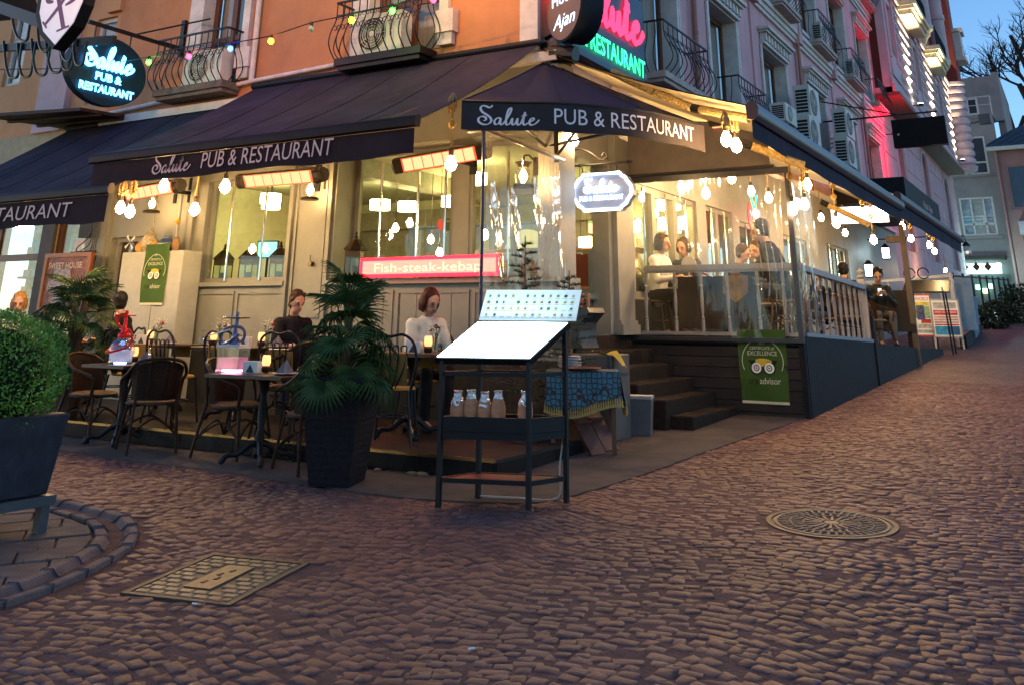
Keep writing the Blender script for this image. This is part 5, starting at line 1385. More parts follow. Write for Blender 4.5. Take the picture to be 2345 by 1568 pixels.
# shield sign and iron frame, upper left
T = Thing('shield_sign', 'white shield sign with a purple monogram hanging at the upper left', 'sign', (-9.6, 6, 4.6))
sh = [(-.40, .55), (.42, .55), (.40, .05), (.30, -.18), (.03, -.40), (-.24, -.20), (-.38, .05)]
c = Vector((-9.60, 6.0, 4.74))
T.part('body', MB().prism([(x * 1.09, z * 1.07 + .0) for x, z in sh], c + Vector((-.06, .01, -.01)), EX, EZ, EY, .16), mat('sign_black2', (.010, .008, .009)), world=True)
T.part('face', MB().prism(sh, c + Vector((0, -.004, 0)), EX, EZ, EY, .01), mat('shield_white', (.55, .57, .66), .4, var=.04, emit=(.75, .8, 1), estr=.12), world=True)
t = MB()
def stroke2(m, pts, wd, o, y):
    P = smoothpath([(x, z, 0) for x, z in pts], 5)
    vs = []
    for i, p in enumerate(P):
        a = P[max(0, i - 1)]; b = P[min(len(P) - 1, i + 1)]; d = (b - a).normalized(); w_ = wd[0] + (wd[1] - wd[0]) * math.sin(PI * i / (len(P) - 1))
        for s_ in (1, -1): vs.append(o + Vector((p.x - d.y * w_ * s_, y, p.y + d.x * w_ * s_)))
    m.add(vs, [(2 * i, 2 * i + 1, 2 * i + 3, 2 * i + 2) for i in range(len(P) - 1)])
stroke2(t, [(-.16, .40), (-.02, .10), (.14, -.22)], (.035, .035), c, -.006)
stroke2(t, [(.20, .38), (.02, .10), (-.22, -.12)], (.022, .03), c, -.0062)
stroke2(t, [(-.16, .40), (-.28, .34), (-.26, .18), (-.14, .14)], (.012, .035), c, -.0064)
stroke2(t, [(.20, .38), (.31, .26), (.26, .12), (.10, .06)], (.012, .035), c, -.0066)
stroke2(t, [(.02, -.24), (.24, -.21)], (.013, .013), c, -.0068); stroke2(t, [(-.28, -.08), (-.18, -.17)], (.013, .013), c, -.007)
T.part('monogram', t, mat('purple_ink', (.09, .02, .10), .5), world=True)
T = Thing('iron_pergola', 'black iron canopy frame with rows of U-shaped hooks at the upper left', 'canopy frame', (-11, 6.6, 4.6))
bm_ = MB()
q0, q1 = at_y(-60, 5, 6.3), at_y(115, 60, 6.3)
T.part('beam', MB().bar(at_y(-90, -15, 6.1), at_y(125, 62, 6.1), .12, .14), M_BLACK, world=True)
T.part('beam', MB().bar(at_y(-90, 118, 6.7), at_y(262, 92, 6.7), .05, .10), M_BLACK, world=True)
M_IRG = mat('hook_iron', (.02, .03, .032), .4, metal=.4)
hk = [((8, 95), (28, 178), (50, 100)), ((40, 100), (58, 176), (82, 98)), ((72, 90), (92, 172), (118, 96)), ((104, 88), (126, 166), (150, 92)), ((136, 84), (152, 160), (175, 90)), ((25, 20), (48, 92), (72, 40)), ((86, 60), (100, 118), (122, 70)), ((136, 70), (150, 138), (172, 92)), ((168, 90), (180, 150), (200, 96))]
for i, (a, b, d) in enumerate(hk):
    yy = 6.66 if i < 5 else 6.4
    a3, b3, d3 = at_y(*a, yy), at_y(*b, yy), at_y(*d, yy); w_ = (d3 - a3)
    pts = [a3, a3.lerp(b3, .6) - w_ * .18, b3 - w_ * .22 + EZ * .02, b3 + EZ * -.005, b3 + w_ * .25 + EZ * .03, d3.lerp(b3, .5) + w_ * .12, d3]
    T.part('hook', MB().tube(smoothpath(pts, 4), .017, 6), M_IRG, world=True)
T.part('ceiling_panel', MB().quad(at_z(-120, -40, 5.6), at_z(60, -60, 5.6), at_z(95, 40, 5.3), at_z(-120, 60, 5.3)), mat('pergola_panel', (.10, .10, .12), .6), world=True)
# flat board canopy
zz = 4.42
cs = [at_z(-40, 269, zz), at_z(150, 297, zz), at_z(335, 279, zz), at_z(183, 254, zz)]
T = Thing('board_canopy', 'flat brown board canopy projecting above the left awning', 'canopy', cs[1])
T.part('board', MB().add([tuple(p) for p in cs] + [tuple(p + EZ * .05) for p in cs], [(0, 1, 2, 3), (7, 6, 5, 4), (0, 4, 5, 1), (1, 5, 6, 2), (2, 6, 7, 3), (3, 7, 4, 0)]), mat('dark_board', (.06, .025, .015), .6, var=.3, scale=3), world=True)
for k in (.3, .65): T.part('batten', MB().bar(cs[0].lerp(cs[1], k) - EZ * .02, cs[3].lerp(cs[2], k) - EZ * .02, .06, .03), mat('dark_board', (.06, .025, .015)), world=True)

# award banners
def banner(label, o, ex, ez, w_, h_, nrm, dim=1.0):
    T = Thing('award_banner', label, 'banner', o, 0, None)
    G = mat('banner_green', (.038, .090, .011), .8, var=.12, scale=5)
    P = lambda x, z, d=0.0: Vector(ex) * x + Vector(ez) * z + Vector(nrm) * (d + .010 * math.sin(z * 9 + x * 5) + .006 * math.sin(x * 17))
    c_ = T.part('cloth', grid_sheet(lambda s, t: P((s - .5) * w_ * (1 - .05 * (1 - t)), t * h_, .0), 14, 20), G, smooth=True, ang=180)
    T.part('hem', grid_sheet(lambda s, t: P((s - .5) * w_ * .95, -.03 + .03 * t, .001), 10, 1), mat('banner_hem', (.62, .58, .40), .8), c_)
    W_ = mat('banner_white', (.55, .56, .42), .8, var=.03); K = mat('banner_black', (.02, .02, .015), .8)
    u = w_ / 1.0
    def arc(m, cx, cz, r, a0, a1, th, d):
        n = 30; vs = []
        for i in range(n + 1):
            a = a0 + (a1 - a0) * i / n
            for rr in (r - th, r + th): vs.append(P(cx + rr * math.cos(a), cz + rr * math.sin(a), d))
        m.add(vs, [(2 * i, 2 * i + 1, 2 * i + 3, 2 * i + 2) for i in range(n)])
    def disc(m, cx, cz, r, d, n=18): m.add([P(cx + r * math.cos(2 * PI * i / n), cz + r * math.sin(2 * PI * i / n), d) for i in range(n)], [tuple(range(n))])
    m = MB(); arc(m, 0, h_ * .56, .41 * u, R_(-25), R_(205), .008 * u, .012)
    cw = MB()
    def txt(mm, s_, size, z, wd, x0=None):
        tt = text2d(s_, size, .004); k = wd / textw(tt); put(mm, tt and ([(x * k, y) for x, y in tt[0]], tt[1]), lambda x, y: P((-wd / 2 if x0 is None else x0) + x, z + y, .012))
    txt(m, '2017', .06 * u, h_ * .79, .13 * u); txt(m, 'CERTIFICATE of', .085 * u, h_ * .715, .50 * u); txt(m, 'EXCELLENCE', .115 * u, h_ * .635, .60 * u)
    txt(m, 'advisor', .17 * u, h_ * .24, .42 * u, -.08 * u)
    T.part('white_print', m, W_, c_)
    m = MB(); txt(m, 'trip', .17 * u, h_ * .24, .20 * u, -.30 * u)
    for s_ in (-1, 1): disc(m, s_ * .13 * u, h_ * .46, .125 * u, .0125)
    m.add([P(-.30 * u, h_ * .46 + .14 * u, .012), P(-.10 * u, h_ * .46 + .15 * u, .012), P(-.2 * u, h_ * .46 + .02 * u, .012)], [(0, 1, 2)]); m.add([P(.30 * u, h_ * .46 + .14 * u, .012), P(.10 * u, h_ * .46 + .15 * u, .012), P(.2 * u, h_ * .46 + .02 * u, .012)], [(2, 1, 0)])
    T.part('black_print', m, K, c_)
    m = MB(); [disc(m, s_ * .13 * u, h_ * .46, .10 * u, .0145) for s_ in (-1, 1)]; T.part('eye_white', m, mat('print_white', (.75, .75, .7), .8), c_)
    m = MB(); [disc(m, s_ * .13 * u, h_ * .46, .06 * u, .0165) for s_ in (-1, 1)]; T.part('eye_ring', m, K, c_)
    m = MB(); [disc(m, s_ * .13 * u, h_ * .46, .042 * u, .0185) for s_ in (-1, 1)]; T.part('eye_light', m, mat('print_white', (.75, .75, .7)), c_)
    m = MB(); disc(m, -.13 * u, h_ * .46, .02 * u, .0205); T.part('red_print', m, mat('print_red', (.5, .02, .02), .8), c_)
    m = MB(); disc(m, .13 * u, h_ * .46, .02 * u, .0205); T.part('green_print', m, mat('print_green', (.05, .3, .05), .8), c_)
    m = MB(); m.add([P(-.19 * u, h_ * .46 + .11 * u, .0125)] + [P(.19 * u * math.cos(PI - PI * i / 8), h_ * .46 + .11 * u + .07 * u * math.sin(PI * i / 8), .0125) for i in range(9)] + [P(0, h_ * .46 + .02 * u, .0125)], [tuple(range(11))])
    T.part('yellow_print', m, mat('print_yellow', (.6, .42, .03), .8), c_)
    return T
banner('green certificate banner hanging on the boarded end of the deck', (-3.455, 11.855, .56), EX, EZ, .60, .80, (0, -1, 0))
pb = at_y(345, 690, 8.98)
banner('green certificate banner draped over the grey cabinet by the doorway', (pb.x, 8.98, pb.z - .02), EX, EZ, .50, .78, (0, -1, 0))

# A-boards and kerbside pieces up the street
def a_board(label, x, y, w_, h_, rz, rows, hdr):
    T = Thing('pavement_sign', label, 'sign', (x, y, gz(y) + .02), rz, 'pavement signs up the street')
    lean = Matrix.Translation((0, 0, .28)) @ Matrix.Rotation(R_(-8), 4, 'X')
    def P(n, mb, m, par=None): mb.xf(lean); return T.part(n, mb, m, par)
    f = P('panel', MB().box(-w_ / 2, w_ / 2, 0, .03, 0, h_), mat('board_white', (.62, .62, .58), .5, var=.05, emit=(1, .96, .85), estr=.10))
    P('frame', frame_y(-w_ / 2 - .02, w_ / 2 + .02, -.02, h_ + .02, 0, .035, .012), mat('board_frame%d' % hdr, [(.5, .05, .03), (.35, .35, .33)][hdr], .4), f)
    for z, hh, x0_, x1_, col in rows:
        P('print', MB().box(-w_ / 2 + w_ * x0_, -w_ / 2 + w_ * x1_, -.004, -.001, h_ * z, h_ * (z + hh)), mat('print_%d_%d_%d' % tuple(int(c * 99) for c in col), col, .6, var=.35, scale=9), f)
    if hdr:
        t = MB(); tt = text2d('AIRPORT SHUTTLE SERVICE', .07, .004); k = w_ * .8 / textw(tt); put(t, ([(a * k, b) for a, b in tt[0]], tt[1]), on_plane((-w_ * .4, -.007, h_ * .635), EX, EZ)); P('lettering', t, mat('board_white', (.62, .62, .58)), f)
    else:
        t = MB(); tt = text2d('BOSPHORUS', .12, .006); k = w_ * .85 / textw(tt); put(t, ([(a * k, b) for a, b in tt[0]], tt[1]), on_plane((-w_ * .42, -.007, h_ * .86), EX, EZ)); P('lettering', t, mat('print_red', (.5, .02, .02)), f)
    T.part('leg', MB().bar((-w_ / 2, .03, 0), (-w_ / 2 + .02, .02, .5), .03), M_TRIM); T.part('leg', MB().bar((w_ / 2, .03, 0), (w_ / 2 - .02, .02, .5), .03), M_TRIM)
    T.part('back_leg', MB().bar((-w_ / 2 + .05, .5, 0), (-w_ / 2 + .05, .10, .9), .03).bar((w_ / 2 - .05, .5, 0), (w_ / 2 - .05, .10, .9), .03), M_BLACK)
a_board('white pavement sign with red timetable bars and blue foot', -2.98, 26.2, .62, .86, R_(8), [(.76, .17, .08, .92, (.35, .35, .36)), (.58, .14, .06, .94, (.55, .04, .03)), (.50, .05, .06, .94, (.58, .30, .24)), (.43, .05, .06, .94, (.58, .30, .24)), (.36, .05, .06, .94, (.58, .30, .24)), (.30, .04, .06, .94, (.55, .04, .03)), (.04, .24, .06, .50, (.03, .30, .55)), (.04, .24, .50, .94, (.02, .12, .28))], 1)
a_board('colourful tour map pavement sign with yellow band and red edge', -3.62, 26.6, .52, .98, R_(4), [(.74, .08, .06, .94, (.75, .60, .02)), (.42, .30, .06, .94, (.25, .45, .28)), (.38, .36, .35, .70, (.12, .08, .45)), (.50, .12, .1, .4, (.6, .25, .05)), (.30, .10, .5, .94, (.55, .04, .03)), (.18, .10, .06, .94, (.6, .55, .5)), (.06, .08, .06, .94, (.45, .5, .55))], 0)
# frame post and iron lectern
single('awning_post', MB().box(-2.99, -2.89, 20.5, 20.6, gz(20.5) - .05, 3.35).box(-3.25, -2.89, 20.48, 20.62, 3.0, 3.12), mat('post_wood', (.10, .075, .05), .6, var=.2, stretch=(4, 4, .5)), 'square timber post holding up the second street-side awning', 'post')
T = Thing('iron_lectern', 'black iron menu lectern on thin legs beside the pavement signs', 'menu stand', (-3.1, 24.4, gz(24.4)))
for x, y in ((-.35, -.25), (.35, -.25), (.35, .25), (-.35, .25)): T.part('leg', MB().cyl((x * 1.15, y * 1.15, 0), (x, y, 1.45), .02, 6), M_BLACK)
T.part('desk', MB().add([(-.5, -.35, 1.35), (.5, -.35, 1.35), (.5, .35, 1.62), (-.5, .35, 1.62), (-.5, -.35, 1.31), (.5, -.35, 1.31), (.5, .35, 1.58), (-.5, .35, 1.58)], [(0, 1, 2, 3), (7, 6, 5, 4), (0, 4, 5, 1), (1, 5, 6, 2), (2, 6, 7, 3), (3, 7, 4, 0)]), M_BLACK)
T.part('scroll', MB().tube([Vector((-.3, -.3, 1.75)) + Vector((.12 * math.cos(a), 0, .12 * math.sin(a))) for a in np.linspace(0, 5.8, 14)], .015, 5), M_BLACK)
T.part('scroll', MB().tube([Vector((.0, -.3, 1.75)) + Vector((.12 * math.cos(a), 0, .12 * math.sin(a))) for a in np.linspace(0, 5.8, 14)], .015, 5), M_BLACK)
# white rail and picket further up
T = Thing('white_rail', 'pale turned rail across the terrace beyond the pavement signs', 'railing', (-3.9, 27.6, gz(27.6)))
T.part('top_rail', MB().bar((-5.1, 27.6, 2.5), (-2.95, 27.6, 2.65), .07), M_TRIM, world=True)
for k in range(5):
    x = -4.9 + k * .43
    T.part('baluster', MB().lathe(BALP, (x, 27.6, 1.75), n=8), M_TRIM, world=True)
T.part('newel', MB().lathe([(.06, 0), (.06, 1.55), (.08, 1.6), (.04, 1.66), (.07, 1.76), (0, 1.84)], (-2.9, 27.6, gz(27.6)), n=10), M_TRIM, world=True, smooth=True)
single('tour_billboard', MB().box(-4.2, -2.55, 29, 29.05, 1.3, 2.65), mat('billboard', (.10, .28, .48), .5, var=.5, scale=1.6, col2=(.32, .36, .38)), 'blue landscape billboard behind the pale rail', 'billboard')
T = Thing('picket_rail', 'blue-grey picket rail stepping up the street beyond the billboard', 'railing', (-2.6, 33, gz(33)))
for k in range(12):
    y = 30 + k * .5
    T.part('picket', MB().box(-2.75 - .03 * k, -2.72 - .03 * k, y, y + .12, gz(y) + .1, gz(y) + 1.1), mat('picket_paint', (.16, .20, .25), .6), world=True)
T.part('top_rail', MB().bar((-2.74, 29.9, gz(30) + 1.12), (-3.07, 36, gz(36) + 1.12), .06), mat('picket_paint', (.16, .20, .25)), world=True)
T.part('base_board', MB().bar((-2.7, 27, gz(27) + .12), (-3.07, 36, gz(36) + .12), .05, .34), M_DECKB, world=True)
# gooseneck wall lamp with jar
T = Thing('jar_lamp', 'unlit glass jar lamp on an iron arm at the end of the second awning', 'lamp', (-2.55, 29.2, 3.35))
T.part('glass', MB().lathe([(.02, -.16), (.09, -.13), (.11, 0), (.09, .12), (.06, .16)], n=14), clear('jar_glass', (.95, .95, .95), .03, .05), smooth=True)
T.part('cap', MB().lathe([(.11, .15), (.09, .2), (.02, .28)], n=12), M_BLACK); T.part('arm', MB().tube([(0, 0, .27), (-.02, 0, .42), (-.35, 0, .45), (-2.6, 0, .4)], .016, 6), M_BLACK)
T.part('bulb', MB().ball((0, 0, -.02), .045, 8, 6), mat('frosted', (.8, .72, .6), .5, emit=(1, .75, .5), estr=.5))  # faint warm glow put into the bulb colour, though the lamp is unlit

# ================================================================== LAMPS
M_BULB = emis('bulb_glow', (1, .62, .27), 195)
M_BULBS = emis('bulb_glow_soft', (1, .60, .22), 90)
M_SOCK = mat('bulb_socket', (.05, .035, .02), .4, metal=.5)
def pendant(label, x, y, z, ztop, group='rope pendants under the awnings', knot=True, big=1.0, m=None, rope=True):
    T = Thing('pendant_bulb', label, 'lamp', (x, y, z), 0, group)
    r = .058 * big
    T.part('bulb', MB().lathe([(.004, -r * 1.15), (r * .7, -r * .8), (r, -r * .1), (r * .85, r * .6), (r * .45, r * 1.3), (r * .42, r * 1.5)], n=10), m or M_BULB, smooth=True)
    T.part('socket', MB().lathe([(r * .46, r * 1.5), (r * .5, r * 2.6), (r * .2, r * 2.9)], n=10), M_SOCK)
    if rope:
        rr = .013
        n = max(4, int((ztop - z) / .02))
        pts = [(.004 * math.sin(k * 1.9), .004 * math.cos(k * 1.9), r * 2.8 + (ztop - z - r * 2.8) * k / n) for k in range(n + 1)]
        T.part('rope', MB().tube(pts, [rr * (1 if k % 2 else .8) for k in range(n + 1)], 6), M_ROPE)
        if knot:
            T.part('knot', MB().tube([(.03 * math.cos(a), .02 * math.sin(2 * a), (ztop - z) * .55 + .035 * math.sin(a)) for a in np.linspace(0, 2 * PI, 14)[:-1]], .016, 6, closed=True), M_ROPE)
            tas = MB()
            rr2 = random.Random(int(x * 100))
            for k in range(14):
                a = rr2.uniform(0, 6.28); tas.tube([(.01 * math.cos(a), .01 * math.sin(a), ztop - z), (.045 * math.cos(a), .045 * math.sin(a), ztop - z - .07), (.04 * math.cos(a), .04 * math.sin(a), ztop - z - .13 - rr2.random() * .07)], .006, 4)
            T.part('tassel', tas, M_JUTE)
    return T
def Y_(u, v, Y): return at_y(u, v, Y)
for u, v, Y, zt, lab in ((297, 487, 7.5, 3.05, 'rope-hung bulb, lower of the pair left of the middle awning lettering'), (275, 478, 7.55, 3.05, 'rope-hung bulb, left of the pair near the cabinet'), (375, 428, 7.4, 3.3, 'bulb hanging just below the awning lettering above the left tables'),
                         (445, 482, 7.9, 3.5, 'rope-hung bulb left of the small window'), (515, 430, 7.4, 3.35, 'bulb below the awning edge above the small window'), (1032, 378, 7.62, 3.62, 'bulb on a long knotted rope in front of the large window heater'),
                         (66, 521, 7.4, 2.95, 'bulb at the edge of the far left awning'), (45, 524, 7.45, 2.95, 'leftmost bulb under the far left awning')):
    p = at_y(u, v, Y); pendant(lab, p.x, p.y, p.z, zt)
RB = [(1663, 322, 'left bulb of the twin pair at the near end of the street-side awning', 3.52), (1686, 336, 'right bulb of the twin pair at the near end of the street-side awning', 3.55), (1848, 425, 'upper bulb at the front corner of the deck', 3.55), (1842, 470, 'middle bulb of the cluster at the front corner of the deck', 3.5), (1815, 481, 'lowest bulb of the cluster at the front corner of the deck', 3.5),
      (1915, 512, 'bulb hanging above the middle of the side railing', 3.5), (2000, 551, 'low bulb above the far end of the side railing', 3.5), (1976, 490, 'bulb beside the white light box', 3.5), (2016, 482, 'bulb just past the white light box', 3.5), (2066, 520, 'bulb at the join of the two street-side awnings', 3.6), (2086, 548, 'lower bulb at the join of the two street-side awnings', 3.6), (2128, 562, 'upper of the last two bulbs under the second awning', 3.65), (2140, 577, 'last bulb under the second awning', 3.65)]
for u, v, lab, zt in RB:
    p = at_x(u, v, -2.92); pendant(lab, p.x, p.y, p.z, zt, 'rope pendants along the deck')
for u, v, X, lab in ((1675, 410, -3.9, 'bulb behind the deck screen, under the awning arm'), (1616, 445, -4.3, 'brightest bulb behind the deck screen'), (2165, 620, -4.2, 'small bulb far inside the second terrace')):
    p = at_x(u, v, X); pendant(lab, p.x, p.y, p.z, 3.9, 'rope pendants inside the deck', knot=False)
# bulbs inside the pub
for i, (u, v, Y) in enumerate(((905, 524, 12.0), (986, 550, 12.4), (1006, 580, 12.2), (1470, 455, 13.2), (1500, 490, 14.0), (1330, 605, 12.6), (1345, 625, 13.4), (1512, 605, 14.2), (1110, 540, 11.2))):
    p = at_y(u, v, Y)
    if p.z > 3.5: continue
    pendant('small warm bulb inside the pub, %s' % ('seen in the left half of the large window', 'upper of two by the window stickers', 'lower of two by the window stickers', 'seen left of the deck screen', 'seen beside the grey mullion of the deck window', 'deep inside the open door', 'lower one deep inside the open door', 'behind the woman in white', 'seen beside the vinyl screen')[i], p.x, p.y, p.z, 3.7, 'bulbs inside the pub', knot=False, big=.9, m=M_BULBS, rope=False).part('cord', MB().cyl((0, 0, .1), (0, 0, 3.7 - p.z), .005, 5), M_BLACK)
def drum(label, u, v, Y, r=.17, h=.16, col=(1, .80, .30), s=20):
    p = at_y(u, v, Y)
    T = Thing('drum_lamp', label, 'lamp', p, 0, 'drum lamps inside the pub')
    T.part('lamp_shade', MB().lathe([(r, -h / 2), (r, h / 2), (r - .006, h / 2), (r - .006, -h / 2), (0, -h / 2 + .01)], n=20), emis('drum_glow', col, s)); T.part('rod', MB().cyl((0, 0, h / 2), (0, 0, 3.71 - p.z), .008, 6), M_BLACK)
drum('yellow drum lamp on the ceiling inside the large window', 1033, 462, 12.8); drum('yellow drum lamp seen through the open door', 1360, 556, 13.2, .24, .14)
drum('pale drum lamp inside the small window', 560, 540, 13.0, .16, .14); drum('pale drum lamp behind the deck window', 1440, 520, 15.0, .2, .15)
# wall lamps: bulb in a glass cage on a plate
def wall_lamp(label, u, v, Y, m=M_BULB):
    p = at_y(u, v, Y)
    T = Thing('wall_lamp', label, 'lamp', p, 0, 'glass wall lamps on the pub')
    T.part('bulb', MB().ball((0, 0, 0), .045, 10, 8), m)
    T.part('glass', MB().lathe([(.05, -.085), (.085, -.06), (.09, .03), (.06, .09), (.05, .10)], n=14), clear('lamp_glass', (.98, .96, .9), .03), smooth=True)
    T.part('base', MB().lathe([(.115, -.12), (.12, -.105), (.11, -.09), (.05, -.086)], n=16), M_SOCK)
    T.part('cap', MB().lathe([(.06, .10), (.07, .12), (.10, .16), (.02, .18)], n=14), M_SOCK)
    T.part('arm', MB().tube([(0, 0, .17), (0, .02, .24), (0, .12, .26), (0, FY - Y, .2)], .012, 6).box(-.03, .03, FY - Y - .02, FY - Y, .05, .26), M_BLACK)
wall_lamp('glass wall lamp on the pilaster between the two windows', 710, 437, 9.1); wall_lamp('glass wall lamp above the grey cabinet', 348, 468, 9.0); wall_lamp('glass wall lamp behind the vinyl screen', 1198, 405, 9.1)
p = at_x(1343, 335, -4.9)
pendant('bright bulb over the entrance above the glowing plaque', p.x, p.y - .35, p.z, 3.9, None, knot=False)
# infrared heaters
HM = emis('heater_glow', (1, .20, .09), 2.2)
def heater(label, pa, pb, ln=1.25):
    a, b = Vector(pa), Vector(pb); c = (a + b) / 2; d = (b - a).normalized()
    T = Thing('infrared_heater', label, 'heater', c, 0, 'infrared heaters under the awning')
    pr = [(-.02, .085), (.07, .07), (.10, .0), (.08, -.07), (-.01, -.105), (-.09, .045)]
    n = Vector((0, 1, 0)); up = Vector((0, 0, 1))
    T.part('housing', MB().prism(pr, -d * ln / 2, n, up, d, ln), mat('heater_black', (.03, .02, .015), .35), smooth=True, ang=35)
    T.part('reflector', MB().add([-d * ln * .40 + n * -.091 + up * .042, d * ln * .40 + n * -.091 + up * .042, d * ln * .40 + n * -.018 + up * -.102, -d * ln * .40 + n * -.018 + up * -.102], [(0, 1, 2, 3)]), mat('heater_red', (.5, .07, .03), .4, emit=(1, .08, .03), estr=.6))
    k = 7
    for i in range(k):
        x0 = -ln * .385 + ln * .77 * i / k + .006; x1 = -ln * .385 + ln * .77 * (i + 1) / k - .006
        T.part('heating_panel', MB().add([d * x0 + n * -.091 + up * .034, d * x1 + n * -.091 + up * .034, d * x1 + n * -.027 + up * -.093, d * x0 + n * -.027 + up * -.093], [(0, 1, 2, 3)]), HM)
    T.part('bracket', MB().box(-.03, .03, .06, FY - c.y + .0, .0, .05).box(-.05, .05, FY - c.y - .02, FY - c.y - .002, -.1, .25), M_BLACK)
    for s_ in (-1, 1):
        g = MB()
        for i in range(5): g.tube([d * (s_ * (ln * .43 + i * .018)) + n * (.10 * math.cos(a)) + up * (.10 * math.sin(a) - .01) for a in np.linspace(2.3, 4.6, 7)], .004, 4)
        T.part('end_grille', g, M_BLACK)
heater('infrared heater in front of the large window', at_y(915, 378, 8.7), at_y(1108, 345, 8.7), 1.28)
heater('infrared heater between the two windows', at_y(545, 415, 8.7), at_y(745, 398, 8.7), 1.45)
heater('infrared heater above the grey cabinet', at_y(290, 445, 8.7), at_y(405, 425, 8.7), 1.2)
for k, (u, v, lab) in enumerate(((1668, 300, 'infrared heater glowing red above the twin bulbs'), (1770, 395, 'infrared heater at the top of the deck screen'))):
    p = at_x(u, v, -3.8)
    T = Thing('infrared_heater', lab, 'heater', p, 0, 'infrared heaters over the deck')
    T.part('housing', MB().box(-.09, .06, -.55, .55, -.03, .08), mat('heater_black', (.03, .02, .015)))
    for i in range(5): T.part('heating_panel', MB().box(-.07, .045, -.48 + i * .2, -.32 + i * .2, -.036, -.031), HM)
    T.part('rod', MB().cyl((0, 0, .08), (-.3, 0, .5), .012, 6), M_BLACK)
# white light box on the terrace
T = Thing('light_box', 'white fluorescent light box under the street-side awning', 'lamp', (-3.6, 16.4, 3.0))
p = at_x(1960, 492, -3.5)
T.part('panel', MB().box(p.x - .45, p.x + .55, p.y, p.y + .06, p.z - .13, p.z + .13), emis('fluoro', (.85, .93, 1), 6), world=True)
T.part('case', MB().box(p.x - .48, p.x + .58, p.y + .061, p.y + .12, p.z - .16, p.z + .16), M_TRIM, world=True)
for k, (u, v) in enumerate(((2028, 580), (1990, 620))):
    p = at_x(u, v, -4.7)
    T = Thing('lantern_light', ('cool white wall lantern on the far terrace wall', 'second cool white lantern on the far terrace wall')[k], 'lamp', p, 0, 'cool lanterns of the far terrace')
    T.part('glass', MB().box(-.08, .08, -.08, .08, -.14, .14), emis('cool_lantern', (.7, .93, 1), 12)); T.part('cap', MB().lathe([(.14, .14), (.03, .26)], n=8), M_BLACK); T.part('base', MB().box(-.09, .09, -.09, .09, -.18, -.141), M_BLACK)
# festoon of coloured bulbs
FB = [(-60, 170, None), (158, 168, 'violet'), (250, 158, None), (340, 143, 'green'), (432, 130, 'red'), (527, 112, 'blue'), (620, 95, 'amber'), (712, 66, 'off'), (805, 47, 'lime'), (898, 25, 'green'), (992, 0, 'red'), (1085, -25, 'amber')]
FC = {'violet': (.16, .01, 1), 'green': (.008, 1, .006), 'red': (1, .005, .012), 'blue': (.006, .02, 1), 'amber': (1, .25, .003), 'lime': (.30, 1, .003)}
T = Thing('festoon_lights', 'string of coloured party bulbs across the upper front', 'string lights', (-9, 8.3, 4.9))
wp = []
for u, v, c in FB:
    p = at_y(u, v, 8.3); wp.append(p + EZ * (.075))
T.part('wire', MB().tube(smoothpath(wp, 6), .008, 5), M_BLACK, world=True)
for u, v, c in FB:
    if not c: continue
    p = at_y(u, v, 8.3)
    T.part('bulb', MB().ball(p, .036, 10, 8, (1, 1, 1.1)), emis('festoon_' + c, FC[c], {'violet': 30, 'blue': 55}.get(c, 45)) if c != 'off' else mat('festoon_dead', (.5, .5, .45), .2), world=True)
    T.part('socket', MB().cyl(p + EZ * .03, p + EZ * .085, .02, 8), M_BLACK, world=True)
# unseen sodium lamps: pole spot added to light the upper front, and assumed wall lamp
def pole_floodlight(label, base, h, energy, arm, col=(1, .45, .17)):
    T = Thing('pole_floodlight', label, 'street lamp', base, 0, 'unseen sodium street lamps')
    ax = Vector(arm)
    T.part('pole', MB().tube([(0, 0, 0), (0, 0, h - .4), tuple(ax * .4 + EZ * (h - .05)), tuple(ax + EZ * h)], [.06, .045, .035, .03], 8), M_BLACK)
    T.part('head', MB().lathe([(.17, .0), (.20, .05), (.12, .16), (.03, .2)], tuple(ax + EZ * (h - .05)), 14), M_BLACK)
    T.part('lens', MB().lathe([(.0, -.06), (.11, -.04), (.165, .0), (.0, .004)], tuple(ax + EZ * (h - .05)), 14), emis('sodium_lens', (1, .5, .18), 40))
    ld = bpy.data.lights.new('sodium_light', 'SPOT'); ld.energy = energy; ld.color = col; ld.shadow_soft_size = .16; ld.spot_size = R_(100); ld.spot_blend = .8
    lo = bpy.data.objects.new('sodium_light', ld); COL.objects.link(lo); lo.parent = T.o; lo.location = ax + EZ * (h - .14); lo.rotation_euler = Vector((0.06, -.88, -.10)).to_track_quat('Z', 'Y').to_euler()
pole_floodlight('unseen sodium floodlight on a pole, added to light the upper front', (-8.2, 1.6, gz(1.6)), 6.6, 900, (.3, .8, 0))
T = Thing('assumed_wall_lamp', 'assumed sodium lamp, out of view on the terracotta wall above the corner', 'street lamp', (-6.2, FY, 6.6), 0, 'unseen sodium street lamps')  # assumed lamp out of view, added for the orange glow at the corner
T.part('arm', MB().tube([(0, 0, 0), (0, -.4, .25), (.2, -.8, .2)], .03, 8), M_BLACK)
T.part('head', MB().lathe([(.15, 0), (.18, .05), (.05, .15)], (.2, -.8, .05), 12), M_BLACK)
T.part('lens', MB().lathe([(0, -.05), (.1, -.03), (.15, 0), (0, .004)], (.2, -.8, .05), 12), emis('sodium_lens', (1, .5, .18), 40))
ld = bpy.data.lights.new('sodium_light', 'SPOT'); ld.energy = 60; ld.color = (1, .50, .16); ld.shadow_soft_size = .12; ld.spot_size = R_(170); ld.spot_blend = .3
lo = bpy.data.objects.new('sodium_light', ld); COL.objects.link(lo); lo.parent = T.o; lo.location = (.2, -.8, -.05)

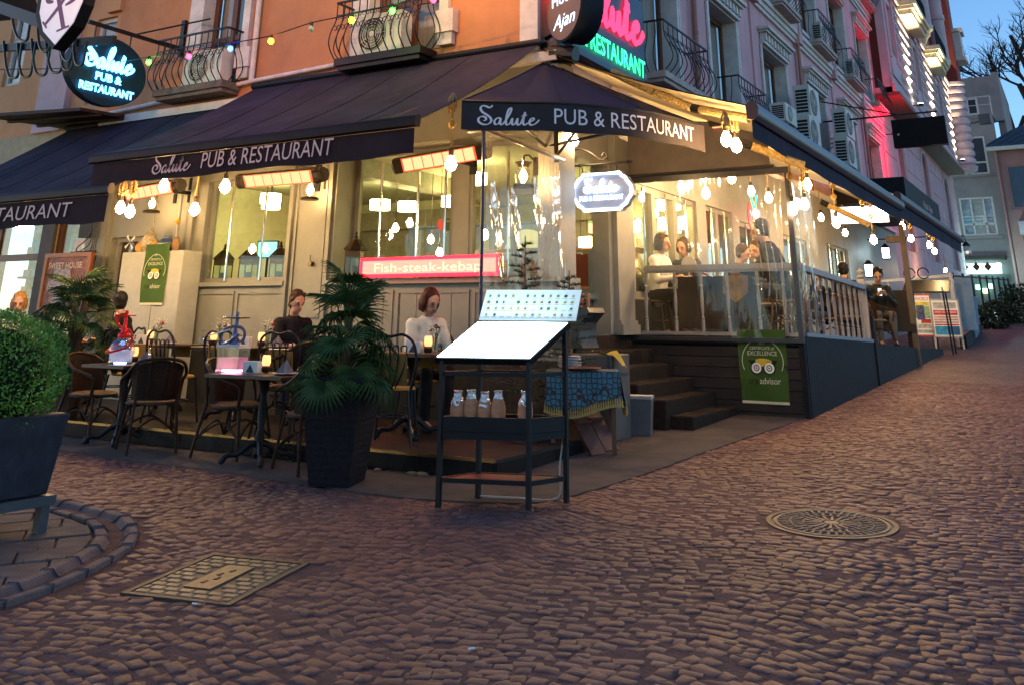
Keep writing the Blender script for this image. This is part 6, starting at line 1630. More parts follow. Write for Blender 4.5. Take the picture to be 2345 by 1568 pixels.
# ================================================================== AIR CONDITIONERS
M_ACW = mat('ac_casing', (.58, .56, .50), .5, var=.06)
def ac_unit(label, loc, rz, w_=.80, h_=.58, d_=.26, brand=None, group=None, bracket=True):
    """fan side faces local -y"""
    T = Thing('air_conditioner', label, 'air conditioner', loc, rz, group)
    bev(T.part('casing', MB().box(-w_ / 2, w_ / 2, -d_ / 2, d_ / 2, 0, h_), M_ACW), .012, 2)
    cx_ = -w_ * .14; r = h_ * .40
    T.part('fan_opening', MB().lathe([(r, 0), (r, -.004), (0, -.004)], (cx_, -d_ / 2 - .001, h_ / 2), 28, axis='Y'), mat('fan_shadow', (.05, .048, .045), .7))
    fb = MB()
    for k in range(3):
        a = k * 2.1; fb.add([(cx_, -d_ / 2 - .008, h_ / 2), (cx_ + r * .85 * math.cos(a), -d_ / 2 - .007, h_ / 2 + r * .85 * math.sin(a)), (cx_ + r * .85 * math.cos(a + .9), -d_ / 2 - .009, h_ / 2 + r * .85 * math.sin(a + .9))], [(0, 1, 2)])
    T.part('fan', fb, mat('fan_grey', (.22, .21, .20), .6))
    g = MB()
    for k in range(6): g.tube([(cx_ + r * (k + 1) / 6 * math.cos(a), -d_ / 2 - .016, h_ / 2 + r * (k + 1) / 6 * math.sin(a)) for a in np.linspace(0, 2 * PI, 25)[:-1]], .0045, 4, closed=True)
    for k in range(12):
        a = k * PI / 6; g.cyl((cx_ + .03 * math.cos(a), -d_ / 2 - .017, h_ / 2 + .03 * math.sin(a)), (cx_ + r * math.cos(a), -d_ / 2 - .017, h_ / 2 + r * math.sin(a)), .003, 4)
    g.lathe([(.035, 0), (.03, -.012), (0, -.014)], (cx_, -d_ / 2 - .012, h_ / 2), 12, axis='Y')
    T.part('fan_grille', g, M_ACW)
    for k in range(7):
        z = h_ * .14 + k * h_ * .105
        T.part('side_vent', MB().box(-w_ / 2 - .003, -w_ / 2 - .0005, -d_ * .36, d_ * .36, z, z + h_ * .075), mat('vent_dark', (.03, .028, .03), .7))
    if brand:
        t = MB(); tt = text2d(brand, .085, .004); put(t, tt, lambda x, y: Vector((w_ * .30 - y, -d_ / 2 - .004, h_ * .40 + x)))
        T.part('lettering', t, mat('brand_ink', (.08, .07, .07), .5))
    if bracket:
        for x in (-w_ * .35, w_ * .35): T.part('bracket', MB().box(x - .02, x + .02, -d_ / 2, d_ / 2 + .25, -.04, -.001).bar((x, d_ / 2 + .22, -.3), (x, -d_ / 2 + .02, -.04), .025), mat('ac_bracket', (.4, .34, .32), .6))
    return T
ac_unit('air conditioner on the balcony above the oval sign', (-10.75, 9.24, 4.705), 0, .74, .52, .24, 'arçelik', None, False)
ac_unit('air conditioner with lettered front on the balcony lit by green bulbs', (-7.45, 9.24, 4.725), 0, .74, .56, .24, 'arçelik', None, False)
for k, (u, v, lab) in enumerate(((1848, 278, 'upper air conditioner of the nearer pair on the pink wall'), (1850, 348, 'lower air conditioner of the nearer pair, half behind the awning'), (1932, 320, 'upper air conditioner of the farther pair on the pink wall'), (1936, 385, 'lower air conditioner of the farther pair on the pink wall'))):
    p = at_x(u, v, -4.75); ac_unit(lab, (-4.72, p.y, p.z), PI / 2, .95, .74, .36, None, 'air conditioners on the pink wall')
for k, (y, z) in enumerate(((24.9, 8.505), (29.1, 8.505), (21.1, 8.505))):
    ac_unit(('air conditioner on the second upper balcony of the pink side', 'air conditioner on the third upper balcony of the pink side', 'air conditioner on the first upper balcony of the pink side')[k], (RX + .2, y, z), PI / 2, .8, .6, .26, None, 'air conditioners on upper balconies', False)
T = ac_unit('low air conditioner box behind the awning edge on the pink wall', (-4.9, at_x(1805, 270, -4.8).y, at_x(1805, 285, -4.8).z), PI / 2, .9, .4, .34)
drum('added yellow drum lamp over the bar, left part of the large window', 870, 470, 12.6); drum('added drum lamp deep inside, behind the small window', 620, 470, 12.2, .16, .14); drum('added drum lamp high behind the deck window', 1530, 470, 14.5, .2, .15)  # extra drum lamps added to brighten the pub interior
for k, (x, y, z) in enumerate(((-11.6, 11.6, 3.35), (-9.9, 13.2, 3.3), (-7.6, 11.8, 3.45), (-6.3, 14.2, 3.4))):  # more drum lamps added where the room stayed dark
    T = Thing('drum_lamp', 'added drum lamp on the pub ceiling, %s' % ('farthest along behind the small window', 'deep between the two front windows', 'just inside the large window', 'near the back wall by the side door')[k], 'lamp', (x, y, z), 0, 'drum lamps inside the pub')
    T.part('lamp_shade', MB().lathe([(.17, -.08), (.17, .08), (.16, .08), (.16, -.08), (0, -.07)], n=18), emis('drum_glow', (1, .8, .3), 20)); T.part('rod', MB().cyl((0, 0, .08), (0, 0, 3.71 - z), .008, 6), M_BLACK)
for k, (u, v, X) in enumerate(((1560, 430, -4.7), (1720, 440, -4.4), (1760, 455, -3.9), (1880, 500, -4.3), (1935, 535, -4.4))):  # extra bulbs added to brighten the deck
    p = at_x(u, v, X); pendant('added bulb over the deck tables, %s' % ('first from the entrance', 'second from the entrance', 'third from the entrance', 'fourth, behind the side railing', 'fifth, behind the side railing')[k], p.x, p.y, p.z, 4.0, 'rope pendants inside the deck', knot=False)
p = at_y(612, 572, 10.6); T = Thing('till_screen', 'glowing teal till screen inside the small window', 'screen', p, R_(20)); T.part('screen', MB().box(-.15, .15, -.01, 0, -.11, .11), emis('till_glow', (.25, .75, .6), 1.3)); T.part('case', MB().box(-.17, .17, .001, .04, -.13, .13), M_BLACK); T.part('stand', MB().cyl((0, .03, -.5), (0, .03, -.13), .02, 6), M_BLACK)

# ================================================================== MENU STAND
FL, FR, BR, BL = Vector((-4.119, 6.0, 0)), Vector((-3.508, 6.203, 0)), Vector((-3.40, 6.56, 0)), Vector((-4.02, 6.36, 0))
sc0 = (FL + FR + BR + BL) / 4
T = Thing('menu_stand', 'black metal menu stand with glowing white sloping desk and shelves of clay jars', 'menu stand', (sc0.x, sc0.y, gz(sc0.y)))
M_STB = mat('stand_black', (.005, .005, .007), .5, var=.2, spec=.25)
ex_ = (FR - FL).normalized(); ey_ = (BL - FL).normalized()
def lift(p, z): return Vector((p.x, p.y, z))
for p, zt in ((FL, 1.16), (FR, 1.16), (BR, 1.40), (BL, 1.40)): T.part('leg', MB().bar(lift(p, gz(p.y) - .004), lift(p, zt), .032), M_STB, world=True)
def ringrail(z, h, nm, inset=0):
    for a, b in ((FL, FR), (FR, BR), (BR, BL), (BL, FL)):
        d = (b - a).normalized() * .016
        T.part(nm, MB().bar(lift(a + d, z), lift(b - d, z), .024, h), M_STB, world=True)
ringrail(.375, .03, 'rail'); ringrail(.735, .10, 'tray_side'); ringrail(1.07, .03, 'rail'); 
ringrail(.665, .05, 'rail')
T.part('shelf', MB().add([lift(p, .385) for p in (FL, FR, BR, BL)] + [lift(p, .378) for p in (FL, FR, BR, BL)], [(0, 1, 2, 3), (7, 6, 5, 4)]), mat('shelf_red', (.10, .025, .02), .4, var=.3), world=True)
T.part('tray', MB().add([lift(p, .745) for p in (FL, FR, BR, BL)] + [lift(p, .735) for p in (FL, FR, BR, BL)], [(0, 1, 2, 3), (7, 6, 5, 4)]), M_STB, world=True)
o_ = .035
dA, dB, dC, dD = lift(FL - ex_ * o_ - ey_ * o_, 1.175), lift(FR + ex_ * o_ - ey_ * o_, 1.175), lift(BR + ex_ * o_ + ey_ * .01, 1.425), lift(BL - ex_ * o_ + ey_ * .01, 1.425)
nrm = (dB - dA).cross(dD - dA).normalized()
T.part('desk', MB().add([dA, dB, dC, dD] + [p - nrm * .05 for p in (dA, dB, dC, dD)], [(0, 1, 2, 3), (7, 6, 5, 4), (0, 4, 5, 1), (1, 5, 6, 2), (2, 6, 7, 3), (3, 7, 4, 0)]), M_STB, world=True)
def inq(s, t): return (dA.lerp(dB, s)).lerp(dD.lerp(dC, s), t)
T.part('light_panel', MB().add([inq(s, t) + nrm * .004 for s, t in ((.015, .02), (.985, .02), (.985, .98), (.015, .98))], [(0, 1, 2, 3)]), emis('menu_glow', (.70, .95, 1.0), 8.0), world=True)
mc = T.part('menu_card', MB().add([inq(-.02, 1.0) + EZ * .01 + ey_ * .03, inq(1.03, 1.0) + EZ * .01 + ey_ * .03, inq(1.04, 1.0) + EZ * .235 + ey_ * .09, inq(.0, 1.0) + EZ * .235 + ey_ * .09] + [inq(-.02, 1.0) + EZ * .01 + ey_ * .035, inq(1.03, 1.0) + EZ * .01 + ey_ * .035, inq(1.04, 1.0) + EZ * .235 + ey_ * .095, inq(.0, 1.0) + EZ * .235 + ey_ * .095], [(0, 1, 2, 3), (7, 6, 5, 4), (0, 4, 5, 1), (1, 5, 6, 2), (2, 6, 7, 3), (3, 7, 4, 0)]),
            mat('menu_paper', (.74, .80, .78), .5, var=.04, emit=(.85, 1, .98), estr=.14), world=True)  # faint glow put into the paper colour; the card is no lamp
c0 = inq(-.01, 1.0) + EZ * .01 + ey_ * .028; cx1 = (inq(1.03, 1.0) - inq(-.02, 1.0)); cz1 = EZ * .225 + ey_ * .06
pm = {}
for r in range(4):
    for k in range(12):
        if rnd.random() < .12: continue
        key = rnd.choice(['a', 'b', 'c', 'd', 'e']); pm.setdefault(key, MB())
        ct = c0 + cx1 * (.07 + k * .078 + rnd.uniform(-.008, .008)) + cz1 * (.18 + r * .205) - ey_ * .003; n = 9; rx, rz_ = rnd.uniform(.008, .014), rnd.uniform(.007, .011)
        pm[key].add([ct + ex_ * rx * math.cos(2 * PI * i / n) + cz1.normalized() * rz_ * math.sin(2 * PI * i / n) for i in range(n)], [tuple(range(n))])
for key, m_ in pm.items(): T.part('dish_picture', m_, mat('dish_' + key, {'a': (.10, .22, .06), 'b': (.45, .20, .05), 'c': (.06, .07, .06), 'd': (.5, .42, .10), 'e': (.20, .26, .24)}[key], .6), mc, world=True)
tl_ = MB()
for r in range(4):
    for k in range(12): 
        a = c0 + cx1 * (.045 + k * .078) + cz1 * (.10 + r * .205) - ey_ * .003; tl_.quad(a, a + cx1 * .05, a + cx1 * .05 + cz1 * .015, a + cz1 * .015)
T.part('menu_text', tl_, mat('menu_ink', (.30, .38, .38), .7), mc, world=True)
T.part('cable', MB().tube(smoothpath([lift(BR + ey_ * .02, 1.06), lift(BR - ex_ * .02 + ey_ * .03, .8), lift(BR - ex_ * .06 + ey_ * .02, .45), lift(BR - ex_ * .1 + ey_ * .05, .24), lift(BL + ex_ * .3, .235), lift(BL, .235)], 5), .006, 6), mat('white_cable', (.5, .5, .5), .5), world=True)
# clay jars with foil tops
M_CLAY = mat('clay', (.50, .20, .10), .85, var=.2, scale=12, bump=.2, bscale=80)
M_FOIL = mat('foil', (.75, .72, .70), .22, metal=1, var=.1, bump=1.0, bscale=45)
JS = [(.055, 1.0), (.21, 1.03), (.365, .98), (.52, 1.03), (.83, 1.02)]
jl = ('leftmost clay jar on the menu stand tray', 'tall pale clay jar, second from the tray end', 'clay jar with long foil collar, middle of the row of four', 'fourth clay jar of the close row on the tray', 'clay jar standing apart by the right leg of the menu stand')
for k, (s, hs) in enumerate(JS):
    q = FL.lerp(FR, s) + ey_ * .08
    T = Thing('clay_jar', jl[k], 'jar', (q.x + .03, q.y, .7455), 0, 'foil-topped clay jars')
    h = .205 * hs
    T.part('body', MB().lathe([(.032, 0), (.042, .005), (.053, h * .22), (.055, h * .42), (.046, h * .66), (.028, h * .80), (.025, h * .93), (.030, h)], n=20), M_CLAY, smooth=True)
    fh = (.62, .84, .56, .80, .62)[k]
    prf = [(.052 if fh < .7 else .034, h * fh), (.038, h * .75), (.029, h * .82), (.029, h * .94), (.034, h * 1.005), (.031, h * 1.02), (0, h * 1.02)]
    fo = MB().lathe(prf, n=22)
    fo.v = [(x * (1 + rnd.uniform(-.07, .07)), y * (1 + rnd.uniform(-.07, .07)), z + (rnd.uniform(-.018, .012) if i < 22 else rnd.uniform(-.003, .003))) for i, (x, y, z) in enumerate(fo.v)]
    T.part('foil_top', fo, M_FOIL)

# ================================================================== TERRACE FURNITURE
M_RAT = mat('rattan_dark', (.040, .018, .009), .45, var=.35, scale=20)
M_CANE = mat('cane_weave', (.030, .016, .010), .6, var=.4, scale=60, bump=.8, bscale=160)
M_SEAT = mat('seat_pad', (.09, .055, .03), .8, var=.2)
def rattan_chair(label, loc, rz):
    """faces local +y"""
    T = Thing('rattan_chair', label, 'chair', loc, rz, 'rattan armchairs at the front tables')
    st_ = [(.24 * math.cos(a), .22 * math.sin(a)) for a in np.linspace(0, 2 * PI, 22)[:-1]]
    T.part('seat', MB().lathe([(.20, .415), (.235, .42), (.24, .445), (.20, .462), (0, .465)], n=20), M_SEAT, smooth=True)
    T.part('seat_rim', MB().tube([(x, y, .425) for x, y in st_], .014, 6, closed=True), M_RAT)
    back_ = [(.25 * math.cos(a) * (1.02), -.02 - .25 * math.sin(a) * -1 if False else .02 + .26 * math.sin(a), 0) for a in np.linspace(PI, 2 * PI, 13)]
    loop = smoothpath([(-.27, .20, .42), (-.29, .22, .60), (-.285, .08, .655), (-.27, -.08, .70), (-.20, -.24, .80), (0, -.30, .835), (.20, -.24, .80), (.27, -.08, .70), (.285, .08, .655), (.29, .22, .60), (.27, .20, .42)], 5)
    T.part('arm_loop', MB().tube(loop, .016, 7), M_RAT, smooth=True)
    def bk(s, t):
        a = PI + PI * (.13 + .74 * s); x, y = .235 * math.cos(a), .255 * math.sin(a); zt = .70 + .115 * math.sin(PI * (.13 + .74 * s))
        return Vector((x * (1 + .12 * t), y * (1 + .14 * t) + .01, .46 + (zt - .46) * t))
    T.part('backrest', grid_sheet(bk, 16, 8), M_CANE, smooth=True, ang=180)
    for s in (.33, .66): T.part('back_slat', MB().tube([bk(s, t / 5) * 1.0 + Vector((0, -.008, 0)) for t in range(6)], .008, 5), M_RAT)
    for (x0, y0, x1, y1, z1) in ((-.26, .24, -.20, .17, .43), (.26, .24, .20, .17, .43), (-.22, -.30, -.19, -.20, .72), (.22, -.30, .19, -.20, .72)):
        T.part('leg', MB().tube([(x0, y0, 0), ((x0 + x1) / 2, (y0 + y1) / 2, .25), (x1, y1, .45), (x1 * 1.05, y1 * (1.0 if y1 > 0 else 1.12), z1)], .015, 7), M_RAT, smooth=True)
    for (a, b) in (((-.24, .22), (-.21, -.27)), ((.24, .22), (.21, -.27)), ((-.21, -.27), (.21, -.27)), ((-.24, .22), (.24, .22))):
        T.part('stretcher', MB().tube(smoothpath([(a[0], a[1], .16), ((a[0] + b[0]) / 2 * .8, (a[1] + b[1]) / 2 * .8, .30), (b[0], b[1], .16)], 5), .010, 6), M_RAT)
    return T.o
ch = rattan_chair('rattan armchair seen from behind, in front of the red water pipe table', (-7.98, 6.66, gz(6.7) + .012), R_(58))
def cz(o, x, y, a, lab): return dup(o, (x, y, gz(y) + .012), R_(a), lab)
cz(ch, -9.15, 6.86, -78, 'rattan armchair half hidden behind the round clipped bush')
cz(ch, -6.98, 6.80, -80, 'rattan armchair on the near side of the pink water pipe table')
cz(ch, -5.86, 6.62, 62, 'rattan armchair tucked behind the tall palm planter')
cz(ch, -6.62, 7.12 + .0, 178, 'rattan armchair on the far side of the pink water pipe table').location.z = TER_Z + .001
# front tables
M_TTOP = mat('table_top', (.030, .015, .010), .3, var=.3, scale=5)
M_CLOTH = mat('ochre_cloth', (.24, .13, .03), .85, var=.2, scale=7)
def bistro_table(label, loc, w_, d_, h_, rz, runner=True, group='tables on the terrace'):
    T = Thing('bistro_table', label, 'table', loc, rz, group)
    bev(T.part('table_top', MB().box(-w_ / 2, w_ / 2, -d_ / 2, d_ / 2, h_ - .035, h_), M_TTOP), .006)
    T.part('column', MB().lathe([(.05, .08), (.03, .14), (.045, .2), (.028, .28), (.04, .42), (.028, .55), (.05, .66), (.09, h_ - .036)], n=14), M_BLACK, smooth=True)
    for k in range(4):
        a = PI / 4 + k * PI / 2; c, s_ = math.cos(a), math.sin(a)
        T.part('foot', MB().tube(smoothpath([(0, 0, .16), (.08 * c, .08 * s_, .15), (.18 * c, .18 * s_, .075), (.27 * c, .27 * s_, .07), (.31 * c, .31 * s_, .025)], 4), [.035, .03, .03, .028, .026, .026, .025, .024, .022, .02, .02, .022, .025, .028, .028, .026, .024], 7).ball((.31 * c, .31 * s_, .022), .03, 8, 5, (1, 1, .7)), M_BLACK, smooth=True)
    if runner:
        T.part('table_runner', MB().box(-.17, .17, -d_ / 2 - .006, d_ / 2 + .006, h_, h_ + .004).box(-.17, .17, -d_ / 2 - .009, -d_ / 2 - .004, h_ - .15, h_ + .004).box(-.17, .17, d_ / 2 + .004, d_ / 2 + .009, h_ - .15, h_ + .004), M_CLOTH)
    return T
TZ1, TZ2, TZR = .985, .965, 1.135
bistro_table('square table carrying the red water pipe', (-8.62, 6.82, gz(6.8) + .012), .66, .62, TZ1 - gz(6.8) - .012, 0, False)
bistro_table('square table carrying the pink water pipe', (-6.52, 6.66, gz(6.66) + .012), .88, .62, TZ2 - gz(6.66) - .012, R_(4), False)
rear = [(-9.75, 8.15, 'table by the wall below the green cabinet banner'), (-8.35, 8.10, 'table by the wall where the man in black sits'), (-7.15, 8.10, 'table by the wall behind the palm planter'), (-5.75, 7.85, 'table by the wall where the red-haired woman sits'), (-11.6, 8.0, 'table by the wall behind the left palm')]
for x, y, lab in rear: bistro_table(lab, (x, y, TER_Z), .95, .62, TZR - TER_Z, 0, True)
# iron scroll chairs
def iron_chair(label, loc, rz, cushion=True):
    T = Thing('iron_chair', label, 'chair', loc, rz, 'iron scroll-back chairs')
    T.part('seat', MB().lathe([(.18, .44), (.20, .45), (.19, .47), (0, .475)], n=18), M_SEAT if not cushion else M_CLOTH, smooth=True)
    bl = smoothpath([(-.19, -.18, .46), (-.24, -.22, .66), (-.22, -.25, .84), (-.12, -.265, .92), (0, -.27, .905), (.12, -.265, .92), (.22, -.25, .84), (.24, -.22, .66), (.19, -.18, .46)], 5)
    T.part('back_hoop', MB().tube(bl, .013, 7), M_BLACK, smooth=True)
    for k in range(5):
        x = -.14 + k * .07
        T.part('back_bar', MB().tube(smoothpath([(x * .35, -.19, .47), (x * .9, -.22, .64), (x * 1.1, -.25, .80)] + [(x * 1.1 + .028 * math.cos(a) - .028, -.255, .80 + .03 * math.sin(a)) for a in (1.2, 2.6, 4.0)], 4), .007, 5), M_BLACK)
    for x, y in ((-.15, .14), (.15, .14), (-.16, -.16), (.16, -.16)): T.part('leg', MB().tube([(x * 1.35, y * 1.35, 0), (x, y, .45)], .012, 6), M_BLACK)
    T.part('ring_stretcher', MB().tube([(.155 * math.cos(a), .155 * math.sin(a), .22) for a in np.linspace(0, 2 * PI, 17)[:-1]], .008, 5, closed=True), M_BLACK)
    if cushion: T.part('back_cushion', grid_sheet(lambda s, t: Vector(((s - .5) * .32, -.20 - .05 * t + .02 * math.cos((s - .5) * 3), .49 + .26 * t)), 8, 5), M_CLOTH, smooth=True, ang=180)
    return T.o
p = at_y(405, 830, 7.45)
ic = iron_chair('black iron scroll-back chair with yellow cloth, beside the red water pipe', (p.x, 7.45, TER_Z), R_(-4))
for u, Y, a, lab in ((668, 7.45, 10, 'iron scroll-back chair just left of the palm planter'), (540, 7.5, 0, 'iron scroll-back chair behind the pink water pipe'), (300, 7.5, -8, 'iron scroll-back chair behind the red water pipe'), (905, 7.4, 25, 'iron scroll-back chair right of the palm planter'), (965, 8.45, 180, 'iron chair against the wall under the red-haired woman'), (650, 8.55, 180, 'iron chair against the wall under the man in black'), (265, 8.45, 160, 'iron chair against the wall under the dark-haired man')):
    p = at_y(u, 830, Y); dup(ic, (p.x, Y, TER_Z), R_(a), lab)
# things on the tables
M_CAND = emis('candle_glow', (1, .52, .16), 5.0)
M_FLAME = emis('flame', (1, .62, .25), 30)
def candle(label, x, y, z):
    T = Thing('candle_lamp', label, 'candle', (x, y, z), 0, 'candle lamps on the tables')
    T.part('holder', MB().lathe([(.028, 0), (.042, .015), (.045, .045), (.03, .06)], n=14), mat('brown_glass', (.05, .02, .01), .2), smooth=True)
    T.part('lamp_shade', MB().lathe([(.030, .058), (.040, .085), (.037, .135), (.031, .15)], n=14), mat('candle_shade', (.8, .6, .35), .6, var=.05, emit=(1, .42, .12), estr=.9), smooth=True)
    T.part('flame', MB().lathe([(.002, .085), (.008, .10), (.002, .125)], n=6), M_FLAME)
def vase(label, x, y, z, red=True, white=True, h=.14):
    T = Thing('flower_vase', label, 'vase', (x, y, z), 0, 'flower vases on the tables')
    T.part('glass', MB().lathe([(.024, 0), (.026, .01), (.022, h * .6), (.028, h)], n=12), clear('vase_glass', (.7, .8, .7), .03, .04), smooth=True)
    s_ = MB(); r2 = random.Random(int(x * 977))
    heads = []
    for k in range(6):
        a = r2.uniform(0, 6.28); d = Vector((.05 * math.cos(a), .05 * math.sin(a), h + r2.uniform(.05, .14))); s_.tube([(0, 0, .01), (d.x * .3, d.y * .3, h * .8), tuple(d)], .0025, 4); heads.append(d)
    T.part('stems', s_, mat('stem_green', (.05, .12, .03), .7))
    if red: T.part('rose', MB().ball(heads[0], .022, 10, 7).ball(heads[0] + EZ * .01, .015, 8, 6), mat('rose_red', (.30, .01, .015), .7, var=.3, scale=60), smooth=True)
    if white:
        for d in heads[1:3]:
            m_ = MB()
            for k in range(10):
                a = 2 * PI * k / 10; m_.add([d, d + Vector((.028 * math.cos(a - .2), .028 * math.sin(a - .2), .004)), d + Vector((.034 * math.cos(a), .034 * math.sin(a), .0)), d + Vector((.028 * math.cos(a + .2), .028 * math.sin(a + .2), .004))], [(0, 1, 2, 3)])
            m_.ball(d, .008, 6, 4)
            T.part('blossom', m_, mat('blossom_white', (.72, .68, .60), .7))
    bb = MB()
    for k in range(40):
        d = Vector((r2.gauss(0, .045), r2.gauss(0, .045), h + r2.uniform(.03, .15))); bb.ball(d, .0045, 5, 4)
    T.part('filler_flower', bb, mat('blossom_white', (.72, .68, .60)))['kind'] = 'stuff'
    T.part('leaf', blob_leaves(MB(), (0, 0, h + .05), .06, 22, .018, 1.0, int(abs(x * 31))), M_LEAFD)
M_NAP = mat('napkin_grey', (.14, .12, .14), .9, var=.1)
def napkin(label, x, y, z, rz=0):
    T = Thing('folded_napkin', label, 'napkin', (x, y, z), rz, 'pyramid napkins on the tables')
    T.part('plate', MB().lathe([(.05, .0), (.09, .004), (.125, .014), (.12, .016), (.08, .008), (0, .007)], n=20), mat('plate_white', (.65, .62, .58), .2), smooth=True)
    T.part('cloth', MB().add([(-.075, -.05, .012), (.075, -.05, .012), (.06, .06, .012), (-.06, .06, .012), (0, .005, .125), (0, -.02, .012)], [(0, 5, 4), (5, 1, 4), (1, 2, 4), (2, 3, 4), (3, 0, 4)]), M_NAP)
def holder(label, x, y, z, rz=0):
    T = Thing('napkin_holder', label, 'napkin holder', (x, y, z), rz, 'white napkin holders with dark triangle')
    T.part('box', MB().box(-.075, .075, -.035, .035, 0, .095), mat('holder_white', (.62, .58, .52), .6))
    T.part('triangle', MB().add([(-.045, -.0365, .004), (.045, -.0365, .004), (0, -.0365, .075)], [(0, 1, 2)]), mat('holder_ink', (.05, .05, .055), .6))
    T.part('napkin', MB().box(-.065, .065, -.025, .025, .095, .10), mat('blossom_white', (.72, .68, .60)))
def glass(label, x, y, z):
    T = Thing('wine_glass', label, 'glass', (x, y, z), 0, 'upturned glasses on the tables')
    T.part('glass', MB().lathe([(.030, 0), (.036, .04), (.024, .085), (.005, .095), (.004, .145), (.03, .152), (.031, .155)], n=14), clear('wine_glass', (.92, .92, .92), .03, .10), smooth=True)
def tab(u, v, Y): return at_y(u, v, Y)
for u, Y, z, lab in ((341, 8.1, TZR, 'candle lamp on the wall table below the green banner'), (310, 7.05, TZ1, 'candle lamp behind the red water pipe'), (487, 8.1, TZR, 'candle lamp on the wall table behind the pink water pipe'), (597, 8.1, TZR, 'candle lamp in front of the man in black'), (613, 6.72, TZ2, 'candle lamp on the pink water pipe table'), (980, 7.75, TZR, 'candle lamp in front of the red-haired woman'), (120, 8.0, TZR, 'candle lamp behind the left palm')):
    p = tab(u, 790, Y); candle(lab, p.x, p.y, z + .004)
for u, Y, z, lab, rd in ((357, 8.2, TZR, 'vase with white blossom and red rose below the banner', True), (298, 7.0, TZ1, 'vase with white blossom behind the red water pipe', False), (505, 8.2, TZR, 'vase of flowers behind the pink water pipe', True), (612, 8.2, TZR, 'vase with a red rose beside the man in black', True), (996, 7.9, TZR, 'vase with red rose before the red-haired woman', True), (38, 7.6, TZR, 'vase of white flowers at the far left', False)):
    p = tab(u, 780, Y); vase(lab, p.x, p.y, z + .004, rd)
for u, Y, z, lab in ((333, 6.7, TZ1, 'grey pyramid napkin beside the red water pipe'), (655, 6.6, TZ2, 'grey pyramid napkin at the end of the pink water pipe table'), (632, 8.0, TZR, 'grey pyramid napkin before the man in black'), (385, 8.0, TZR, 'grey pyramid napkin on the banner table'), (545, 8.05, TZR, 'grey pyramid napkin near the wall behind the pink pipe')):
    p = tab(u, 820, Y); napkin(lab, p.x, p.y, z + .004, rnd.uniform(-.4, .4))
for u, Y, z, lab in ((578, 6.62, TZ2, 'napkin holder beside the pink water pipe'), (947, 7.7, TZR, 'napkin holder on the red-haired woman\'s table'), (556, 8.0, TZR, 'napkin holder on the wall table behind the pink pipe'), (320, 8.0, TZR, 'napkin holder on the banner table')):
    p = tab(u, 830, Y); holder(lab, p.x, p.y, z + .004, R_(12))
for u, Y, z, lab in ((325, 8.15, TZR, 'upturned glass under the cabinet banner'), (390, 8.2, TZR, 'upturned glass right of the banner'), (463, 8.2, TZR, 'upturned glass left of the pink water pipe stem'), (570, 8.15, TZR, 'upturned glass right of the pink water pipe stem'), (345, 6.9, TZ1, 'glass at the edge of the red water pipe table'), (600, 6.8, TZ2, 'glass behind the candle on the pink pipe table')):
    p = tab(u, 780, Y); glass(lab, p.x, p.y, z + .005)
# water pipes
p = tab(275, 825, 6.78)
T = Thing('water_pipe', 'red water pipe with round glass base lit white from below', 'water pipe', (p.x, p.y, TZ1 + .004))
M_RM = mat('red_metal', (.40, .012, .012), .2, metal=.7, var=.1, emit=(1, .02, .02), estr=.08)
WG = clear('pipe_glass', (.95, .95, .97), .02, .08)
T.part('glass_base', MB().lathe([(.115, 0), (.125, .01), (.118, .08), (.13, .10), (.128, .15), (.105, .205), (.06, .245), (.045, .255)], n=24), WG, smooth=True)
T.part('water', MB().lathe([(0, .012), (.11, .012), (.113, .08), (.122, .10), (.122, .125), (0, .125)], n=22), clear('lit_water', (.82, .86, 1), .03, .06, milky=.30), smooth=True)
T.part('lamp', MB().lathe([(.06, .002), (.06, .011), (0, .011)], n=16), emis('pipe_led', (.45, .6, 1), 9))
T.part('collar', MB().lathe([(.055, .245), (.06, .26), (.05, .29), (.035, .30)], n=16), M_RM, smooth=True)
T.part('stem', MB().lathe([(.03, .29), (.03, .33), (.018, .35), (.022, .38), (.016, .40), (.02, .43), (.012, .45), (.012, .47)], n=12), M_RM, smooth=True)
T.part('tray', MB().lathe([(.02, .455), (.09, .458), (.105, .466), (.1, .47), (.02, .462)], n=22), M_RM, smooth=True)
T.part('bowl', MB().lathe([(.012, .465), (.02, .49), (.015, .515)], n=10), M_RM)
T.part('hose', MB().tube(smoothpath([(.05, 0, .30), (.11, -.03, .33), (.155, -.02, .26), (.16, -.05, .17), (.07, -.14, .12), (-.05, -.145, .11), (-.14, -.06, .13), (-.13, .05, .18)], 7), .011, 8), M_RM, smooth=True)
T.part('handle', MB().tube(smoothpath([(-.03, 0, .33), (-.09, -.03, .39), (-.11, -.04, .47), (-.08, -.03, .45)], 5), .014, 8), M_RM, smooth=True)
p = tab(530, 852, 6.62)
T = Thing('water_pipe', 'blue-grey water pipe with square glass base of pink water', 'water pipe', (p.x, p.y, TZ2 + .004), R_(10))
M_BM = mat('blue_metal', (.13, .14, .22), .35, metal=.6, var=.1)
T.part('glass_base', MB().box(-.12, .12, -.085, .085, 0, .21), WG)
T.part('water', MB().box(-.112, .112, -.077, .077, .022, .125), clear('pink_water', (.95, .55, .75), .03, .06, milky=.25))
T.part('lamp', MB().box(-.08, .08, -.05, .05, .004, .018), emis('pink_led', (1, .35, .6), 7))
T.part('lid', MB().box(-.13, .13, -.095, .095, .21, .235), mat('frosted_plastic', (.55, .5, .5), .4))
T.part('stem', MB().lathe([(.05, .235), (.045, .27), (.028, .30), (.03, .36), (.018, .38), (.018, .47)], n=14), M_BM, smooth=True)
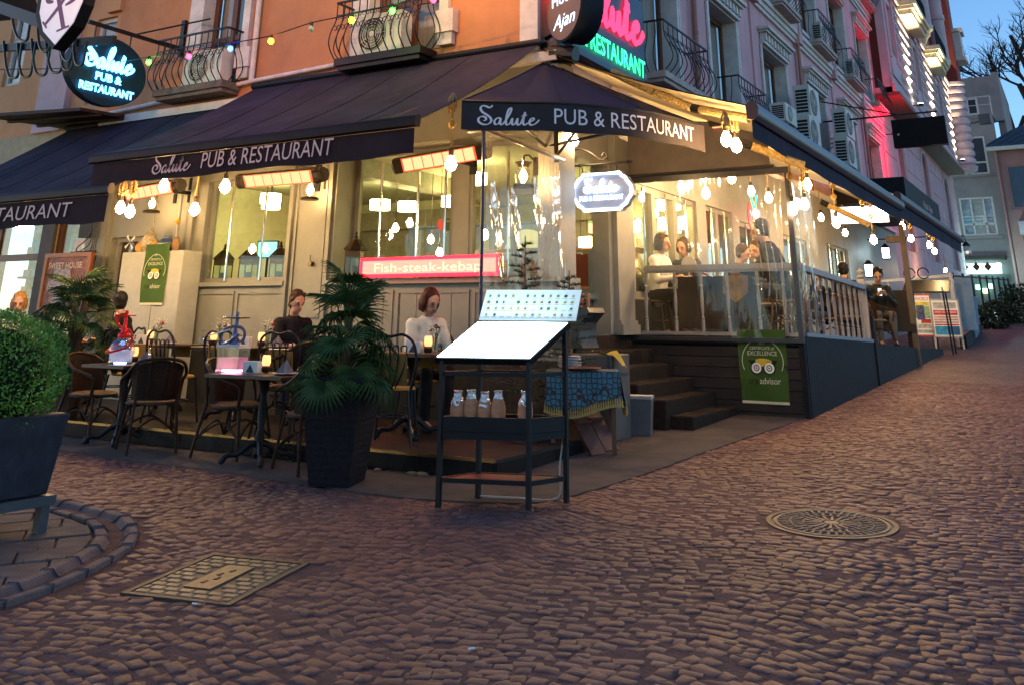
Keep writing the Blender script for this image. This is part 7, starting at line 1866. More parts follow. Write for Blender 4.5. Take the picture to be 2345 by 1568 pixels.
T.part('hose', MB().tube(smoothpath([(.03, 0, .28), (.10, -.02, .27), (.12, -.03, .35), (.06, -.05, .39), (-.06, -.06, .38), (-.14, -.04, .32), (-.12, -.02, .25), (-.03, -.05, .26), (.07, -.04, .33)], 7), .014, 8), M_BM, smooth=True)
T.part('mouthpiece', MB().tube([(-.05, -.06, .36), (-.24, -.09, .31)], [.009, .006], 8), mat('plate_white', (.65, .62, .58)))
T.part('tray', MB().lathe([(.02, .46), (.11, .463), (.13, .472), (.125, .476), (.02, .466)], n=22), M_CHROME, smooth=True)
T.part('bowl', MB().lathe([(.012, .47), (.022, .50), (.018, .52)], n=10), M_BM)

# ================================================================== PLANTS
def leaf_mat(name, c1, c2, rough=.45):
    m = mat(name, c1, rough, var=.3, scale=5, col2=c2)
    m.node_tree.nodes['Principled BSDF'].inputs['Transmission Weight'].default_value = 0
    return m
M_PALM = leaf_mat('palm_leaf', (.020, .046, .016), (.085, .13, .04))
def fan_leaf(r, n, droop, spread, seed):
    rr = random.Random(seed); m = MB()
    for k in range(n):
        a = -spread + 2 * spread * k / (n - 1); ln = r * (.82 + .18 * math.cos(a * .8)) * rr.uniform(.9, 1.0); wd = r * .036
        d = Vector((math.sin(a), math.cos(a), 0)); s_ = Vector((d.y, -d.x, 0))
        vs = []
        for t, w_ in ((.04, .35), (.35, 1.0), (.6, .95), (.82, .55), (1.0, .04)):
            c = d * (ln * t) + EZ * (.10 * r * math.sin(t * 2.2) - droop * r * t ** 3 * rr.uniform(.7, 1.3))
            vs += [c - s_ * wd * w_ + EZ * .006, c - EZ * .004, c + s_ * wd * w_ + EZ * .006]
        o = len(m.v); m.v += [tuple(v) for v in vs]
        for i in range(4):
            for j in range(2): m.f.append((o + i * 3 + j, o + i * 3 + j + 1, o + (i + 1) * 3 + j + 1, o + (i + 1) * 3 + j))
    return m.mesh('frond')
FANS = [fan_leaf(.30, 26, d, 1.9, k) for k, d in enumerate((.06, .22, .48))]
for f_ in FANS: f_.materials.append(M_PALM)
def palm(T, base, n, rmin, rmax, zmin, zmax, seed, sc=1.0, stemm=None):
    rr = random.Random(seed); st_ = []
    for k in range(n):
        a = 2.4 * k + rr.uniform(-.3, .3); t = k / (n - 1); z = zmin + (zmax - zmin) * t; out = (rmax + (rmin - rmax) * t ** 1.5) * rr.uniform(.7, 1.05)
        hub = Vector((out * math.cos(a), out * math.sin(a), z + rr.uniform(-.05, .05)))
        f_ = link('frond', FANS[rr.choice((0, 1, 1, 2)) if t > .3 else rr.choice((1, 2, 2))], None, T.o)
        pitch = rr.uniform(-1.2, -.3) if t < .4 else (rr.uniform(-.6, .3) if t < .7 else rr.uniform(.2, 1.25))
        f_.matrix_local = Matrix.Translation(Vector(base) + hub) @ Matrix.Rotation(a - PI / 2, 4, 'Z') @ Matrix.Rotation(pitch, 4, 'X') @ Matrix.Rotation(rr.uniform(-.3, .3), 4, 'Y') @ Matrix.Scale(sc * rr.uniform(.75, 1.05), 4)
        T.part('stalk', MB().tube(smoothpath([Vector(base) + Vector((0, 0, z * .2)), Vector(base) + Vector((hub.x * .4, hub.y * .4, z * .75)), Vector(base) + hub], 4), .007, 5), stemm or mat('palm_stalk', (.06, .09, .03), .6))
pp = Vector((-5.30, 6.30, gz(6.25) + .01))
T = Thing('palm_planter', 'tall tapered dark wicker planter standing on the cobbles in front of the terrace', 'planter', pp, R_(18))
wk = MB(); 
for i in range(31):
    t = i / 30; z = .76 * t; hw = .165 + .085 * t + (.0015 if i % 2 else 0)
    wk.v += [(-hw, -hw, z), (hw, -hw, z), (hw, hw, z), (-hw, hw, z)]
for i in range(30):
    for j in range(4): wk.f.append((i * 4 + j, i * 4 + (j + 1) % 4, (i + 1) * 4 + (j + 1) % 4, (i + 1) * 4 + j))
T.part('basket', wk, mat('dark_wicker', (.013, .011, .014), .6, var=.4, scale=60, bump=.5, bscale=120, stretch=(1, 1, .3)))
T.part('soil', MB().box(-.23, .23, -.23, .23, .68, .72), M_BED)
T.part('rim', frame_y(-.262, .262, -.262, .262, .03, .02, .03).xf(Matrix.Translation((0, 0, .76)) @ Matrix.Rotation(PI / 2, 4, 'X')), mat('dark_wicker', (.03, .025, .03)))
T = Thing('fan_palm', 'bushy fan palm in the tall wicker planter', 'plant', pp + EZ * .72)
palm(T, (0, 0, 0), 27, .04, .30, .02, .74, 5, 1.02)
T.part('trunk', MB().tube([(0, 0, -.02), (.02, .01, .3), (0, .02, .7)], [.04, .035, .025], 8), M_BROWN)
T = Thing('fan_palm', 'drooping fan palm in front of the sweet shop sign, behind the clipped bush', 'plant', (-9.9, 6.95, TER_Z))
T.o.location = (at_y(165, 800, 7.1).x, 7.1, TER_Z)
palm(T, (0, 0, .35), 30, .10, .46, .2, 1.08, 9, 1.08)
T.part('trunk', MB().tube([(0, 0, 0), (.03, .02, .6), (.1, .0, 1.35)], [.06, .05, .035], 8).tube([(-.03, 0, 0), (-.08, .02, .6), (-.12, .04, 1.2)], [.05, .045, .03], 8), M_BROWN)
T.part('pot', MB().lathe([(.16, 0), (.2, .3), (.22, .32), (.2, .33), (0, .30)], n=18), mat('brown_pot', (.10, .05, .03), .6))
# clipped bush in a square planter
T = Thing('box_planter', 'large dark square planter on a low metal stand at the lower left', 'planter', (-6.2, 3.82, gz(3.8)))
def taper(x0, x1, y0, y1, z0, z1, f): cxx, cyy = (x0 + x1) / 2, (y0 + y1) / 2; return MB().add([(x0, y0, z0), (x1, y0, z0), (x1, y1, z0), (x0, y1, z0)] + [(cxx + (x - cxx) * f, cyy + (y - cyy) * f, z1) for x, y in ((x0, y0), (x1, y0), (x1, y1), (x0, y1))], [(0, 3, 2, 1), (4, 5, 6, 7), (0, 1, 5, 4), (1, 2, 6, 5), (2, 3, 7, 6), (3, 0, 4, 7)])
bev(T.part('box', taper(-.34, .34, -.34, .34, .25, .72, 1.14), mat('slate_planter', (.028, .030, .040), .6, var=.25, scale=8)), .008)
T.part('stand', MB().box(-.38, .38, -.38, .38, .19, .245), mat('stand_grey', (.06, .065, .075), .5, metal=.3))
for x, y in ((-.33, -.33), (.33, -.33), (.33, .33), (-.33, .33)): T.part('leg', MB().box(x - .03, x + .03, y - .03, y + .03, -.01, .19), mat('stand_grey', (.06, .065, .075)))
T = Thing('clipped_bush', 'round clipped box bush in the square planter', 'bush', (-6.2, 3.82, gz(3.8) + .70))
rr = random.Random(4); lv = MB(); tw = MB()
for k in range(16000):
    d = Vector((rr.gauss(0, 1), rr.gauss(0, 1), rr.gauss(0, 1))).normalized()
    bump_ = 1 + .055 * math.sin(d.x * 9 + 1) * math.sin(d.y * 8) + .05 * math.sin(d.z * 11 + d.x * 5)
    rad = (1 - abs(rr.gauss(0, .10))) * bump_
    p = Vector((d.x * .50 * rad, d.y * .50 * rad, .25 + d.z * .42 * rad))
    if p.z < -.06: continue
    a = (d * .7 + Vector((rr.gauss(0, .6), rr.gauss(0, .6), rr.gauss(0, .6) + .35))).normalized() * rr.uniform(.009, .015); b = a.cross(Vector((rr.gauss(0, 1), rr.gauss(0, 1), rr.gauss(0, 1)))).normalized() * rr.uniform(.005, .008)
    lv.v += [tuple(p - a), tuple(p + b), tuple(p + a), tuple(p - b)]; o = len(lv.v) - 4; lv.f.append((o, o + 1, o + 2, o + 3))
T.part('foliage', lv, leaf_mat('box_leaf', (.06, .16, .02), (.22, .38, .05), .5))
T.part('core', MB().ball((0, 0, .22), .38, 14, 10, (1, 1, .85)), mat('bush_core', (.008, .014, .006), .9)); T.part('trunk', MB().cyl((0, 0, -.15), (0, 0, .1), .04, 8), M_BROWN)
# conifers behind the menu stand
def conifer(label, loc, h, seed):
    T = Thing('conifer', label, 'plant', loc, 0, 'potted conifers by the entrance'); rr = random.Random(seed); m = MB(); tr = MB().tube([(0, 0, .2), (.01, 0, h)], [.025, .006], 7)
    for k in range(46):
        t = k / 46; z = .45 + (h - .5) * t; a = 2.4 * k; ln = .34 * (1 - t) ** .8 + .08
        tip = Vector((ln * math.cos(a), ln * math.sin(a), z + .10 * ln)); tr.tube([(0, 0, z), tuple(tip)], .004, 4)
        for j in range(46):
            q = Vector((0, 0, z)).lerp(tip, .15 + .85 * j / 46); d = (Vector((rr.gauss(0, 1), rr.gauss(0, 1), rr.gauss(0, .6))).normalized() + tip.normalized() * .6).normalized() * rr.uniform(.03, .055); s_ = d.orthogonal().normalized() * .005
            m.add([q - s_, q + s_, q + d], [(0, 1, 2)])
    T.part('needles', m, leaf_mat('needle_green', (.020, .038, .018), (.045, .07, .03), .6)); T.part('trunk', tr, M_BROWN)
    T.part('pot', MB().lathe([(.11, 0), (.16, .26), (.175, .26), (.175, .30), (.155, .30), (0, .27)], n=20), mat('terracotta_pot', (.30, .11, .05), .8, var=.2), smooth=True)
conifer('potted conifer behind the menu card', (-4.72, 8.25, gz(8.25) + .012), 1.95, 2)
conifer('smaller conifer between the menu card and the steps', (-4.42, 8.62, gz(8.6) + .012), 1.62, 6)

# ================================================================== CABINET AND DOORWAY THINGS
CYF = 9.0
c0 = at_y(263, 700, CYF); c1 = at_y(405, 700, CYF)
T = Thing('meter_cabinet', 'tall pale grey cabinet beside the doorway', 'cabinet', ((c0.x + c1.x) / 2, CYF, TER_Z))
ct = at_y(330, 577, CYF).z
bev(T.part('body', MB().box(c0.x, c1.x, CYF, FY - .06, TER_Z, ct), mat('cabinet_grey', (.36, .36, .32), .6, var=.08), world=True), .01)
T.part('door_seam', MB().box((c0.x + c1.x) / 2 + .12, (c0.x + c1.x) / 2 + .126, CYF - .004, CYF - .001, TER_Z + .1, ct - .05), M_DARKG, world=True)
M_OLD = mat('ochre_clay', (.42, .24, .06), .7, var=.2)
def pot_on(label, u, prof, m, nm='clay_pot', cat='pot', grp='pots on the cabinet'):
    p = at_y(u, 560, CYF + .14); T = Thing(nm, label, cat, (p.x, p.y, ct + .001), 0, grp); T.part('body', MB().lathe(prof, n=18), m, smooth=True); return T
vp = lambda r, h: [(r * .6, 0), (r * .95, h * .3), (r, h * .5), (r * .7, h * .8), (r * .5, h * .88), (r * .65, h)]
pot_on('yellow clay pot next to the toy windmill on the cabinet', 322, vp(.075, .16), M_OLD); pot_on('yellow clay pot left of the blue keg', 355, vp(.065, .17), M_OLD); pot_on('brown clay pot at the right end of the cabinet top', 402, vp(.065, .19), mat('brown_clay', (.26, .15, .07), .7))
T = pot_on('patterned lidded jar on the cabinet', 341, [(.06, 0), (.11, .08), (.12, .15), (.08, .23), (.09, .24), (.05, .27), (.02, .31), (.025, .33), (0, .35)], mat('pattern_jar', (.40, .34, .24), .5, var=.5, scale=40), 'lidded_jar', 'jar')
T = pot_on('blue beer keg with white lettering on the cabinet', 381, [(.10, 0), (.135, .02), (.135, .12), (.08, .17), (.06, .18), (.06, .215), (.045, .22)], mat('keg_blue', (.05, .08, .17), .4), 'beer_keg', 'keg')
t = MB(); tt = text2d('EFES', .07, .004); w_ = textw(tt); put(t, tt, lambda x, y: Vector((.137 * math.sin((x - w_ / 2) / .137 + .15), -.137 * math.cos((x - w_ / 2) / .137 + .15), .055 + y))); T.part('lettering', t, mat('plate_white', (.65, .62, .58)))
p = at_y(303, 560, CYF + .14); T = Thing('toy_windmill', 'small white toy windmill at the end of the cabinet', 'ornament', (p.x, p.y, ct))
T.part('tower', MB().lathe([(.05, 0), (.035, .12), (.02, .15)], n=10), mat('mill_blue', (.10, .14, .25), .5))
for k in range(4): a = .5 + k * PI / 2; T.part('sail', MB().add([(0, -.05, .15), (.12 * math.cos(a), -.05, .15 + .12 * math.sin(a)), (.12 * math.cos(a + .35), -.05, .15 + .12 * math.sin(a + .35))], [(0, 1, 2)]), mat('plate_white', (.65, .62, .58)))
T = Thing('gas_pipe', 'grey gas pipe with a round meter beside the cabinet', 'pipe', (-11.0, 9.3, 1.6))
u0 = at_y(412, 480, 9.3).x; M_PIPE = mat('pipe_grey', (.30, .29, .26), .5, metal=.3)
T.part('pipe', MB().tube([(u0, 9.3, 3.3), (u0, 9.3, 1.75), (u0 + .15, 9.3, 1.72), (u0 + .4, 9.36, 1.72)], .022, 8), M_PIPE, world=True)
T.part('meter', MB().lathe([(.11, 0), (.12, -.05), (.06, -.08), (0, -.08)], (u0, 9.28, 2.15), 18, axis='Y'), M_PIPE, world=True); T.part('valve', MB().ball((u0, 9.28, 2.75), .04, 8, 6), mat('valve_yellow', (.6, .35, .02), .4), world=True)
# sweet shop sign board and its wires
p0, p1 = at_y(168, 600, 8.95), at_y(105, 590, 8.95)
T = Thing('carved_sign', 'brown carved sweet house sign board in front of the shop glass', 'sign', (-13.2, 8.9, 1.9))
xa, xb = at_y(100, 620, 8.95).x, at_y(205, 620, 8.95).x; zt, zb = at_y(150, 580, 8.95).z, at_y(150, 715, 8.95).z
M_CAR = mat('carved_wood', (.16, .05, .02), .35, var=.5, scale=14, bump=1.0, bscale=30)
T.part('board', MB().box(xa, xb, 8.95, 9.0, zb, zt), M_CAR, world=True); T.part('frame', frame_y(xa, xb, zb, zt, 8.95, .06, .02), mat('sign_frame', (.20, .07, .02), .4), world=True)
t = MB(); tt = text2d('SWEET HOUSE', .12, .008); k = (xb - xa) * .72 / textw(tt); put(t, ([(x * k, y) for x, y in tt[0]], tt[1]), on_plane((xa + (xb - xa) * .1, 8.945, zt - .22), EX, EZ)); T.part('lettering', t, mat('carved_letter', (.5, .40, .36), .4), world=True)
T.part('emblem', MB().prism([(.28 * math.cos(a) * (1 + .12 * math.cos(6 * a)), .26 * math.sin(a) * (1 + .12 * math.cos(6 * a))) for a in np.linspace(0, 2 * PI, 49)[:-1]], ((xa + xb) / 2 - .08, 8.949, (zt + zb) / 2 - .05), EX, EZ, -EY, .012), mat('emblem_grey', (.22, .18, .20), .25, var=.5, scale=25, bump=.8, bscale=40), world=True)
T.part('stay', MB().cyl(((xa + xb) / 2, 8.97, zt), ((xa + xb) / 2, FY - .0, zt + .05), .02, 6).cyl((xb - .1, 8.97, zb), (xb - .1, 8.97, TER_Z), .025, 6), M_BLACK, world=True)
T = Thing('wire_bundle', 'tangled cables and junction box on the shop pier', 'cables', (-12.9, 9.3, 2.6))
q = at_y(205, 520, 9.3)
T.part('junction_box', MB().box(q.x - .22, q.x + .06, 9.28, FY - .04, q.z - .16, q.z + .18), mat('box_black', (.03, .03, .03), .5), world=True)
for k in range(5): T.part('cable', MB().tube(smoothpath([(q.x + .05 + .05 * k, 9.3, q.z + .6), (q.x + .1 + .04 * k, 9.26, q.z - .1 - .1 * k), (q.x - .2 + .12 * k, 9.27, q.z - .35 - .03 * k), (q.x + .16 + .02 * k, 9.3, q.z - .6), (q.x + .1 - .03 * k, 9.3, TER_Z + .2)], 6), .009, 5), M_BLACK, world=True)
# sill lanterns
def lantern(label, u, Y, z, h, w_):
    p = at_y(u, 600, Y); T = Thing('sill_lantern', label, 'lantern', (p.x, Y, z), R_(20), 'oriental lanterns on the sills')
    L_ = mat('lantern_bronze', (.045, .03, .018), .4, metal=.7, var=.3)
    T.part('base', MB().box(-w_ * .52, w_ * .52, -w_ * .52, w_ * .52, 0, h * .09), L_)
    for sx in (-1, 1):
        for sy in (-1, 1): T.part('post', MB().box(sx * w_ * .45 - .006, sx * w_ * .45 + .006, sy * w_ * .45 - .006, sy * w_ * .45 + .006, h * .09, h * .60), L_)
    T.part('pierced_band', MB().box(-w_ * .46, w_ * .46, -w_ * .46, w_ * .46, h * .46, h * .60), L_); T.part('roof', MB().lathe([(w_ * .78, h * .60), (w_ * .72, h * .64), (w_ * .45, h * .74), (w_ * .25, h * .82), (w_ * .12, h * .84), (w_ * .14, h * .88), (w_ * .05, h * .92), (w_ * .10, h * .95), (0, h)], n=8), L_)
    for sx, sy in ((0, -1), (1, 0), (-1, 0), (0, 1)): T.part('pane', MB().box(-w_ * .43 if sx == 0 else sx * w_ * .44 - .001, w_ * .43 if sx == 0 else sx * w_ * .44 + .001, -w_ * .43 if sy == 0 else sy * w_ * .44 - .001, w_ * .43 if sy == 0 else sy * w_ * .44 + .001, h * .09, h * .46), M_GLASS)
    T.part('candle', MB().cyl((0, 0, h * .09), (0, 0, h * .28), w_ * .22, 12), mat('dark_candle', (.06, .05, .05), .6))
lantern('large bronze lantern on the sill at the end of the LED sign', 812, 9.42, 1.90, .60, .21)
for u, lab in ((512, 'bronze lantern at the left of the small window'), (570, 'bronze lantern in the middle of the small window'), (640, 'bronze lantern at the right of the small window')): lantern(lab, u, 9.68, 1.885, .56, .21)
# sill board behind the small window, window stickers
cbp('inner_sill', MB().box(-10.65, -9.02, 9.56, 9.86, 1.80, 1.884), M_PUB)
p = at_y(1007, 515, 9.78); single('round_sticker', MB().lathe([(.07, 0), (.07, -.002), (0, -.002)], (p.x, 9.82, p.z), 20, axis='Y'), mat('sticker_red', (.5, .03, .03), .5), 'round red sticker on the large window', 'sticker')
p = at_y(1028, 515, 9.78); T = Thing('review_sticker', 'green review sticker on the large window', 'sticker', (p.x, 9.82, p.z)); T.part('panel', MB().box(-.07, .07, -.002, 0, -.07, .08), mat('banner_green', (.038, .09, .011))); tt = text2d('REVIEW US', .03, .002); t = MB(); put(t, tt, on_plane((-.06, -.004, .035), EX, EZ)); T.part('lettering', t, mat('banner_white', (.55, .56, .42)))
p = at_x(1328, 522, -5.27); T = Thing('door_sticker', 'small green and white sticker on the entrance glass', 'sticker', (-5.15, p.y + .05, p.z)); T.part('panel', MB().box(-.002, 0, -.06, .06, -.07, .05), mat('plate_white', (.65, .62, .58))); T.part('band', MB().box(-.002, .001, -.06, .06, .05, .085), mat('sticker_green', (.08, .40, .12), .5))
# things beside the steps
T = Thing('serving_table', 'small table under a blue patterned cloth with gold fringe', 'table', (-4.25, 8.55, gz(8.55) + .012), R_(28))
m = bpy.data.materials.new('scale_cloth'); m.use_nodes = True; N = m.node_tree.nodes; L = m.node_tree.links; b = N['Principled BSDF']; b.inputs['Roughness'].default_value = .9
tc = N.new('ShaderNodeTexCoord'); vo = N.new('ShaderNodeTexVoronoi'); vo.feature = 'DISTANCE_TO_EDGE'; vo.inputs['Scale'].default_value = 21; vo.inputs['Randomness'].default_value = .4; L.new(tc.outputs['Object'], vo.inputs['Vector'])
cr = N.new('ShaderNodeValToRGB'); cr.color_ramp.elements[0].color = (.035, .022, .015, 1); cr.color_ramp.elements[1].color = (.045, .13, .17, 1); cr.color_ramp.elements[0].position = .06; cr.color_ramp.elements[1].position = .14; L.new(vo.outputs['Distance'], cr.inputs[0]); L.new(cr.outputs[0], b.inputs['Base Color'])
TH = .70
T.part('cloth', MB().box(-.34, .34, -.26, .26, TH, TH + .006), m)
for sx, sy, ln in ((0, -1, .68), (1, 0, .52)):
    T.part('cloth_drop', grid_sheet(lambda s, t: (Vector(((s - .5) * ln * (1 + .05 * t), sy * (.262 + .05 * t + .018 * math.sin(s * 19) * t), TH - .27 * t - .05 * math.sin(s * 5) * t)) if sy else Vector((.342 + .05 * t + .018 * math.sin(s * 17) * t, (s - .5) * ln * (1 + .05 * t), TH - .27 * t - .04 * math.sin(s * 4) * t))), 24, 6), m, smooth=True, ang=180)
fr = MB()
for k in range(34):
    s = k / 33
    for sy in (0, 1):
        x, y = ((s - .5) * .71, -.315) if sy else (.395, (s - .5) * .54); z = TH - .27 - (.05 * math.sin(s * 5) if sy else .04 * math.sin(s * 4)); fr.lathe([(.003, z), (.006, z - .02), (.010, z - .03), (.006, z - .035), (.014, z - .075)], (x, y, 0), 5)
T.part('fringe', fr, mat('gold_fringe', (.42, .27, .08), .8, var=.2))['kind'] = 'stuff'
for x, y in ((-.28, -.2), (.28, -.2), (.28, .2), (-.28, .2)): T.part('leg', MB().box(x - .02, x + .02, y - .02, y + .02, 0, TH), M_BROWN)
tz = gz(8.7) + .012 + TH + .007
T = Thing('copper_tray', 'oval copper tray at the edge of the blue cloth', 'tray', (-4.18, 8.42, tz), R_(20)); T.part('plate', MB().lathe([(.10, 0), (.16, .008), (.175, .02), (.165, .02), (.10, .008), (0, .006)], n=26), mat('copper', (.35, .11, .05), .3, metal=.8), smooth=True); T.part('rim', MB().tube([(.172 * math.cos(a), .172 * math.sin(a), .02) for a in np.linspace(0, 2 * PI, 29)[:-1]], .005, 5, closed=True), mat('copper', (.35, .11, .05)))
for k in range(8):
    T = single('dinner_plate', MB().lathe([(.05, 0), (.09, .003), (.12, .012), (.116, .015), (.08, .006), (0, .005)], n=22), mat('plate_white', (.65, .62, .58)), ('lowest plate of the stack on the blue cloth', 'second plate from below in the stack on the blue cloth', 'third plate from below in the stack', 'fourth plate from below in the stack', 'fifth plate from below in the stack', 'sixth plate from below in the stack', 'plate just under the top of the stack', 'topmost plate of the stack on the blue cloth')[k], 'plate', 'stack of plates by the steps', True, 60, (-4.42, 8.62, tz + .001 + k * .014))
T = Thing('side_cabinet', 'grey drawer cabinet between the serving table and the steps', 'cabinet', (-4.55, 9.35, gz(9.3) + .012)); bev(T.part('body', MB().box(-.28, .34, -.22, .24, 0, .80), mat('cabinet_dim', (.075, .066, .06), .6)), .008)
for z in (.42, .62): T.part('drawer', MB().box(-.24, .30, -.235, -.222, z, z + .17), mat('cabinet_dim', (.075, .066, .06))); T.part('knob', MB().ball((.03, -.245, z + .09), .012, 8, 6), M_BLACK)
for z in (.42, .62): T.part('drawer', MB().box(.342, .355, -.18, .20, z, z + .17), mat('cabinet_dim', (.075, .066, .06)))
T = Thing('yellow_cloth', 'crumpled yellow cloth hanging over the grey cabinet', 'cloth', (-4.35, 9.2, gz(9.3) + .82)); T.part('cloth', grid_sheet(lambda s, t: Vector((-.1 + .36 * s, -.06 + .1 * t + .02 * math.sin(9 * s), .012 + .02 * math.sin(7 * s + 3 * t) - .16 * max(0, s - .72) * 3)), 14, 5), mat('yellow_cloth', (.42, .28, .04), .9, var=.2), smooth=True, ang=180)
T = Thing('chafing_hood', 'black curved metal hood with glasses on top beside the door', 'server', (-4.75, 9.50, gz(9.4) + .012))
hp = [(-.25, .85), (-.30, 1.0), (-.24, 1.12), (-.13, 1.20), (-.12, 1.25), (.20, 1.25), (.22, 1.2), (.12, 1.1), (.10, .95), (.14, .85)]
T.part('hood', MB().prism(hp, (0, -.2, 0), EX, EZ, EY, .40), mat('hood_black', (.025, .03, .038), .3), smooth=True, ang=35); T.part('post', MB().cyl((-.05, 0, 0), (-.05, 0, .86), .03, 8).lathe([(.2, 0), (.2, .02), (0, .03)], n=16), M_BLACK)
for k in range(4): T.part('tumbler', MB().lathe([(.02, 1.252), (.025, 1.40)], (-.06 + .06 * k, -.05 + .04 * (k % 2), 0), 10), mat('amber_tumbler', (.35, .14, .08), .2, var=.1))
T.part('lamp_arm', MB().cyl((-.15, .0, 1.25), (-.22, .05, 2.2), .012, 6), mat('silver_arm', (.5, .5, .5), .3, metal=.8))
b_ = at_g(1458, 1000)
T = Thing('waste_bin', 'grey plastic waste bin with liner at the foot of the steps', 'bin', (b_.x, b_.y + .12, gz(b_.y + .1) + .012), R_(15)); BN = mat('bin_grey', (.11, .105, .11), .5); T.part('body', taper(-.105, .105, -.09, .09, 0, .36, 1.22), BN); T.part('liner', taper(-.13, .13, -.112, .112, .345, .375, 1.03), mat('bin_liner', (.42, .38, .36), .6))
for k, (u, v, lab) in enumerate(((1352, 1046, 'brown wooden board leaning below the blue cloth, nearer one'), (1384, 1036, 'brown wooden board leaning below the blue cloth, farther one'))):
    p = at_g(u, v); q = p + Vector((-.34, .02, .50)); T = Thing('wooden_board', lab, 'board', (p.x, p.y, gz(p.y)), 0, 'leaning wooden boards'); d = Vector((.05, .20, 0))
    bd = T.part('panel', MB().add([p, p + d, q + d, q, p + Vector((.02, -.01, .02)), p + d + Vector((.02, -.01, .02)), q + d + Vector((.02, -.01, .02)), q + Vector((.02, -.01, .02))], [(0, 1, 2, 3), (7, 6, 5, 4), (0, 4, 5, 1), (1, 5, 6, 2), (2, 6, 7, 3), (3, 7, 4, 0)]), mat('red_board', (.09, .022, .013), .6, var=.3, scale=6), world=True)
    T.part('batten', MB().bar(p.lerp(q, .5) + Vector((.03, -.015, .03)), p.lerp(q, .5) + d + Vector((.03, -.015, .03)), .03, .02), mat('red_board', (.13, .035, .02)), bd, world=True)
# chairs inside the door
for k, (u, lab) in enumerate(((1342, 'green-grey upholstered chair just inside the open door'), (1388, 'upholstered dining chair with red back inside the open door'))):
    p = at_y(u, 750, 11.2 + .3 * k); T = Thing('dining_chair', lab, 'chair', (min(p.x, -5.62), p.y, IFZ), R_(150 + 20 * k)); DM = mat('chair_paint', (.16, .19, .17), .5); UM = mat('chair_red', (.20, .05, .03), .8) if k else mat('chair_green', (.13, .18, .16), .8)
    T.part('seat', MB().box(-.22, .22, -.22, .22, .42, .49), UM); T.part('backrest', MB().box(-.19, .19, .19, .22, .58, .98), UM); T.part('back_frame', frame_y(-.24, .24, .50, 1.05, .235, .05, .05), DM)
    for x in (-.2, .2):
        for y in (-.2, .2): T.part('leg', MB().box(x - .022, x + .022, y - .022, y + .022, 0, .42 if y < 0 else .55), DM)

# ================================================================== DECK FURNITURE
M_BENT = mat('bentwood', (.11, .05, .02), .4, var=.3)
def bent_chair(label, loc, rz):
    T = Thing('bentwood_chair', label, 'chair', loc, rz, 'bentwood chairs on the deck')
    T.part('seat', MB().lathe([(.19, .43), (.21, .445), (.20, .465), (0, .468)], n=18), M_BENT, smooth=True)
    T.part('back_hoop', MB().tube(smoothpath([(-.18, -.15, .45), (-.21, -.22, .70), (-.13, -.27, .88), (.13, -.27, .88), (.21, -.22, .70), (.18, -.15, .45)], 6), .014, 7), M_BENT, smooth=True); T.part('backrest', grid_sheet(lambda s, t: Vector(((s - .5) * .33, -.19 - .07 * t, .52 + .30 * t)), 6, 4), mat('dark_pad', (.03, .025, .03), .8))
    for x, y in ((-.14, .14), (.14, .14), (-.15, -.14), (.15, -.14)): T.part('leg', MB().tube([(x * 1.4, y * 1.4, 0), (x, y, .45)], .014, 7), M_BENT)
    T.part('ring_stretcher', MB().tube([(.16 * math.cos(a), .16 * math.sin(a), .2) for a in np.linspace(0, 2 * PI, 17)[:-1]], .008, 5, closed=True), M_BENT)
    return T.o
px5 = at_y(1503, 590, 12.75)
W5 = (px5.x, 12.75)
bc = bent_chair('bentwood chair of the woman in white behind the deck railing', (W5[0] - .04, W5[1], dslope(12.7)), R_(-90))
pr7 = at_y(1782, 590, 12.75); W7 = (pr7.x, 12.75)
dup(bc, (W7[0] + .05, W7[1], dslope(12.7)), R_(95), 'bentwood chair of the person in black behind the deck railing'); dup(bc, (at_y(1578, 620, 13.5).x, 13.6, dslope(13.6)), R_(180), 'bentwood chair at the far side of the deck table')
tcx = at_y(1655, 640, 12.75).x
T = Thing('deck_table', 'table under a dark cloth with ochre drape behind the deck railing', 'table', (tcx, 12.75, dslope(12.75)))
T.part('table_top', MB().box(-.5, .5, -.36, .36, .72, .755), M_TTOP); T.part('tablecloth', grid_sheet(lambda s, t: Vector(((s - .5) * 1.02 * (1 + .04 * t), -.365 - .02 * t + .01 * math.sin(s * 22) * t, .758 - .66 * t)), 20, 4), mat('dark_cloth', (.03, .022, .02), .9), smooth=True, ang=180)
T.part('table_runner', grid_sheet(lambda s, t: Vector((.12 + .34 * s, -.375 - .03 * t, .762 - .34 * t + .25 * t * abs(s - .5))), 8, 4), M_CLOTH, smooth=True, ang=180); T.part('column', MB().cyl((0, 0, .03), (0, 0, .72), .04, 10).lathe([(.26, 0), (.25, .03), (.05, .06)], n=16), M_BLACK)
dz = dslope(12.75) + .764
for k, (dx, dy) in enumerate(((-.12, -.1), (.02, .1), (.2, -.15), (.3, .1), (.42, -.05))): glass('glass on the deck table, %s' % ('nearest the woman in white', 'second from the woman in white', 'in the middle', 'fourth along', 'nearest the person in black')[k], tcx + dx, 12.75 + dy, dz)
T = Thing('tea_pot', 'round amber glass pot on the deck table', 'pot', (tcx + .27, 12.55, dz)); T.part('body', MB().lathe([(.04, 0), (.08, .03), (.085, .08), (.05, .13), (.03, .14), (.035, .17)], n=16), mat('amber_glass', (.45, .20, .03), .15, var=.1), smooth=True); T.part('handle', MB().tube([(.08, 0, .1), (.12, 0, .09), (.11, 0, .04), (.08, 0, .04)], .008, 6), mat('amber_glass', (.45, .20, .03)))
candle('candle on the deck table', tcx + .08, 12.7, dz)
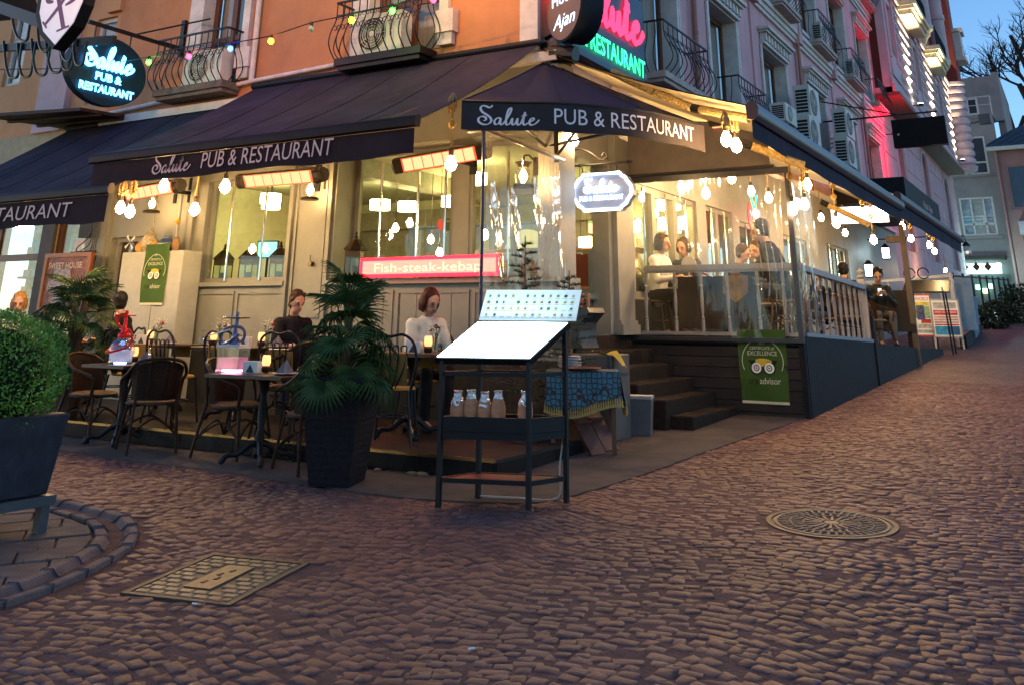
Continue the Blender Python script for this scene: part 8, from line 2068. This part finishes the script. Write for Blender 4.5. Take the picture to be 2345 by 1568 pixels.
p = at_y(1573, 605, 12.35); single('round_card', MB().lathe([(.105, 0), (.105, -.012), (0, -.012)], (p.x, 12.42, p.z), 28, axis='Y').cyl((p.x, 12.41, p.z - .25), (p.x, 12.41, p.z - .1), .008, 6), mat('card_white', (.75, .72, .70), .6), 'white round card on a stem behind the deck railing', 'card')
p = at_x(1728, 490, -4.9); T = Thing('neon_window_sign', 'red and green neon drink sign inside the deck window', 'sign', p); T.part('backing', MB().prism(ellipse(.35, .30, 20), (-.04, 0, -.05), EY, EZ, EX, .02), mat('neon_backing', (.25, .02, .03), .5, emit=(1, .03, .05), estr=.5)); T.part('green_tube', MB().tube([(0, -.2, .30), (0, .2, .34), (0, .02, .05), (0, -.2, .30)], .018, 6).tube([(0, .02, .05), (0, .02, -.28)], .018, 6), emis('neon_green', (.03, 1, .28), 2.2)); T.part('red_tube', MB().ball((0, .02, .0), .09, 10, 8), emis('neon_rosy', (1, .25, .3), 4))
for x, y, z_, a, lab in ((-3.45, 17.2, 0, 200, 'dark armchair nearest the end post of the railing'), (-3.9, 18.3, 0, 150, 'dark armchair behind the end post'), (-4.0, 14.6, 1, 170, 'dark armchair behind the side railing, middle one'), (-3.7, 13.5, 1, 190, 'dark armchair behind the side railing, nearest'), (-3.9, 15.6, 1, 160, 'dark armchair behind the side railing, farthest'), (-3.4, 19.0, 0, 240, 'woven armchair beside the seated man')):
    c_ = dup(ch, (x, y, dslope(y) if z_ else low(y)), R_(a), lab, 'woven armchairs on the deck')

# ================================================================== PEOPLE
SKIN = mat('skin', (.40, .22, .15), .55, var=.08, scale=10)
def tubes(spec):
    m = MB()
    for pts, rs in spec:
        m.tube(pts, rs, 10)
        for p, r in zip(pts, rs): m.ball(p, r * .98, 10, 7)
    return m
def remesh(o, vox, it=4):
    md = o.modifiers.new('skin_over', 'REMESH'); md.mode = 'VOXEL'; md.voxel_size = vox; md.use_smooth_shade = True
    s_ = o.modifiers.new('soften', 'SMOOTH'); s_.factor = .5; s_.iterations = it
    return o
def person(label, seat, rz, top, legs, hair, hairlen=0, lean=.0, turn=0.0, nod=.25, arms='table', skin=SKIN, sc=1.0, cloth_top=True):
    """sits on `seat` height above loc; faces local -y"""
    loc, sh_ = seat
    T = Thing('person', label, 'person', loc, rz, None)
    T.o.scale = (sc, sc, sc)
    z0 = sh_ + .08
    sp = Vector((0, .03, z0)); chest = sp + Vector((0, -.12 * lean * 2, .30)); neck = chest + Vector((0, -.10 * lean, .20)); hd = neck + Vector((0, -.05 - .10 * nod, .175))
    sh1 = neck + Vector((0, .01, -.055))
    body = [([sp, sp.lerp(chest, .5), chest, sh1, neck, neck + Vector((0, -.015, .07))], [.135, .125, .14, .10, .055, .05])]
    shirt = [([sp + EZ * -.03, sp.lerp(chest, .5), chest, sh1 + EZ * .0, neck + EZ * -.03], [.155, .145, .16, .12, .068])]
    trs = [([sp + EZ * -.02, sp + EZ * .06], [.155, .145])]; shoe = []
    hands = []
    for s_ in (-1, 1):
        hip, kn, an = Vector((s_ * .09, .0, z0 - .03)), Vector((s_ * .12, -.42, z0 + .0)), Vector((s_ * .12, -.40, .10))
        body.append(([hip, kn, kn.lerp(an, .4), an, an + Vector((0, -.14, -.05))], [.075, .055, .05, .035, .03]))
        trs.append(([hip, hip.lerp(kn, .5), kn, kn.lerp(an, .35), an + EZ * -.02], [.095, .085, .072, .066, .052]))
        shoe.append(([an + Vector((0, .03, -.055)), an + Vector((0, -.06, -.06)), an + Vector((0, -.16, -.07))], [.042, .045, .036]))
        shd = sh1 + Vector((s_ * .165, .0, .0))
        if arms == 'table': el, wr = shd + Vector((s_ * .07, -.10, -.27)), shd + Vector((s_ * -.02, -.34, -.24))
        elif arms == 'lap': el, wr = shd + Vector((s_ * .08, .02, -.28)), shd + Vector((s_ * -.06, -.22, -.36))
        else: el, wr = shd + Vector((s_ * .08, -.08, -.27)), shd + Vector((s_ * -.10, -.26, -.10))
        body.append(([sh1, shd, el, wr], [.06, .055, .042, .028])); shirt.append(([sh1, shd, shd.lerp(el, .5), el, el.lerp(wr, .88)], [.085, .078, .066, .056, .042]))
        fd = (wr - el).normalized(); side_ = Vector((-s_, 0, 0)); dn = fd.cross(side_).normalized(); dn = dn if dn.z < 0 else -dn
        pm_ = wr + fd * .075
        body.append(([wr, wr + fd * .04, pm_], [.026, .034, .036]))
        for k in range(4):
            off = side_ * (.027 - .018 * k); ln = (.062, .074, .07, .054)[k]; b0 = pm_ + off + fd * .012
            body.append(([b0, b0 + fd * ln * .55 + dn * .008, b0 + fd * ln * .9 + dn * .034], [.0105, .0095, .008]))
        t0 = wr + fd * .03 + side_ * .03
        body.append(([t0, t0 + side_ * .03 + fd * .03, t0 + side_ * .028 + fd * .062], [.013, .011, .009]))
    bm_ = tubes(body)
    # head with brow, nose, jaw, ears
    Hm = Matrix.Translation(hd) @ Matrix.Rotation(turn, 4, 'Z') @ Matrix.Rotation(nod, 4, 'X')
    h_ = MB().ball((0, .012, .02), .1, 18, 14, (.78, .98, 1.08)).ball((0, -.03, -.055), .066, 14, 10, (.85, .85, .85)).ball((0, -.055, -.085), .028, 10, 8)
    h_.tube([(0, -.085, .03), (0, -.105, -.005), (0, -.112, -.025)], [.010, .013, .016], 8).ball((0, -.108, -.024), .016, 8, 6)
    for s_ in (-1, 1): h_.ball((s_ * .078, .012, -.005), .024, 8, 6, (.4, .8, 1.25)); h_.ball((s_ * .035, -.078, .035), .022, 8, 6, (1.2, .5, .6))
    h_.xf(Hm); bm_.add(h_.v, h_.f); bm_.tube([tuple(neck), tuple(Hm @ Vector((0, .02, -.03)))], [.052, .055], 10)
    remesh(T.part('body', bm_, skin), .0095, 3)
    for s_ in (-1, 1):
        e = MB().ball((s_ * .033, -.085, .012), .008, 8, 6, (1.2, .6, .6)).xf(Hm); T.part('eye', e, mat('eye_dark', (.02, .015, .012), .2))
        T.part('eyebrow', MB().tube([(s_ * .018, -.094, .034), (s_ * .035, -.092, .039), (s_ * .052, -.082, .034)], .003, 5).xf(Hm), hair)
    T.part('mouth', MB().tube([(-.022, -.090, -.055), (0, -.096, -.054), (.022, -.090, -.055)], .0055, 6).xf(Hm), mat('lip', (.36, .12, .10), .5))
    hr = MB(); rr = random.Random(len(label))
    hr.ball((0, .040, .050), .104, 16, 12, (.86, 1.0, 1.0)); hr.ball((0, .045, .0), .098, 14, 10, (.84, .78, 1.0))
    for k in range(26):
        a = rr.uniform(.5, PI - .5) if k % 2 else rr.uniform(0, 2 * PI); hr.ball((.075 * math.cos(a), .03 + .075 * math.sin(a), .06 + rr.uniform(-.05, .06)), .022, 7, 5)
    if hairlen:
        for k in range(30):
            a = R_(-25) + (PI + R_(50)) * k / 29; x, y = .082 * math.cos(a), .03 + .085 * math.sin(a); hr.tube([(x, y, .05), (x * 1.12, y * 1.1, -.03), (x * 1.02, y, -.03 - hairlen * rr.uniform(.8, 1.0))], [.022, .026, .014], 6)
    else:
        for s_ in (-1, 1): hr.tube([(s_ * .076, -.02, .06), (s_ * .08, .02, .01), (s_ * .07, .05, -.05)], [.014, .018, .02], 6)
    cut = hr.xf(Hm)
    remesh(T.part('hair', cut, hair), .009, 2)
    remesh(T.part('top', tubes(shirt), top), .012, 3)
    remesh(T.part('trousers', tubes(trs), legs), .013, 3)
    for s in shoe: remesh(T.part('shoe', tubes([s]), mat('shoe_dark', (.03, .025, .025), .5)), .012, 2)
    return T
HB_, HK, HR_, HG_ = mat('hair_brown', (.045, .022, .012), .5, var=.3, scale=40), mat('hair_black', (.012, .010, .010), .45, var=.3, scale=40), mat('hair_auburn', (.05, .014, .011), .5, var=.3, scale=40), mat('hair_fair', (.28, .14, .05), .5, var=.3, scale=40)
DRK, NAVY, CRM, WHT = mat('black_shirt', (.014, .013, .015), .85, var=.2), mat('navy_denim', (.03, .04, .065), .9, var=.2), mat('cream_jacket', (.52, .50, .44), .85, var=.15), mat('white_sweater', (.68, .66, .66), .9, var=.08, bump=.3, bscale=120)
def seat_at(u, Y, z, sh=.47): return ((at_y(u, 740, Y).x, Y, z), sh)
person('man in a black shirt leaning over the wall table left of the palm planter', seat_at(662, 8.72, TER_Z), R_(62), DRK, NAVY, HB_, 0, .5, R_(10), .35)
person('red-haired woman in a cream jacket looking down at her table', seat_at(970, 8.58, TER_Z), R_(58), CRM, DRK, HR_, .085, .35, R_(12), .45)
person('dark-haired man in black in front of the grey cabinet', seat_at(285, 8.52, TER_Z), R_(-60), DRK, NAVY, HK, 0, .25, R_(-20), .2)
person('fair-haired woman in a cream top beside the shop window, behind the palm', seat_at(38, 8.2, TER_Z), R_(48), CRM, NAVY, HG_, .08, .2, R_(5), .3)
person('woman in a white sweater seated behind the deck railing', ((W5[0], W5[1], dslope(12.7)), .47), R_(82), WHT, DRK, HB_, .08, .25, R_(6), .15)
person('person with brown hair behind the white round card on the deck', ((at_y(1576, 620, 13.45).x, 13.42, dslope(13.4)), .47), R_(-8), NAVY, DRK, HB_, .05, .2, 0, .3)
person('large person in black at the right of the deck table', ((W7[0], W7[1], dslope(12.7)), .47), R_(-80), DRK, NAVY, HK, 0, .45, 0, .25, sc=1.1)
pm8 = at_x(2030, 720, -3.5)
M_PUFF = mat('puffer_jacket', (.022, .024, .020), .45, var=.2, bump=.9, bscale=9, stretch=(.3, .3, 3))
person('man in a dark puffer jacket looking at his phone on the far terrace', ((-3.55, 20.6, low(20.6)), .46), R_(22), M_PUFF, mat('grey_trousers', (.10, .09, .08), .9), HK, 0, .3, R_(-10), .5, 'phone', sc=1.1)
single('mobile_phone', MB().box(-.035, .035, -.006, .006, -.07, .07), mat('phone_lit', (.1, .1, .12), .2, emit=(.8, .9, 1), estr=.8), 'lit phone in the hands of the man in the puffer jacket', 'phone', loc=(-3.45, 20.27, low(20.6) + 1.02))
person('man seen from behind by the end post of the deck railing', ((-3.75, 18.4, low(18.4)), .47), R_(175), DRK, NAVY, HK, 0, .2, 0, .2, sc=1.05)
T = Thing('sofa_bench', 'dark high-backed bench behind the man in the puffer jacket', 'bench', (-3.65, 21.3, low(21.3)), R_(10)); DB = mat('bench_dark', (.035, .03, .025), .7); T.part('seat', MB().box(-.8, .6, -.95, -.1, .30, .45), DB); T.part('backrest', MB().box(-.8, .6, -.1, .06, .3, 1.1), DB)
for x, y in ((-.7, -.8), (.5, -.8), (.5, 0), (-.7, 0)): T.part('leg', MB().box(x - .04, x + .04, y - .04, y + .04, 0, .30), DB)
DG = person('diner in dark clothes at the deck table nearest the side railing', ((-3.95, 14.1, dslope(14.1)), .47), R_(-35), DRK, NAVY, HB_, 0, .35, R_(15), .35)
for x, y, a, s_, lab in ((-4.55, 14.5, 75, 1.0, 'diner in dark clothes behind the middle of the side railing, by the wall'), (-4.35, 15.7, 150, 1.05, 'diner in dark clothes near the end of the side railing, seen from behind'), (-4.4, 19.6, -20, 1.0, 'diner in dark clothes by the far terrace wall')):
    c_ = dup(DG.o, (x, y, dslope(y) if y < 16 else low(y)), R_(a), lab); c_.scale = (s_, s_, s_)
T = Thing('deck_table', 'dark square table behind the side railing', 'table', (-4.1, 14.75, dslope(14.75))); T.part('table_top', MB().box(-.4, .4, -.35, .35, .71, .75), M_TTOP); T.part('tablecloth', MB().box(-.405, .405, -.355, .355, .35, .709), mat('dark_cloth', (.03, .022, .02))); T.part('column', MB().cyl((0, 0, 0), (0, 0, .35), .05, 10), M_BLACK)
candle('candle on the table behind the side railing', -4.1, 14.75, dslope(14.75) + .752)
